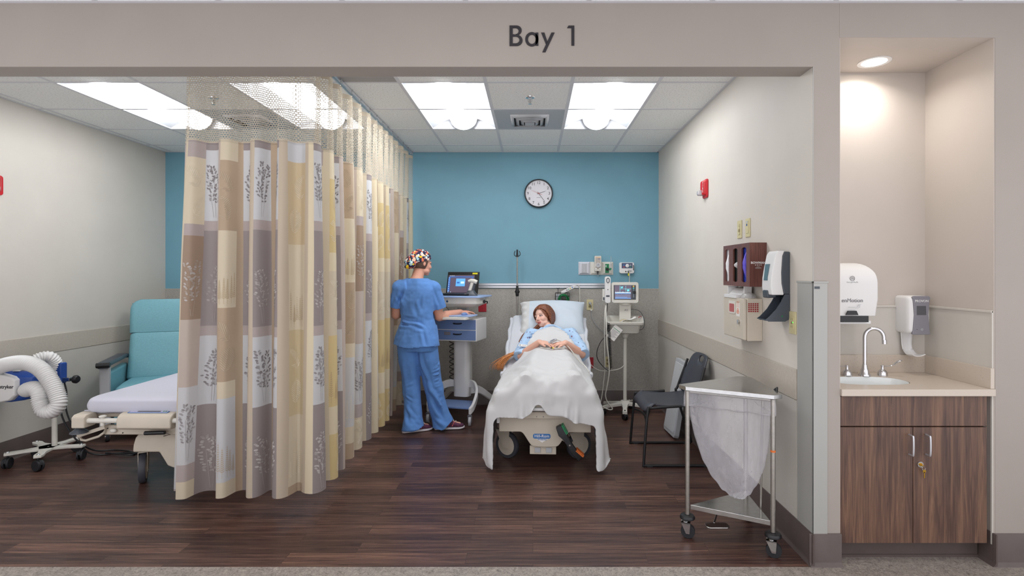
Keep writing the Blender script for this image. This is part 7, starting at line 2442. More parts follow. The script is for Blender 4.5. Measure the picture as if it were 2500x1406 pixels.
    # base shroud
    outl = [(-0.185, 0.250), (-0.180, 0.300), (-0.165, 0.350), (-0.145, 0.372), (-0.08, 0.385), (0.24, 0.385), (0.30, 0.372), (0.33, 0.30), (0.335, 0.250), (0.24, 0.248), (0.20, 0.20), (0.16, 0.152), (0.09, 0.145), (0.05, 0.16), (0.02, 0.21), (-0.005, 0.250)]
    m = MB().loft([[(x, y, z) for x, z in outl] for y in (0.09, 0.16)])
    obj('base_shroud', m, MT['cream'], t, bevel=0.012, bseg=3, angle=45)
    obj('base_cover', MB().box(-0.15, 0.30, 0.16, 1.75, 0.26, 0.37), MT['cream'], t, bevel=0.02)
    obj('lift_column', MB().box(-0.1, 0.2, 0.5, 0.75, 0.36, 0.50).box(-0.1, 0.2, 1.25, 1.45, 0.36, 0.50), MT['cream'], t, bevel=0.01)
    for (x, y, a) in ((-0.235 + 0.03, 0.22, R(30)), (0.27, 0.26, R(35)), (-0.235, 1.70, R(0)), (0.27, 1.70, R(0))):
        fork_caster(t, x, y, 0.104, a, 'tyre', 'cream', 0.27, 0.040, hub_mt='cream')
build_left_bed()

# ------------------------------------------------------------------ recliner
def build_recliner():
    t = thing('recliner', 'teal vinyl recliner with gray arms beside the left wall', 'recliner', (-3.50, 4.98, 0), (0, 0, R(25)))
    def cushion(nm, x0, x1, path_, th, r=0.04, par=t):
        m = MB(); hw_ = (x1 - x0) / 2; m.M = T((x0 + x1) / 2, 0, 0)
        slab(m, hw_, path_, th, r)
        return obj(nm, m, MT['vinyl_teal'], par, angle=60)
    cushion('seat', -0.275, 0.275, [(-0.34, 0.46), (-0.30, 0.475), (-0.1, 0.48), (0.1, 0.475), (0.16, 0.47)], 0.15, 0.05)
    bk = cushion('backrest', -0.29, 0.29, [(0.10, 0.46), (0.16, 0.62), (0.215, 0.80), (0.245, 0.895)], 0.13, 0.055)
    m = MB()
    # head cushion with rounded shoulders
    rings = []
    for k in range(25):
        f = k / 24
        f = 1 - (1 - f) ** 1.6
        y = 0.242 + 0.05 * f; z = 0.885 + 0.315 * f
        hw_ = 0.295 - 0.085 * (1 - math.sqrt(1 - max(0, (f - 0.70) / 0.302) ** 2))
        th = 0.15 - 0.05 * f ** 2
        pr = rrect(-hw_, hw_, -th, 0.0 + 0.012 * math.sin(PI * f), 0.048 if f < 1 else 0.03, 5)
        tt = Vector((0, 0.16, 0.99)); nrm = Vector((0, -0.99, 0.16))
        rings.append([Vector((x, y, z)) + nrm * (q + 0.0) for x, q in pr])
    m.loft(rings)
    obj('head_cushion', m, MT['vinyl_teal'], t, angle=60, bevel=0.0)
    obj('back_shell', MB().loft([[(x, y, z) for x, y in rrect(-0.30, 0.30, 0.26 + dy, 0.31 + dy, 0.02)] for z, dy in ((0.20, -0.02), (0.9, 0.10), (1.16, 0.13))]), MT['vinyl_teal'], t, angle=50)
    for sg in (-1, 1):
        xa = sg * 0.335
        obj('side_panel', MB().box(xa - 0.032, xa + 0.032, -0.30, 0.28, 0.16, 0.60), MT['vinyl_teal'], t, bevel=0.02, bseg=3)
        m = MB().box(xa - 0.038, xa + 0.038, -0.345, -0.295, 0.12, 0.655)
        obj('arm_front', m, MT['lightgray'], t, bevel=0.015, bseg=3)
        m = MB().loft([[(x, y, z) for x, z in rrect(xa - 0.045, xa + 0.045, 0.655 - dz, 0.698 - dz, 0.018)] for y, dz in ((-0.375, 0.012), (-0.35, 0), (0.2, 0.0), (0.26, 0.01))])
        obj('arm_cap', m, MT['darkgray'], t, angle=50)
        obj('cap_end', MB().cyl((xa - 0.048, -0.375, 0.672), (xa + 0.048, -0.375, 0.672), 0.022), MT['black'], t, bevel=0.003)
    obj('front_panel', MB().box(-0.28, 0.28, -0.315, -0.27, 0.14, 0.36), MT['vinyl_teal'], t, bevel=0.015)
    obj('base_frame', MB().box(-0.32, 0.32, -0.28, 0.28, 0.11, 0.16), MT['darkgray'], t, bevel=0.005)
    for (x, y) in ((-0.33, -0.28), (0.33, -0.28), (-0.33, 0.26), (0.33, 0.26)):
        fork_caster(t, x, y, 0.045, R(20), 'rubber', 'chrome', 0.12, 0.026, hub_mt='chrome')
build_recliner()

# ------------------------------------------------------------------ warm-air blower on its stand
def build_blower():
    X, Y = -3.715, 4.12
    t = thing('blower_stand', 'pale roll stand with five dark casters carrying the blue blower', 'roll stand', (X, Y, 0))
    m = MB(); feet = []
    c0 = (-0.03, -0.02)
    for a in (-62, 10, 82, 150, 222):
        c, s_ = math.cos(R(a)), math.sin(R(a)); L = 0.235
        px_, py_ = -s_, c; rings = []
        for d_, w_ in ((0.0, 0.06), (0.08, 0.038), (0.14, 0.024), (0.21, 0.030), (0.245, 0.022)):
            rings.append([(c0[0] + c * d_ + px_ * w_, c0[1] + s_ * d_ + py_ * w_, 0.098), (c0[0] + c * d_ + px_ * w_, c0[1] + s_ * d_ + py_ * w_, 0.116), (c0[0] + c * d_ - px_ * w_, c0[1] + s_ * d_ - py_ * w_, 0.116), (c0[0] + c * d_ - px_ * w_, c0[1] + s_ * d_ - py_ * w_, 0.098)])
        m.loft(rings)
        feet.append((c0[0] + c * 0.225, c0[1] + s_ * 0.225, a))
    obj('base', m, MT['offwhite'], t, bevel=0.003)
    for x, y, a in feet:
        twin_caster(t, x, y, 0.040, R(a * 1.7), 'rubber', 0.10)
        obj('caster_nut', MB().ell((x, y, 0.118), 0.012, 0.012, 0.008), MT['chrome'], t)
    obj('pole', MB().cyl((0, 0, 0.11), (0, 0, 0.73), 0.018, n=20), MT['offwhite'], t)
    obj('mount_plate', MB().box(-0.02, 0.075, -0.03, 0.03, 0.60, 0.76), MT['blue'], t, bevel=0.01)
    obj('clamp', MB().box(0.05, 0.13, -0.018, 0.018, 0.615, 0.645), MT['steel'], t, bevel=0.004)
    obj('clamp_knob', MB().cyl((0.12, 0, 0.630), (0.150, 0, 0.630), 0.008).lathe([(0.016, 0.150), (0.030, 0.155), (0.032, 0.170), (0.024, 0.182), (0.004, 0.184)], (0, 0, 0.63), 20, axis='x'), MT['black'], t, angle=50)
    # blower body
    b = thing('warming_blower', 'blue and white warming blower with white corrugated hose on the left', 'blower', (X - 0.17, Y - 0.13, 0.46))
    m = MB(); rings = []
    for x, k, dz in ((-0.14, 0.90, 0.04), (-0.10, 1.0, 0.04), (0.03, 1.0, 0.04), (0.12, 0.93, 0.045), (0.18, 0.82, 0.05), (0.195, 0.74, 0.055)):
        pr = [(-0.095, 0.03), (-0.075, 0.0), (0.075, 0.0), (0.095, 0.03), (0.095, 0.17), (0.06, 0.215), (-0.05, 0.23), (-0.095, 0.19)]
        rings.append([(x, y * k, 0.11 + (z - 0.11) * k + dz) for y, z in pr])
    m.loft(rings)
    bd = obj('body', m, MT['blue'], b, bevel=0.012, bseg=3, angle=45)
    m = MB()
    pr = [(-0.09, 0.155), (-0.085, 0.215), (-0.03, 0.262), (0.085, 0.235), (0.112, 0.215), (0.112, 0.100), (0.07, 0.062), (-0.02, 0.045), (-0.08, 0.08)]
    m.loft([[(x, -0.128, z) for x, z in [(0.01 + (x - 0.01) * 0.93, 0.155 + (z - 0.155) * 0.92) for x, z in pr]], [(x, -0.115, z) for x, z in pr], [(x, -0.07, z) for x, z in pr]])
    fc = obj('front_cover', m, MT['white'], b, bevel=0.006, bseg=3, angle=45)
    text('lettering', 'stryker', 0.035, MT['ink'], fc, T(0.052, -0.1285, 0.165, (PI / 2, 0, 0)), 0.0006, bold=0.0008)
    obj('top_label', MB().box(0.03, 0.075, -0.060, -0.030, 0.266, 0.272), MT['paper'], bd)
    obj('outlet_label', MB().box(0.15, 0.17, -0.092, -0.088, 0.09, 0.12), MT['yellow'], bd) if False else None
    # corrugated hoses
    def hose(nm, pts, r, pitch=0.0145):
        P_ = spline(pts, 14); L = [0.0]
        for i in range(1, len(P_)):
            L.append(L[-1] + (P_[i] - P_[i - 1]).length)
        n = int(L[-1] / (pitch / 4)); out = []; rr_ = []
        xs = np.array([[p.x, p.y, p.z] for p in P_]); L = np.array(L)
        for k in range(n + 1):
            s_ = L[-1] * k / n
            out.append([np.interp(s_, L, xs[:, q]) for q in range(3)])
            rr_.append(r * (1.0 + 0.10 * math.cos(2 * PI * s_ / pitch)))
        return obj(nm, MB().tube(out, rr_, 20), MT['white'], b, angle=75)
    # px targets at this depth, local coordinates
    def L_(px, py, dy):
        yy = Y - 0.13 + dy
        return ((px - 1301) / 1295 * yy - (X - 0.17), dy, 1.45 - (py - 668) / 1295 * yy - 0.46)
    hose('large_hose', [L_(-30, 915, -0.10), L_(-5, 897, -0.12), L_(30, 887, -0.13), L_(65, 886, -0.14), L_(98, 900, -0.15), L_(122, 928, -0.16), L_(138, 960, -0.17), L_(143, 985, -0.18), L_(128, 1003, -0.19), L_(108, 1001, -0.19), L_(99, 980, -0.18), L_(96, 958, -0.17), L_(85, 948, -0.15), L_(70, 950, -0.12), L_(66, 952, -0.08)], 0.049)
    hose('small_hose', [L_(70, 890, 0.0), L_(85, 880, 0.02), L_(104, 872, 0.05), L_(122, 872, 0.08), L_(134, 884, 0.11), L_(136, 902, 0.13)], 0.041)
    obj('hose_cuff', MB().cyl(L_(121, 906, 0.13), L_(149, 903, 0.13), 0.001).lathe([(0.047, -0.02), (0.050, -0.015), (0.050, 0.01), (0.047, 0.015)], L_(136, 909, 0.13), 24), MT['white'], b, angle=50)
    # cord
    c = thing('black_cable', 'black power cord trailing from the blower stand to the floor', 'cable', (X, Y, 0))
    def W_(px, py, z):   # floor-ish point given by height
        yy = 1295 * (1.45 - z) / (py - 668)
        return ((px - 1301) / 1295 * yy - X, yy - Y, z)
    pts = [(0.05, 0.03, 0.60), (0.075, 0.02, 0.52), (0.07, 0.02, 0.40), (0.10, 0.03, 0.28), (0.16, 0.04, 0.16), (0.20, 0.05, 0.06), (0.26, 0.10, 0.010), (0.40, 0.16, 0.006), (0.55, 0.14, 0.006)]
    obj('cord', MB().tube(spline(pts, 7), 0.006, 8), MT['black'], c, angle=60)
    pts = [(0.03, 0.03, 0.50), (0.03, 0.02, 0.38), (0.07, 0.03, 0.25), (0.14, 0.06, 0.12), (0.20, 0.14, 0.03), (0.28, 0.22, 0.008), (0.42, 0.20, 0.006), (0.53, 0.12, 0.006), (0.48, 0.09, 0.016), (0.3, 0.12, 0.016)]
    obj('cord_loop', MB().tube(spline(pts, 7), 0.006, 8), MT['black'], c, angle=60)
build_blower()

# ------------------------------------------------------------------ equipment hidden by the curtain, only its casters show
def build_hidden_cart():
    t = thing('overbed_table', 'rolling base with black casters peeking out under the rear end of the curtain', 'table', (-1.72, 5.56, 0))
    for (x, y, a) in ((0.16, -0.07, 0.9), (0.16, 0.17, 0.4), (-0.16, -0.07, 0.2), (-0.16, 0.17, 0.2)):
        m = MB(); m.M = T(x, y, 0.05, (0, 0, a))
        m.ell((-0.016, 0, 0), 0.016, 0.05, 0.05, 20, 12).ell((0.016, 0, 0), 0.016, 0.05, 0.05, 20, 12)
        obj('caster', m, MT['rubber'], t)
    obj('base', MB().box(-0.20, 0.175, -0.10, -0.045, 0.075, 0.105).box(-0.20, 0.175, 0.145, 0.20, 0.075, 0.105).box(-0.20, -0.14, -0.05, 0.15, 0.075, 0.105), MT['offwhite'], t, bevel=0.006)
    obj('column', MB().box(-0.19, -0.14, 0.02, 0.08, 0.10, 0.78), MT['offwhite'], t, bevel=0.006)
    obj('top', MB().box(-0.22, 0.15, -0.14, 0.24, 0.78, 0.80), MT['walnut'], t, bevel=0.004)
build_hidden_cart()
# ------------------------------------------------------------------ bodies
def fuse(mb, voxel, smooth=4, factor=0.5):
    """one continuous surface out of overlapping closed volumes; returns (verts Nx3, faces)"""
    me = bpy.data.meshes.new('tmp'); me.from_pydata(mb.v, [], mb.f)
    bm = bmesh.new(); bm.from_mesh(me); bmesh.ops.recalc_face_normals(bm, faces=bm.faces); bm.to_mesh(me); bm.free()
    o = bpy.data.objects.new('tmp', me); COL.objects.link(o)
    md = o.modifiers.new('r', 'REMESH'); md.mode = 'VOXEL'; md.voxel_size = voxel; md.adaptivity = 0.0
    if smooth:
        md = o.modifiers.new('s', 'SMOOTH'); md.iterations = smooth; md.factor = factor
    dg = bpy.context.evaluated_depsgraph_get()
    ev = o.evaluated_get(dg); em = ev.to_mesh()
    n = len(em.vertices); co = np.empty(n * 3); em.vertices.foreach_get('co', co)
    nr = np.empty(n * 3); em.vertices.foreach_get('normal', nr)
    faces = [tuple(p.vertices) for p in em.polygons]
    ev.to_mesh_clear()
    bpy.data.objects.remove(o); bpy.data.meshes.remove(me)
    return co.reshape(-1, 3), nr.reshape(-1, 3), faces

def mesh_from(name, co, faces, mats, parent, col=None, angle=180):
    me = bpy.data.meshes.new(name)
    me.from_pydata([tuple(c) for c in co], [], faces)
    for m in (mats if isinstance(mats, (list, tuple)) else [mats]):
        me.materials.append(m)
    if col is not None:
        ca = me.color_attributes.new('Col', 'FLOAT_COLOR', 'POINT')
        ca.data.foreach_set('color', np.concatenate([col, np.ones((len(col), 1))], 1).ravel())
    finish(me, angle)
    o = bpy.data.objects.new(name, me); COL.objects.link(o)
    if parent:
        o.parent = parent
    return o

def cut(co, nr, faces, keepfn):
    k = keepfn(co)
    fs = [f for f in faces if all(k[i] for i in f)]
    used = sorted(set(i for f in fs for i in f)); rm = {a: b for b, a in enumerate(used)}
    return co[used], nr[used], [tuple(rm[i] for i in f) for f in fs]

def seg_dist(P_, a, b):
    a = np.array(a, float); b = np.array(b, float); ab = b - a
    t = np.clip(((P_ - a) @ ab) / (ab @ ab), 0, 1)
    return np.linalg.norm(P_ - (a + t[:, None] * ab), axis=1), t

def folds(co, nr, lines):
    d_ = np.zeros(len(co))
    for a, b, w_, h in lines:
        d, t = seg_dist(co, a, b)
        d_ += h * np.exp(-(d / w_) ** 2) * np.sin(PI * np.clip(t * 0.9 + 0.05, 0, 1)) 
        d_ += -h * 0.6 * np.exp(-((d - 1.9 * w_) / w_) ** 2) * np.sin(PI * np.clip(t * 0.9 + 0.05, 0, 1))
    return co + nr * d_[:, None]

def noise_disp(co, nr, sc, amp, stretch=(1, 1, 1)):
    d = np.array([mnoise.noise(Vector((c[0] * sc * stretch[0], c[1] * sc * stretch[1], c[2] * sc * stretch[2]))) for c in co])
    return co + nr * (d * amp)[:, None]

def oval(m, c, ax, ay, az, up=(0, 0, 1), fwd=None, n=20):
    """oriented ellipsoid: axes given as vectors"""
    rings = []
    ax, ay, az = Vector(ax), Vector(ay), Vector(az)
    for j in range(13):
        t = -PI / 2 + PI * j / 12; t = max(-1.54, min(1.54, t))
        rings.append([Vector(c) + (ax * math.cos(a) + ay * math.sin(a)) * math.cos(t) + az * math.sin(t) for a in [2 * PI * i / n for i in range(n)]])
    m.loft(rings)

def head_parts(m, M, neck=True):
    """canonical head: +z up, face along -y, centre between the ears"""
    M0 = m.M; m.M = M
    m.ell((0, 0.012, 0.035), 0.074, 0.093, 0.084, 28, 18)
    m.ell((0, -0.030, -0.018), 0.060, 0.060, 0.078, 24, 16)
    m.ell((0, -0.048, -0.060), 0.043, 0.044, 0.046, 20, 14)
    m.ell((0, -0.066, -0.090), 0.021, 0.021, 0.017)
    for s in (-1, 1):
        m.ell((s * 0.034, -0.058, -0.030), 0.024, 0.026, 0.024)
        m.ell((s * 0.030, -0.076, 0.003), 0.0135, 0.0125, 0.0095)
        m.ell((s * 0.028, -0.078, 0.020), 0.020, 0.010, 0.006)
        m.ell((s * 0.010, -0.094, -0.031), 0.0075, 0.009, 0.0065)
        m.ell((s * 0.074, 0.012, -0.006), 0.007, 0.016, 0.028)
        m.ell((s * 0.040, -0.030, -0.070), 0.020, 0.036, 0.022)
    m.tube([(0, -0.083, 0.016), (0, -0.094, -0.002), (0, -0.104, -0.020), (0, -0.103, -0.030)], [0.0075, 0.008, 0.0095, 0.0095], 10)
    m.ell((0, -0.106, -0.026), 0.0095, 0.009, 0.0085)
    m.ell((0, -0.090, -0.0545), 0.0215, 0.012, 0.0060)
    m.ell((0, -0.088, -0.0645), 0.0185, 0.012, 0.0065)
    m.M = M0

def hand_parts(m, wrist, fdir, palm_n, side, curls, spread=0.12, scale=1.0, thumb=(0.55, 0.35)):
    """fdir: towards the fingers, palm_n: out of the palm, side: +1 thumb lies along fdir x palm_n"""
    f = Vector(fdir).normalized(); n = Vector(palm_n); n = (n - f * n.dot(f)).normalized(); s_ = f.cross(n).normalized() * side
    W = Vector(wrist); sc = scale
    oval(m, W + f * 0.045 * sc, s_ * 0.040 * sc, n * 0.0150 * sc, f * 0.052 * sc)
    oval(m, W + f * 0.072 * sc, s_ * 0.040 * sc, n * 0.0125 * sc, f * 0.024 * sc)
    oval(m, W + f * 0.030 * sc + s_ * 0.020 * sc + n * 0.006 * sc, s_ * 0.020 * sc, n * 0.014 * sc, f * 0.032 * sc)
    lens = (0.070, 0.078, 0.073, 0.058)
    for i in range(4):
        off = (1.5 - i) * 0.0205 * sc
        base = W + f * (0.083 - 0.004 * abs(1.2 - i)) * sc + s_ * off
        ang = (1.5 - i) * spread
        d = (f * math.cos(ang) + s_ * math.sin(ang)).normalized()
        c = curls[i]; L = lens[i] * sc
        pts = [base - d * 0.012 * sc]; rr_ = [0.0088 * sc]; p = base; a = c * 0.35
        pts.append(p); rr_.append(0.0087 * sc)
        for k, fr in enumerate((0.45, 0.31, 0.24)):
            dd = d * math.cos(a) + n * math.sin(a)
            p = p + dd * L * fr; pts.append(p); rr_.append((0.0080, 0.0074, 0.0060)[k] * sc); a += c * (0.9, 0.6, 0)[k]
        m.tube(spline(pts, 3), list(np.interp(np.linspace(0, len(pts) - 1, (len(pts) - 1) * 3 + 1), range(len(pts)), rr_)), 10)
        m.ell(tuple(pts[-1]), 0.0062 * sc, 0.0062 * sc, 0.0062 * sc, 10, 8)
    b = W + f * 0.022 * sc + s_ * 0.026 * sc + n * 0.006 * sc
    d1 = (f * math.cos(thumb[0]) + s_ * math.sin(thumb[0]) + n * thumb[1]).normalized()
    d2 = (d1 + f * 0.35).normalized()
    pts = [b, b + d1 * 0.030 * sc, b + d1 * 0.030 * sc + (d1 + d2).normalized() * 0.024 * sc, b + d1 * 0.030 * sc + (d1 + d2).normalized() * 0.024 * sc + d2 * 0.020 * sc]
    m.tube(pts, [0.013 * sc, 0.0105 * sc, 0.0092 * sc, 0.0075 * sc], 10)
    m.ell(tuple(pts[-1]), 0.0078 * sc, 0.0078 * sc, 0.0078 * sc, 10, 8)

SK = np.array(lin((222, 172, 152))[:3]); SKP = np.array(lin((232, 188, 170))[:3])

def paint_head(co, Minv, col, skin, brow, lip, iris=(70, 84, 70)):
    """feature colours by place on the face"""
    P_ = np.c_[co, np.ones(len(co))] @ np.array(Minv).T
    x, y, z = P_[:, 0], P_[:, 1], P_[:, 2]
    front = y < -0.055
    def blend(mask, c, k=1.0):
        c = np.array(lin(c)[:3]); col[:] = col * (1 - mask[:, None] * k) + c * (mask[:, None] * k)
    cheek = np.exp(-(((np.abs(x) - 0.036) / 0.020) ** 2 + ((z + 0.030) / 0.020) ** 2)) * front
    blend(cheek, (214, 128, 112), 0.22)
    lipm = ((np.abs(x) < 0.0225) & (z < -0.048 + 0.0) & (z > -0.0725) & (y < -0.080) & (((x / 0.0235) ** 2 + ((z + 0.0600) / 0.0115) ** 2) < 1)).astype(float)
    blend(lipm, lip, 0.85)
    line = ((np.abs(x) < 0.021) & (np.abs(z + 0.0595) < 0.0014) & (y < -0.08)).astype(float)
    blend(line, (120, 50, 50), 0.7)
    for s in (-1, 1):
        ex, ez_ = s * 0.0305, 0.003
        white = ((((x - ex) / 0.0135) ** 2 + ((z - ez_) / 0.0052) ** 2) < 1) & front
        blend(white.astype(float), (190, 180, 176), 0.9)
        ir = (((x - ex + 0.003) ** 2 + (z - ez_) ** 2) < 0.0060 ** 2) & white
        blend(ir.astype(float), iris, 1.0)
        pu = (((x - ex + 0.003) ** 2 + (z - ez_) ** 2) < 0.0036 ** 2) & white
        blend(pu.astype(float), (24, 20, 20), 1.0)
        lash = (np.abs(x - ex) < 0.0155) & (np.abs(z - (ez_ + 0.0060 - 30 * (x - ex) ** 2 * 0.9)) < 0.0030) & front
        blend(lash.astype(float), (54, 34, 30), 0.9)
        lw = (np.abs(x - ex) < 0.013) & (np.abs(z - (ez_ - 0.0058 + 18 * (x - ex) ** 2)) < 0.0010) & front
        blend(lw.astype(float), (120, 78, 70), 0.5)
        bz = 0.0225 + 0.004 * (1 - ((np.abs(x) - 0.034) / 0.02) ** 2)
        bw_ = (np.abs(x) > 0.013) & (np.abs(x) < 0.050) & (np.sign(x) == s) & (np.abs(z - bz) < 0.0044 * (1.15 - (np.abs(x) - 0.013) / 0.045)) & front
        blend(bw_.astype(float), brow, 0.85)
        ns = (((np.abs(x) - 0.0065) ** 2 + (z + 0.0355) ** 2) < 0.0030 ** 2) & (y < -0.092)
        blend(ns.astype(float), (112, 58, 50), 0.8)
    return col

def head_matrix(c, f, u):
    f = Vector(f).normalized(); u = Vector(u); u = (u - f * u.dot(f)).normalized()
    yb = -f; xb = yb.cross(u)
    M = Matrix(((xb.x, yb.x, u.x, c[0]), (xb.y, yb.y, u.y, c[1]), (xb.z, yb.z, u.z, c[2]), (0, 0, 0, 1)))
    return M

# ------------------------------------------------------------------ the patient
def build_patient():
    t = thing('person', 'person with long auburn hair in a pale blue gown lying propped up in the bed', 'person', BLOC, BROT)
    HM = head_matrix((-0.040, 1.425, 1.015), (-0.60, -0.76, 0.10), (-0.22, 0.28, 0.93))
    m = MB()
    head_parts(m, HM)
    m.tube([(-0.030, 1.435, 0.985), (-0.012, 1.40, 0.940), (0.018, 1.33, 0.905), (0.035, 1.26, 0.880)], [0.046, 0.045, 0.048, 0.062], 16)
    # torso
    for a, b, c, w_, d_ in (((0.035, 1.245, 0.885), None, 0, 0.155, 0.060),):
        pass
    ty = Vector((0, math.cos(R(28)), math.sin(R(28)))); tn = Vector((0, -math.sin(R(28)), math.cos(R(28))))
    oval(m, (0.035, 1.19, 0.835), Vector((0.160, 0, 0)), tn * 0.088, ty * 0.12)
    oval(m, (0.035, 1.08, 0.785), Vector((0.140, 0, 0)), tn * 0.090, ty * 0.14)
    oval(m, (0.035, 0.95, 0.735), Vector((0.135, 0, 0)), tn * 0.085, ty * 0.14)
    oval(m, (0.035, 0.86, 0.70), Vector((0.165, 0, 0)), Vector((0, 0, 0.088)), Vector((0, 0.14, 0)))
    for s in (-1, 1):
        oval(m, (0.035 + s * 0.065, 1.145, 0.865), Vector((0.060, 0, 0)), tn * 0.045, ty * 0.065)
    for a, b, r0, r1 in LEGS:
        q = 0.88
        if b[1] < 0.08:
            q = 0.60; b = (b[0], b[1] + 0.02, b[2] - 0.03)
        m.tube([a, tuple((Vector(a) + Vector(b)) / 2), b], [r0 * q, (r0 + r1) / 2 * q, r1 * q], 16)
        m.ell(b, r1 * q, r1 * q, r1 * q, 14, 10)
    # arms
    zl = blanket_top(-0.02, 0.86) + 0.0; zr = blanket_top(0.12, 0.86)
    SL, EL, WL = (-0.150, 1.195, 0.865), (-0.232, 0.955, 0.700), (-0.062, 0.845, zl + 0.030)
    SR, ER, WR = (0.225, 1.195, 0.868), (0.315, 0.945, 0.720), (0.165, 0.845, zr + 0.030)
    for S_, E_, W_, nm in ((SL, EL, WL, 'l'), (SR, ER, WR, 'r')):
        S_, E_, W_ = Vector(S_), Vector(E_), Vector(W_)
        m.tube([S_, S_.lerp(E_, 0.5), E_], [0.050, 0.044, 0.038], 14)
        m.ell(tuple(S_), 0.052, 0.052, 0.052); m.ell(tuple(E_), 0.038, 0.038, 0.038)
        m.tube([E_, E_.lerp(W_, 0.3), E_.lerp(W_, 0.7), W_], [0.037, 0.039, 0.031, 0.0245], 14)
        m.ell(tuple(W_), 0.025, 0.022, 0.020)
    # hands resting on the blanket: backs up, fingers towards the middle
    hand_parts(m, WL, (0.86, -0.36, -0.12), (0.05, 0.15, -1.0), -1, (0.35, 0.38, 0.42, 0.5), spread=0.10, scale=0.92, thumb=(0.55, 0.1))
    hand_parts(m, WR, (-0.86, -0.30, -0.12), (-0.05, 0.15, -1.0), 1, (0.55, 0.5, 0.45, 0.4), spread=0.10, scale=0.92, thumb=(0.4, 0.2))
    co, nr, fs = fuse(m, 0.0036, 3)
    col = np.tile(SKP, (len(co), 1))
    # forearms a little warmer, knuckles pinker
    lowm = np.clip((0.95 - co[:, 2]) / 0.12, 0, 1)[:, None]
    col = col * (1 - lowm * 0.55) + np.array(lin((216, 160, 136))[:3]) * lowm * 0.55
    col = paint_head(co, HM.inverted(), col, SKP, (84, 48, 38), (190, 84, 84), iris=(58, 50, 44))
    mesh_from('body', co, fs, MT['skin'], t, col)
    # gown: torso shell and loose sleeves
    g = MB()
    oval(g, (0.035, 1.19, 0.840), Vector((0.180, 0, 0)), tn * 0.098, ty * 0.125)
    oval(g, (0.035, 1.08, 0.790), Vector((0.165, 0, 0)), tn * 0.100, ty * 0.15)
    oval(g, (0.035, 0.95, 0.738), Vector((0.155, 0, 0)), tn * 0.088, ty * 0.14)
    g.tube([(0.012, 1.325, 0.895), (0.030, 1.27, 0.880), (0.035, 1.2, 0.86)], [0.064, 0.085, 0.11], 18)
    for S_, E_, sg in ((SL, EL, -1), (SR, ER, 1)):
        S_, E_ = Vector(S_), Vector(E_)
        g.tube([S_ + Vector((-sg * 0.05, 0.0, -0.01)), S_, S_.lerp(E_, 0.35), S_.lerp(E_, 0.72), S_.lerp(E_, 1.0) + Vector((sg * 0.006, 0.0, -0.012))], [0.066, 0.069, 0.070, 0.074, 0.075], 18)
    co, nr, fs = fuse(g, 0.006, 6)
    rl = random.Random(9); L = []
    for S_, E_, sg in ((SL, EL, -1), (SR, ER, 1)):
        S_, E_ = Vector(S_), Vector(E_)
        for k in range(7):
            f = 0.15 + 0.12 * k
            c = S_.lerp(E_, f); a = rl.uniform(-0.4, 0.4)
            L.append((c + Vector((-sg * 0.07, -0.04, 0.06 + a * 0.02)), c + Vector((sg * 0.06, -0.05 + a * .08, 0.03)), 0.009, 0.009))
        L.append((S_ + Vector((-sg * 0.05, -0.05, 0.05)), E_ + Vector((-sg * 0.05, -0.02, 0.06)), 0.012, 0.012))
    for k in range(5):
        x = -0.08 + 0.05 * k
        L.append(((0.03 + (x - 0.03) * 0.4, 1.28, 0.94), (x * 1.6, 1.13, 0.92), 0.009, 0.006))
    co = folds(co, nr, L)
    co = noise_disp(co, nr, 22, 0.006)
    def keep(P_):
        k = np.ones(len(P_), bool)
        # neck opening
        c = np.array((0.018, 1.318, 0.915)); n = np.array((-0.08, 0.72, 0.60)); n /= np.linalg.norm(n)
        k &= ((P_ - c) @ n) < 0.004
        for E_, S_ in ((EL, SL), (ER, SR)):
            E_ = np.array(E_); S_ = np.array(S_); d = (E_ - S_) / np.linalg.norm(E_ - S_)
            q = (P_ - E_) @ d
            near = np.linalg.norm(P_ - E_, axis=1) < 0.16
            k &= ~((q > 0.028) & near)
        return k
    co, nr, fs = cut(co, nr, fs, keep)
    gw = mesh_from('hospital_gown', co, fs, MT['gown'], t)
    md = gw.modifiers.new('solid', 'SOLIDIFY'); md.thickness = 0.003; md.offset = 0
    # white sleeve label and neck binding
    pts = []
    # hair: scalp sheet of strands swept from a centre part, tress on the right shoulder side
    hb = MB(); HMi = HM
    rg = random.Random(21)
    def H(x, y, z):
        return HMi @ Vector((x, y, z))
    cap = MB(); cap.M = HM
    rings = []
    # closed shell with face opening: grid over angles
    def shell(u, v):
        a = (u - 0.5) * 2 * PI          # 0 at the face, +-pi at the back
        hl = 0.30 - 0.0 * abs(a)
        low = -1.05 if abs(a) > 1.05 else (0.62 - (abs(a) / 1.05) ** 2.2 * 1.55 if abs(a) < 1.05 else -1.05)
        th = low + (PI / 2 - low) * v
        th = min(th, PI / 2 - 0.01)
        k = 1.0 + 0.02 * math.sin(a * 21 + v * 3)
        x = 0.083 * math.cos(th) * math.sin(a) * k; y = 0.012 - 0.100 * math.cos(th) * math.cos(a) * k; z = 0.036 + 0.094 * math.sin(th)
        if th < 0:
            x *= 1.0; z *= 1.0
        return (x, y, z)
    cap.grid(shell, 61, 22, wrap=False)
    hc = obj('hair', cap, MT['hair'], t, solid=0.004, angle=180)
    # strands over the shell
    st = MB()
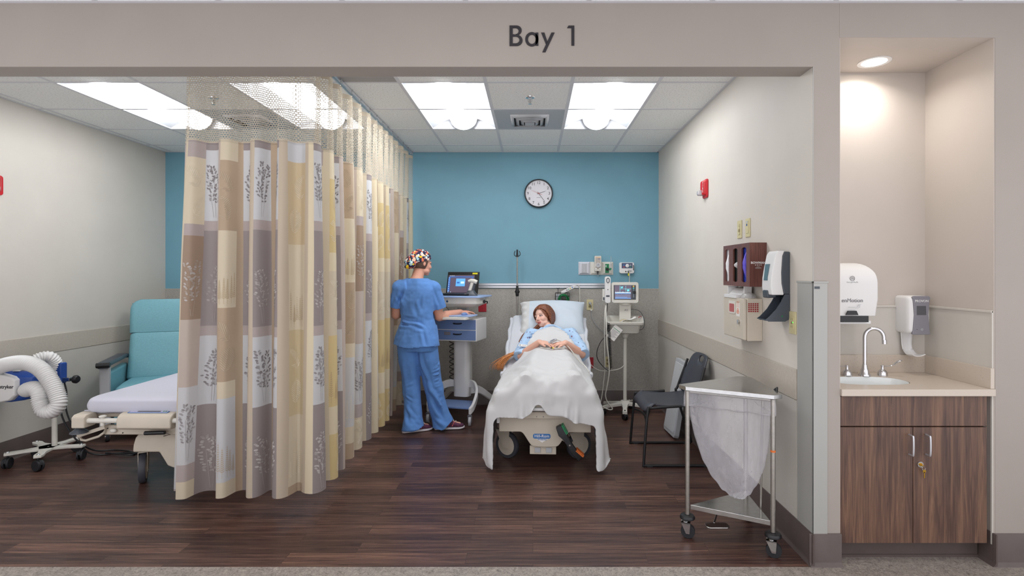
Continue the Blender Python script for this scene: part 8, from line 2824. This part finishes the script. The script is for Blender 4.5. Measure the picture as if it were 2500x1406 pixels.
    for sg in (-1, 1):
        for k in range(95):
            f = k / 94
            y0 = -0.078 + 0.135 * f + rg.uniform(-.002, .002)
            a = math.asin(max(-1, min(1, (0.012 - y0) / 0.104)))
            zt = 0.036 + 0.098 * math.sqrt(max(0.02, 1 - ((y0 - 0.012) / 0.104) ** 2))
            # sweep down the side of the head then behind the ear and neck
            P0 = (sg * 0.003, y0, zt)
            yb = -0.030 + 0.115 * f
            P1 = (sg * (0.056), (y0 * 0.8 + yb * 0.2), zt * 0.86 - 0.002)
            P2 = (sg * 0.086, y0 * 0.35 + yb * 0.65 + 0.004, 0.030)
            P3 = (sg * (0.086 - 0.012 * f), yb * 0.9 + 0.008, -0.028)
            P4 = (sg * (0.074 - 0.03 * f), yb * 0.75 + 0.022 + 0.01 * f, -0.085)
            r = 0.0034
            st.tube(spline([P0, P1, P2, P3, P4], 4), [r * (1 - 0.25 * q / 16) for q in range(17)], 5)
    st2 = MB(); st2.M = HM
    for v in st.v:
        pass
    st2.add(st.v, st.f)
    obj('hair_strands', st2, MT['hair'], hc, angle=180)
    # tress running from the nape behind the neck, over the left of the picture and off the mattress edge
    tr = MB(); tp = MB()
    rt = random.Random(8)
    for k in range(70):
        o1 = Vector((rt.gauss(0, 0.010), rt.gauss(0, 0.010), rt.gauss(0, 0.008)))
        o2 = Vector((rt.gauss(0, 0.013), rt.gauss(0, 0.016), abs(rt.gauss(0, 0.006))))
        A = HM @ Vector((-0.050, -0.015, -0.055)); 
        pts = [HM @ Vector((-0.070, 0.02, 0.0)) + o1 * 0.6, A + o1, Vector((-0.125, 1.300, 0.905)) + o1, Vector((-0.170, 1.235, 0.878)) + o2, Vector((-0.205, 1.175, 0.845)) + o2, Vector((-0.228, 1.12, 0.800)) + o2]
        tr.tube(spline(pts, 5), 0.0034, 5)
    for k in range(80):
        o1 = Vector((rt.gauss(0, 0.012), rt.gauss(0, 0.022), abs(rt.gauss(0, 0.004))))
        o2 = Vector((rt.gauss(0, 0.022), rt.gauss(0, 0.032), rt.gauss(0, 0.008)))
        L_ = rt.uniform(0.75, 1.15)
        z0 = 0.600 + (1.02 - 0.92) * 0.53
        pts = [Vector((-0.255, 1.06, 0.735)) + o1, Vector((-0.300, 1.02, 0.715)) + o1, Vector((-0.345, 0.985, 0.692)) + (o1 + o2) * 0.5 + Vector((0, 0, 0.004)), Vector((-0.385, 0.955, 0.672)) + o2 * 0.8, Vector((-0.385 - 0.040 * L_, 0.93, 0.655 - 0.022 * L_)) + o2 * 1.1, Vector((-0.385 - 0.055 * L_, 0.92, 0.640 - 0.055 * L_)) + o2 * 1.1]
        tp.tube(spline(pts, 5), [0.0034 * (1 - 0.7 * q / 25) for q in range(26)], 5)
    obj('tress', tr, MT['hair'], hc, angle=180)
    obj('loose_hair_ends', tp, MT['hairtip'], hc, angle=180)
    # ring
    rp = Vector(WL) + Vector((0.86, -0.36, -0.12)).normalized() * 0.088 + Vector((0.0, 0.0, 0.006))
    # wrist bands
    lb = MB()
    # white printed label on the gown sleeve at the left of the picture
    E_ = Vector(EL); S_ = Vector(SL)
    M = Matrix.Translation(S_.lerp(E_, 0.80) + Vector((0.01, -0.055, 0.062)))
    mm = MB(); mm.M = M @ Euler((R(40), R(6), 0)).to_matrix().to_4x4(); mm.box(-0.050, 0.042, -0.013, 0.013, 0, 0.002)
    lb_ = obj('sleeve_label', mm, MT['paper'], gw)
    mm = MB(); mm.M = M @ Euler((R(40), R(6), 0)).to_matrix().to_4x4(); mm.cyl((-0.038, 0.0, 0.002), (-0.038, 0, 0.003), 0.006, n=10)
    for q in range(4):
        mm.box(-0.020 + q * 0.010, -0.014 + q * 0.010, -0.001, 0.002, 0.002, 0.003)
    obj('print', mm, MT['navylabel'], lb_)
    # handset held between the hands with its cable
    hx = 0.058
    z = blanket_top(hx, 0.80) + 0.022
    h = thing('call_pendant', 'small gray call button pendant between the hands of the patient', 'pendant', tuple(BEDM @ Vector((hx - 0.004, 0.826, z + 0.026))), (R(18), R(-24), R(12)))
    obj('body', MB().prism(rrect(-0.042, 0.042, -0.012, 0.012, 0.009), -0.008, 0.010), MT['lightgray'], h, bevel=0.003)
    obj('button', MB().prism(rrect(-0.020, 0.022, -0.007, 0.007, 0.005), 0.010, 0.013), MT['gray'], h)
    c = thing('pendant_cable', 'pale cable curving over the blanket from the pendant to the right bed edge', 'cable', BLOC, BROT)
    path_ = [(0.075, 0.862), (0.10, 0.875), (0.14, 0.870), (0.185, 0.835), (0.225, 0.79), (0.285, 0.76), (0.335, 0.72), (0.366, 0.66)]
    pts = [Vector((x, y, blanket_top(x, y, 0.022) + 0.012)) for x, y in path_]
    pts[0].z += 0.03; pts[1].z += 0.035; pts[2].z += 0.030; pts[3].z += 0.008
    obj('cable', MB().tube(spline(pts, 6), 0.004, 7), MT['offwhite'], c, angle=60)
    c = thing('sensor_cable', 'thin pale cable crossing both hands with a black and yellow connector', 'cable', BLOC, BROT)
    path_ = [(-0.055, 0.785), (0.0, 0.772), (0.05, 0.765), (0.105, 0.772), (0.16, 0.775)]
    pts = [Vector((x, y, blanket_top(x, y, 0.022) + 0.010)) for x, y in path_]
    obj('cable', MB().tube(spline(pts, 6), 0.0035, 7), MT['offwhite'], c, angle=60)
    p = pts[2]
    obj('connector', MB().cyl(tuple(p + Vector((-0.016, 0, 0.004))), tuple(p + Vector((0.002, 0, 0.004))), 0.006), MT['black'], c)
    obj('yellow_band', MB().cyl(tuple(p + Vector((0.002, 0, 0.004))), tuple(p + Vector((0.012, 0, 0.004))), 0.0062), MT['yellow'], c)
build_patient()

# ------------------------------------------------------------------ the nurse
def build_nurse():
    NX, NY = -1.03, 4.90
    t = thing('person', 'person standing in blue scrubs and a floral surgical cap, working at the computer cart', 'person', (NX, NY, 0))
    # head: turned to the right, away from the viewer
    HM = head_matrix((-0.012, 0.055, 1.545), (0.72, 0.68, -0.12), (0.02, 0.10, 1.0))
    m = MB()
    head_parts(m, HM)
    m.tube([(-0.022, 0.045, 1.52), (-0.030, 0.035, 1.47), (-0.040, 0.015, 1.415), (-0.045, 0.005, 1.37)], [0.053, 0.052, 0.056, 0.075], 18)
    yaw = R(-22)   # shoulders face up the room and slightly right
    c_, s_ = math.cos(yaw), math.sin(yaw)
    ax = Vector((c_, s_, 0)); fy = Vector((-s_, c_, 0))
    def tor(m, rows):
        rings = []
        for z, cx, cy, rx, ry in rows:
            ring = []
            for i in range(36):
                a = 2 * PI * i / 36; ca, sa = math.cos(a), math.sin(a)
                ring.append(Vector((cx, cy, z)) + ax * (rx * math.copysign(abs(ca) ** 0.85, ca)) + fy * (ry * math.copysign(abs(sa) ** 0.85, sa)))
            rings.append(ring)
        m.loft(rings)
    tor(m, [(1.40, -0.045, 0.0, 0.08, 0.055), (1.36, -0.042, 0.0, 0.155, 0.075), (1.28, -0.038, 0.0, 0.170, 0.100), (1.15, -0.035, 0.005, 0.150, 0.105), (1.05, -0.030, 0.005, 0.135, 0.100), (0.95, -0.032, 0.0, 0.160, 0.115), (0.85, -0.035, 0.0, 0.178, 0.125), (0.78, -0.035, 0.0, 0.170, 0.12)])
    SLh, ELb, WLf = (-0.195, -0.020, 1.325), (-0.245, 0.045, 1.065), (-0.235, 0.265, 1.085)
    SRh, ERb, WRf = (0.110, -0.005, 1.320), (0.152, 0.070, 1.045), (0.330, 0.262, 1.078)
    for S_, E_, W_ in ((SLh, ELb, WLf), (SRh, ERb, WRf)):
        S_, E_, W_ = Vector(S_), Vector(E_), Vector(W_)
        m.tube([S_, S_.lerp(E_, 0.5), E_], [0.055, 0.050, 0.042], 16); m.ell(tuple(S_), 0.056, 0.056, 0.056); m.ell(tuple(E_), 0.042, 0.042, 0.042)
        m.tube([E_, E_.lerp(W_, 0.28), E_.lerp(W_, 0.7), W_], [0.041, 0.045, 0.034, 0.026], 16); m.ell(tuple(W_), 0.026, 0.026, 0.022)
    hand_parts(m, WRf, (0.80, 0.50, -0.02), (0.05, 0.05, -1.0), -1, (0.45, 0.5, 0.55, 0.5), spread=0.10, scale=0.98, thumb=(0.5, 0.3))
    hand_parts(m, WLf, (0.55, 0.8, -0.05), (0.1, 0.05, -1.0), 1, (0.4, 0.4, 0.4, 0.4), scale=0.98)
    # legs
    HL, KL, AL = (-0.115, 0.0, 0.82), (-0.078, 0.03, 0.46), (-0.075, -0.035, 0.10)
    HR, KR, AR = (0.050, 0.0, 0.82), (0.110, 0.05, 0.47), (0.205, 0.050, 0.10)
    for A_, B_, C_ in ((HL, KL, AL), (HR, KR, AR)):
        m.tube([A_, tuple((Vector(A_) + Vector(B_)) / 2), B_], [0.088, 0.074, 0.057], 16)
        m.tube([B_, tuple(Vector(B_).lerp(Vector(C_), 0.35)), C_], [0.055, 0.053, 0.036], 16)
        m.ell(A_, 0.09, 0.09, 0.09); m.ell(B_, 0.056, 0.056, 0.056)
    for C_, fd in ((AL, Vector((0.90, 0.42, 0))), (AR, Vector((0.95, 0.15, 0)))):
        fd.normalize(); pd = Vector((-fd.y, fd.x, 0)); C_ = Vector(C_)
        rings = []
        for d, w_, h in ((-0.055, 0.024, 0.050), (-0.03, 0.030, 0.06), (0.02, 0.032, 0.058), (0.07, 0.036, 0.042), (0.12, 0.038, 0.030), (0.150, 0.026, 0.022)):
            b = Vector((C_.x, C_.y, 0.030)) + fd * d
            rings.append([b + pd * (w_ * math.cos(a)) + Vector((0, 0, h * max(0, math.sin(a)) + 0.005 * math.sin(a))) for a in [2 * PI * i / 16 for i in range(16)]])
        m.loft(rings)
    co, nr, fs = fuse(m, 0.0045, 3)
    col = np.tile(np.array(lin((214, 158, 136))[:3]), (len(co), 1))
    col = paint_head(co, HM.inverted(), col, SK, (80, 56, 46), (176, 100, 96), iris=(80, 70, 60))
    mesh_from('body', co, fs, MT['skin'], t, col)
    # tunic
    g = MB()
    tor(g, [(1.415, -0.042, 0.0, 0.075, 0.060), (1.39, -0.043, 0.0, 0.132, 0.078), (1.36, -0.042, 0.0, 0.164, 0.090), (1.30, -0.040, 0.0, 0.178, 0.108), (1.20, -0.038, 0.0, 0.178, 0.118), (1.10, -0.034, 0.0, 0.160, 0.116), (1.03, -0.032, 0.0, 0.158, 0.118), (0.94, -0.036, -0.004, 0.184, 0.136), (0.86, -0.040, -0.006, 0.205, 0.152), (0.80, -0.042, -0.008, 0.214, 0.160), (0.76, -0.042, -0.008, 0.216, 0.162)])
    for S_, E_, sg in ((SLh, ELb, -1), (SRh, ERb, 1)):
        S_, E_ = Vector(S_), Vector(E_)
        g.tube([S_ + Vector((-sg * 0.07, 0, 0.005)), S_ + Vector((0, 0, -0.005)), S_.lerp(E_, 0.3), S_.lerp(E_, 0.55) + Vector((sg * 0.004, 0, 0)), S_.lerp(E_, 0.86) + Vector((sg * 0.008, 0.004, 0))], [0.070, 0.070, 0.068, 0.071, 0.075], 20)
        g.ell(tuple(S_ + Vector((0, 0, -0.002))), 0.070, 0.070, 0.070)
    co, nr, fs = fuse(g, 0.0065, 8)
    L = []; rl = random.Random(4)
    bk = -fy
    def bp(x, z, d=0.115):
        q = Vector((-0.035, 0, z)) + ax * x + bk * d; return tuple(q)
    # armpit drag lines, back drape, waist gathers
    L += [(bp(0.130, 1.29), bp(0.085, 1.14), 0.014, -0.012), (bp(0.145, 1.25), bp(0.105, 1.08), 0.014, 0.010), (bp(0.115, 1.33), bp(0.03, 1.20), 0.020, 0.005), (bp(0.14, 1.19), bp(0.10, 1.00), 0.013, -0.014),
          (bp(-0.14, 1.26), bp(-0.09, 1.14), 0.012, -0.010), (bp(-0.08, 1.30), bp(-0.10, 1.10), 0.026, 0.005), (bp(0.03, 1.18), bp(0.08, 1.05), 0.018, -0.006), (bp(0.07, 1.20), bp(0.11, 1.08), 0.014, 0.006)]
    L += [(bp(-0.15, 1.035), bp(0.02, 0.985), 0.011, 0.011), (bp(-0.13, 1.005), bp(0.10, 0.965), 0.011, -0.012), (bp(-0.04, 1.01), bp(0.15, 0.985), 0.011, 0.011), (bp(-0.12, 0.970), bp(0.04, 0.945), 0.012, 0.009), (bp(0.0, 0.955), bp(0.16, 0.955), 0.012, -0.010), (bp(-0.10, 1.055), bp(0.06, 1.045), 0.010, -0.007)]
    L += [(bp(0.05, 0.93), bp(0.10, 0.80), 0.016, 0.010), (bp(-0.10, 0.92), bp(-0.14, 0.79), 0.018, 0.008), (bp(-0.02, 0.90), bp(0.0, 0.78), 0.018, -0.007), (bp(0.14, 0.94), bp(0.17, 0.79), 0.015, -0.011)]
    for S_, E_, sg in ((SLh, ELb, -1), (SRh, ERb, 1)):
        S_, E_ = Vector(S_), Vector(E_)
        L += [(S_ + Vector((-sg * 0.02, -0.07, 0.0)), S_.lerp(E_, 0.75) + Vector((sg * 0.02, -0.07, 0)), 0.014, 0.008), (S_ + Vector((-sg * 0.05, -0.06, -0.02)), S_.lerp(E_, 0.6) + Vector((-sg * 0.03, -0.07, 0)), 0.012, -0.010)]
    co = folds(co, nr, L)
    co = noise_disp(co, nr, 13, 0.009, (1, 1, 0.7)); co = noise_disp(co, nr, 34, 0.0022)
    def keep(P_):
        k = P_[:, 2] > 0.788 + 0.010 * np.sin(P_[:, 0] * 16) - 0.03 * (P_[:, 0] + 0.04)
        k &= ~((P_[:, 2] > 1.408 + 0.25 * np.clip(-P_[:, 1] * 0 + 0, 0, 1)) & (np.hypot(P_[:, 0] + 0.042, P_[:, 1]) < 0.12))
        for E_, S_ in ((ELb, SLh), (ERb, SRh)):
            E_ = np.array(E_); S_ = np.array(S_); d = (E_ - S_) / np.linalg.norm(E_ - S_)
            q = (P_ - S_) @ d
            r = np.linalg.norm((P_ - S_) - q[:, None] * d, axis=1)
            k &= ~((q > 0.70 * np.linalg.norm(E_ - S_)) & (r < 0.105) & (P_[:, 2] > 0.98) & (np.abs(P_[:, 0] + 0.038) > 0.155))
        return k
    co, nr, fs = cut(co, nr, fs, keep)
    tn_ = mesh_from('scrub_top', co, fs, MT['scrub'], t)
    md = tn_.modifiers.new('solid', 'SOLIDIFY'); md.thickness = 0.004; md.offset = 0
    md = tn_.modifiers.new('sub', 'SUBSURF'); md.levels = 1; md.render_levels = 1
    # side slit flap of the tunic
    # trousers
    g = MB()
    tor(g, [(0.96, -0.034, 0, 0.155, 0.115), (0.88, -0.036, 0, 0.183, 0.135), (0.80, -0.036, 0, 0.188, 0.140), (0.745, -0.036, 0, 0.178, 0.130)])
    hemL = Vector((-0.062, -0.055, 0.020)); hemR = Vector((0.205, 0.045, 0.02))
    g.tube([(-0.118, 0, 0.80), (-0.112, 0.0, 0.66), (-0.098, 0.01, 0.48), (-0.085, 0.0, 0.30), (-0.070, -0.03, 0.14), tuple(hemL)], [0.102, 0.096, 0.082, 0.077, 0.084, 0.104], 24)
    g.tube([(0.046, 0, 0.80), (0.062, 0.0, 0.66), (0.090, 0.03, 0.48), (0.120, 0.04, 0.30), (0.165, 0.045, 0.14), tuple(hemR)], [0.102, 0.098, 0.086, 0.080, 0.088, 0.108], 24)
    co, nr, fs = fuse(g, 0.0065, 8)
    L = []
    # long drape line down the right leg, knee and ankle gathers
    L += [((-0.01, -0.10, 0.76), (0.045, -0.06, 0.50), 0.016, 0.012), ((0.03, -0.09, 0.62), (0.10, -0.05, 0.34), 0.018, 0.012), ((0.07, -0.04, 0.42), (0.26, -0.03, 0.13), 0.020, 0.016), ((0.10, -0.05, 0.34), (0.22, -0.04, 0.10), 0.018, -0.014),
          ((-0.05, -0.10, 0.62), (-0.03, -0.07, 0.30), 0.014, -0.008), ((-0.15, -0.08, 0.70), (-0.14, -0.07, 0.40), 0.020, 0.006), ((-0.12, -0.09, 0.24), (-0.02, -0.10, 0.12), 0.014, 0.012), ((-0.12, -0.10, 0.18), (-0.05, -0.12, 0.06), 0.016, -0.012), ((-0.10, -0.11, 0.12), (0.02, -0.09, 0.10), 0.014, 0.010),
          ((0.12, -0.05, 0.12), (0.24, -0.05, 0.05), 0.016, 0.010), ((-0.14, -0.07, 0.34), (-0.06, -0.08, 0.29), 0.010, 0.006), ((-0.13, -0.07, 0.42), (-0.05, -0.07, 0.46), 0.010, 0.005)]
    for k in range(11):
        z = 0.66 - 0.043 * k; x = 0.150 + 0.0075 * k
        L.append(((x + 0.012, 0.0, z), (x - 0.055, -0.065, z - 0.022 + 0.012 * (k % 2)), 0.0085, 0.0085))
    co = folds(co, nr, L)
    co = noise_disp(co, nr, 11, 0.008, (1, 1, 0.6)); co = noise_disp(co, nr, 30, 0.0024)
    co[:, 2] = np.maximum(co[:, 2], 0.004)
    def keep(P_):
        z0 = np.where(P_[:, 0] < 0.07, 0.012 + 0.05 * np.clip((P_[:, 0] + 0.06) / 0.1, 0, 1), 0.018 + 0.10 * np.clip((P_[:, 0] - 0.215) / 0.1, 0, 1))
        return (P_[:, 2] > z0) & (P_[:, 2] < 0.93)
    co, nr, fs = cut(co, nr, fs, keep)
    tr_ = mesh_from('scrub_trousers', co, fs, MT['scrub'], t)
    md = tr_.modifiers.new('solid', 'SOLIDIFY'); md.thickness = 0.003; md.offset = 0
    md = tr_.modifiers.new('sub', 'SUBSURF'); md.levels = 1; md.render_levels = 1
    # shoes
    for C_, fd in ((AL, Vector((0.90, 0.42, 0))), (AR, Vector((0.95, 0.15, 0)))):
        fd.normalize(); pd = Vector((-fd.y, fd.x, 0)); C_ = Vector(C_)
        def ring(d, w_, z0, z1, n=18, pw=0.7):
            b = Vector((C_.x, C_.y, 0)) + fd * d; out = []
            for i in range(n):
                a = 2 * PI * i / n; ca, sa = math.cos(a), math.sin(a)
                out.append(b + pd * (w_ * math.copysign(abs(ca) ** pw, ca)) + Vector((0, 0, (z0 + z1) / 2 + (z1 - z0) / 2 * math.copysign(abs(sa) ** pw, sa))))
            return out
        m = MB().loft([ring(-0.085, 0.020, 0.022, 0.075), ring(-0.07, 0.034, 0.020, 0.098), ring(-0.03, 0.038, 0.02, 0.105), ring(0.03, 0.038, 0.02, 0.098), ring(0.08, 0.043, 0.02, 0.072), ring(0.13, 0.044, 0.02, 0.056), ring(0.165, 0.034, 0.022, 0.044), ring(0.178, 0.018, 0.026, 0.036)])
        s_ = obj('shoe', m, mat('maroon_shoe', (86, 44, 70), 0.7, nz=(60, 0.3)), t, angle=70)
        m = MB().loft([ring(-0.092, 0.024, 0.0, 0.026), ring(-0.075, 0.039, 0.0, 0.030), ring(0.0, 0.041, 0.0, 0.026), ring(0.09, 0.047, 0.0, 0.024), ring(0.14, 0.047, 0.0, 0.023), ring(0.172, 0.034, 0.004, 0.024), ring(0.186, 0.016, 0.010, 0.024)])
        obj('sole', m, mat('white_sole', (214, 208, 212), 0.6), s_, angle=70)
        m = MB()
        for k in range(4):
            b = Vector((C_.x, C_.y, 0.092 - 0.008 * k)) + fd * (0.045 + 0.020 * k)
            m.tube([b - pd * 0.024, b + Vector((0, 0, 0.008)), b + pd * 0.024], 0.003, 5)
        obj('laces', m, MT['whiteink'], s_)
        m = MB()
        b = Vector((C_.x, C_.y, 0))
        for k in range(3):
            p = b + fd * (0.0 + 0.035 * k) - pd * 0.042
            m.tube([p + Vector((0, 0, 0.035)), p + fd * 0.02 + pd * 0.006 + Vector((0, 0, 0.072))], 0.004, 5)
        obj('coral_stripe', m, mat('coral_stripe', (222, 110, 110), 0.6), s_)
    # surgical cap: dome over the skull with loose pouch at the back
    cap = MB(); cap.M = HM
    def capf(u, v):
        a = (u - 0.5) * 2 * PI
        low = 0.30 - 0.62 * (abs(a) / PI) ** 0.8
        low = 0.36 - 0.98 * min(1, (abs(a) / PI) * 1.12)
        th = min(low + (PI / 2 - low) * v, PI / 2 - 0.01)
        bagk = math.exp(-((abs(a) - PI) / 0.9) ** 2) * math.exp(-((th + 0.25) / 0.6) ** 2)
        k = 1.0 + 0.035 * math.sin(a * 9 + v * 5) * (1 - v) * 0.6
        puff = 1.0 + 0.10 * math.sin(PI * min(1, v * 1.3 + 0.05)) * (0.4 + 0.6 * abs(a) / PI)
        x = 0.081 * math.cos(th) * math.sin(a) * k * puff
        y = 0.012 - 0.099 * math.cos(th) * math.cos(a) * k * puff + 0.055 * bagk
        z = 0.034 + 0.096 * math.sin(th) * (1 + 0.08 * math.sin(PI * v)) - 0.030 * bagk
        return (x, y, z)
    cap.grid(capf, 81, 30)
    cp = obj('surgical_cap', cap, MT['floral'], t, solid=0.003, angle=180)
    m = MB(); m.M = HM
    m.ell((-0.004, 0.118, -0.022), 0.062, 0.046, 0.044, 26, 16)
    m.ell((-0.002, 0.145, -0.048), 0.030, 0.026, 0.024, 20, 12)
    obj('gathered_pouch', m, MT['floral'], cp, angle=180)
    m = MB(); m.M = HM
    pts = [(0.078 * math.sin(a), 0.012 - 0.094 * math.cos(a), 0.034 + 0.096 * math.sin(0.36 - 0.80 * min(1, (abs(a) / PI) * 1.15))) for a in np.linspace(-PI, PI, 61)]
    # brown hair below the cap
    hm = MB(); hm.M = HM
    def hairf(u, v):
        a = (u - 0.5) * 2 * PI * 0.62 + PI
        th = 0.0 - 0.85 * v
        x = 0.079 * math.cos(th) * math.sin(a); y = 0.012 - 0.096 * math.cos(th) * math.cos(a); z = 0.030 + 0.092 * math.sin(th) - 0.012 * v
        return (x, y, z)
    hm.grid(hairf, 40, 12)
    obj('hair', hm, MT['hair_brown'], t, solid=0.006, angle=180)
build_nurse()
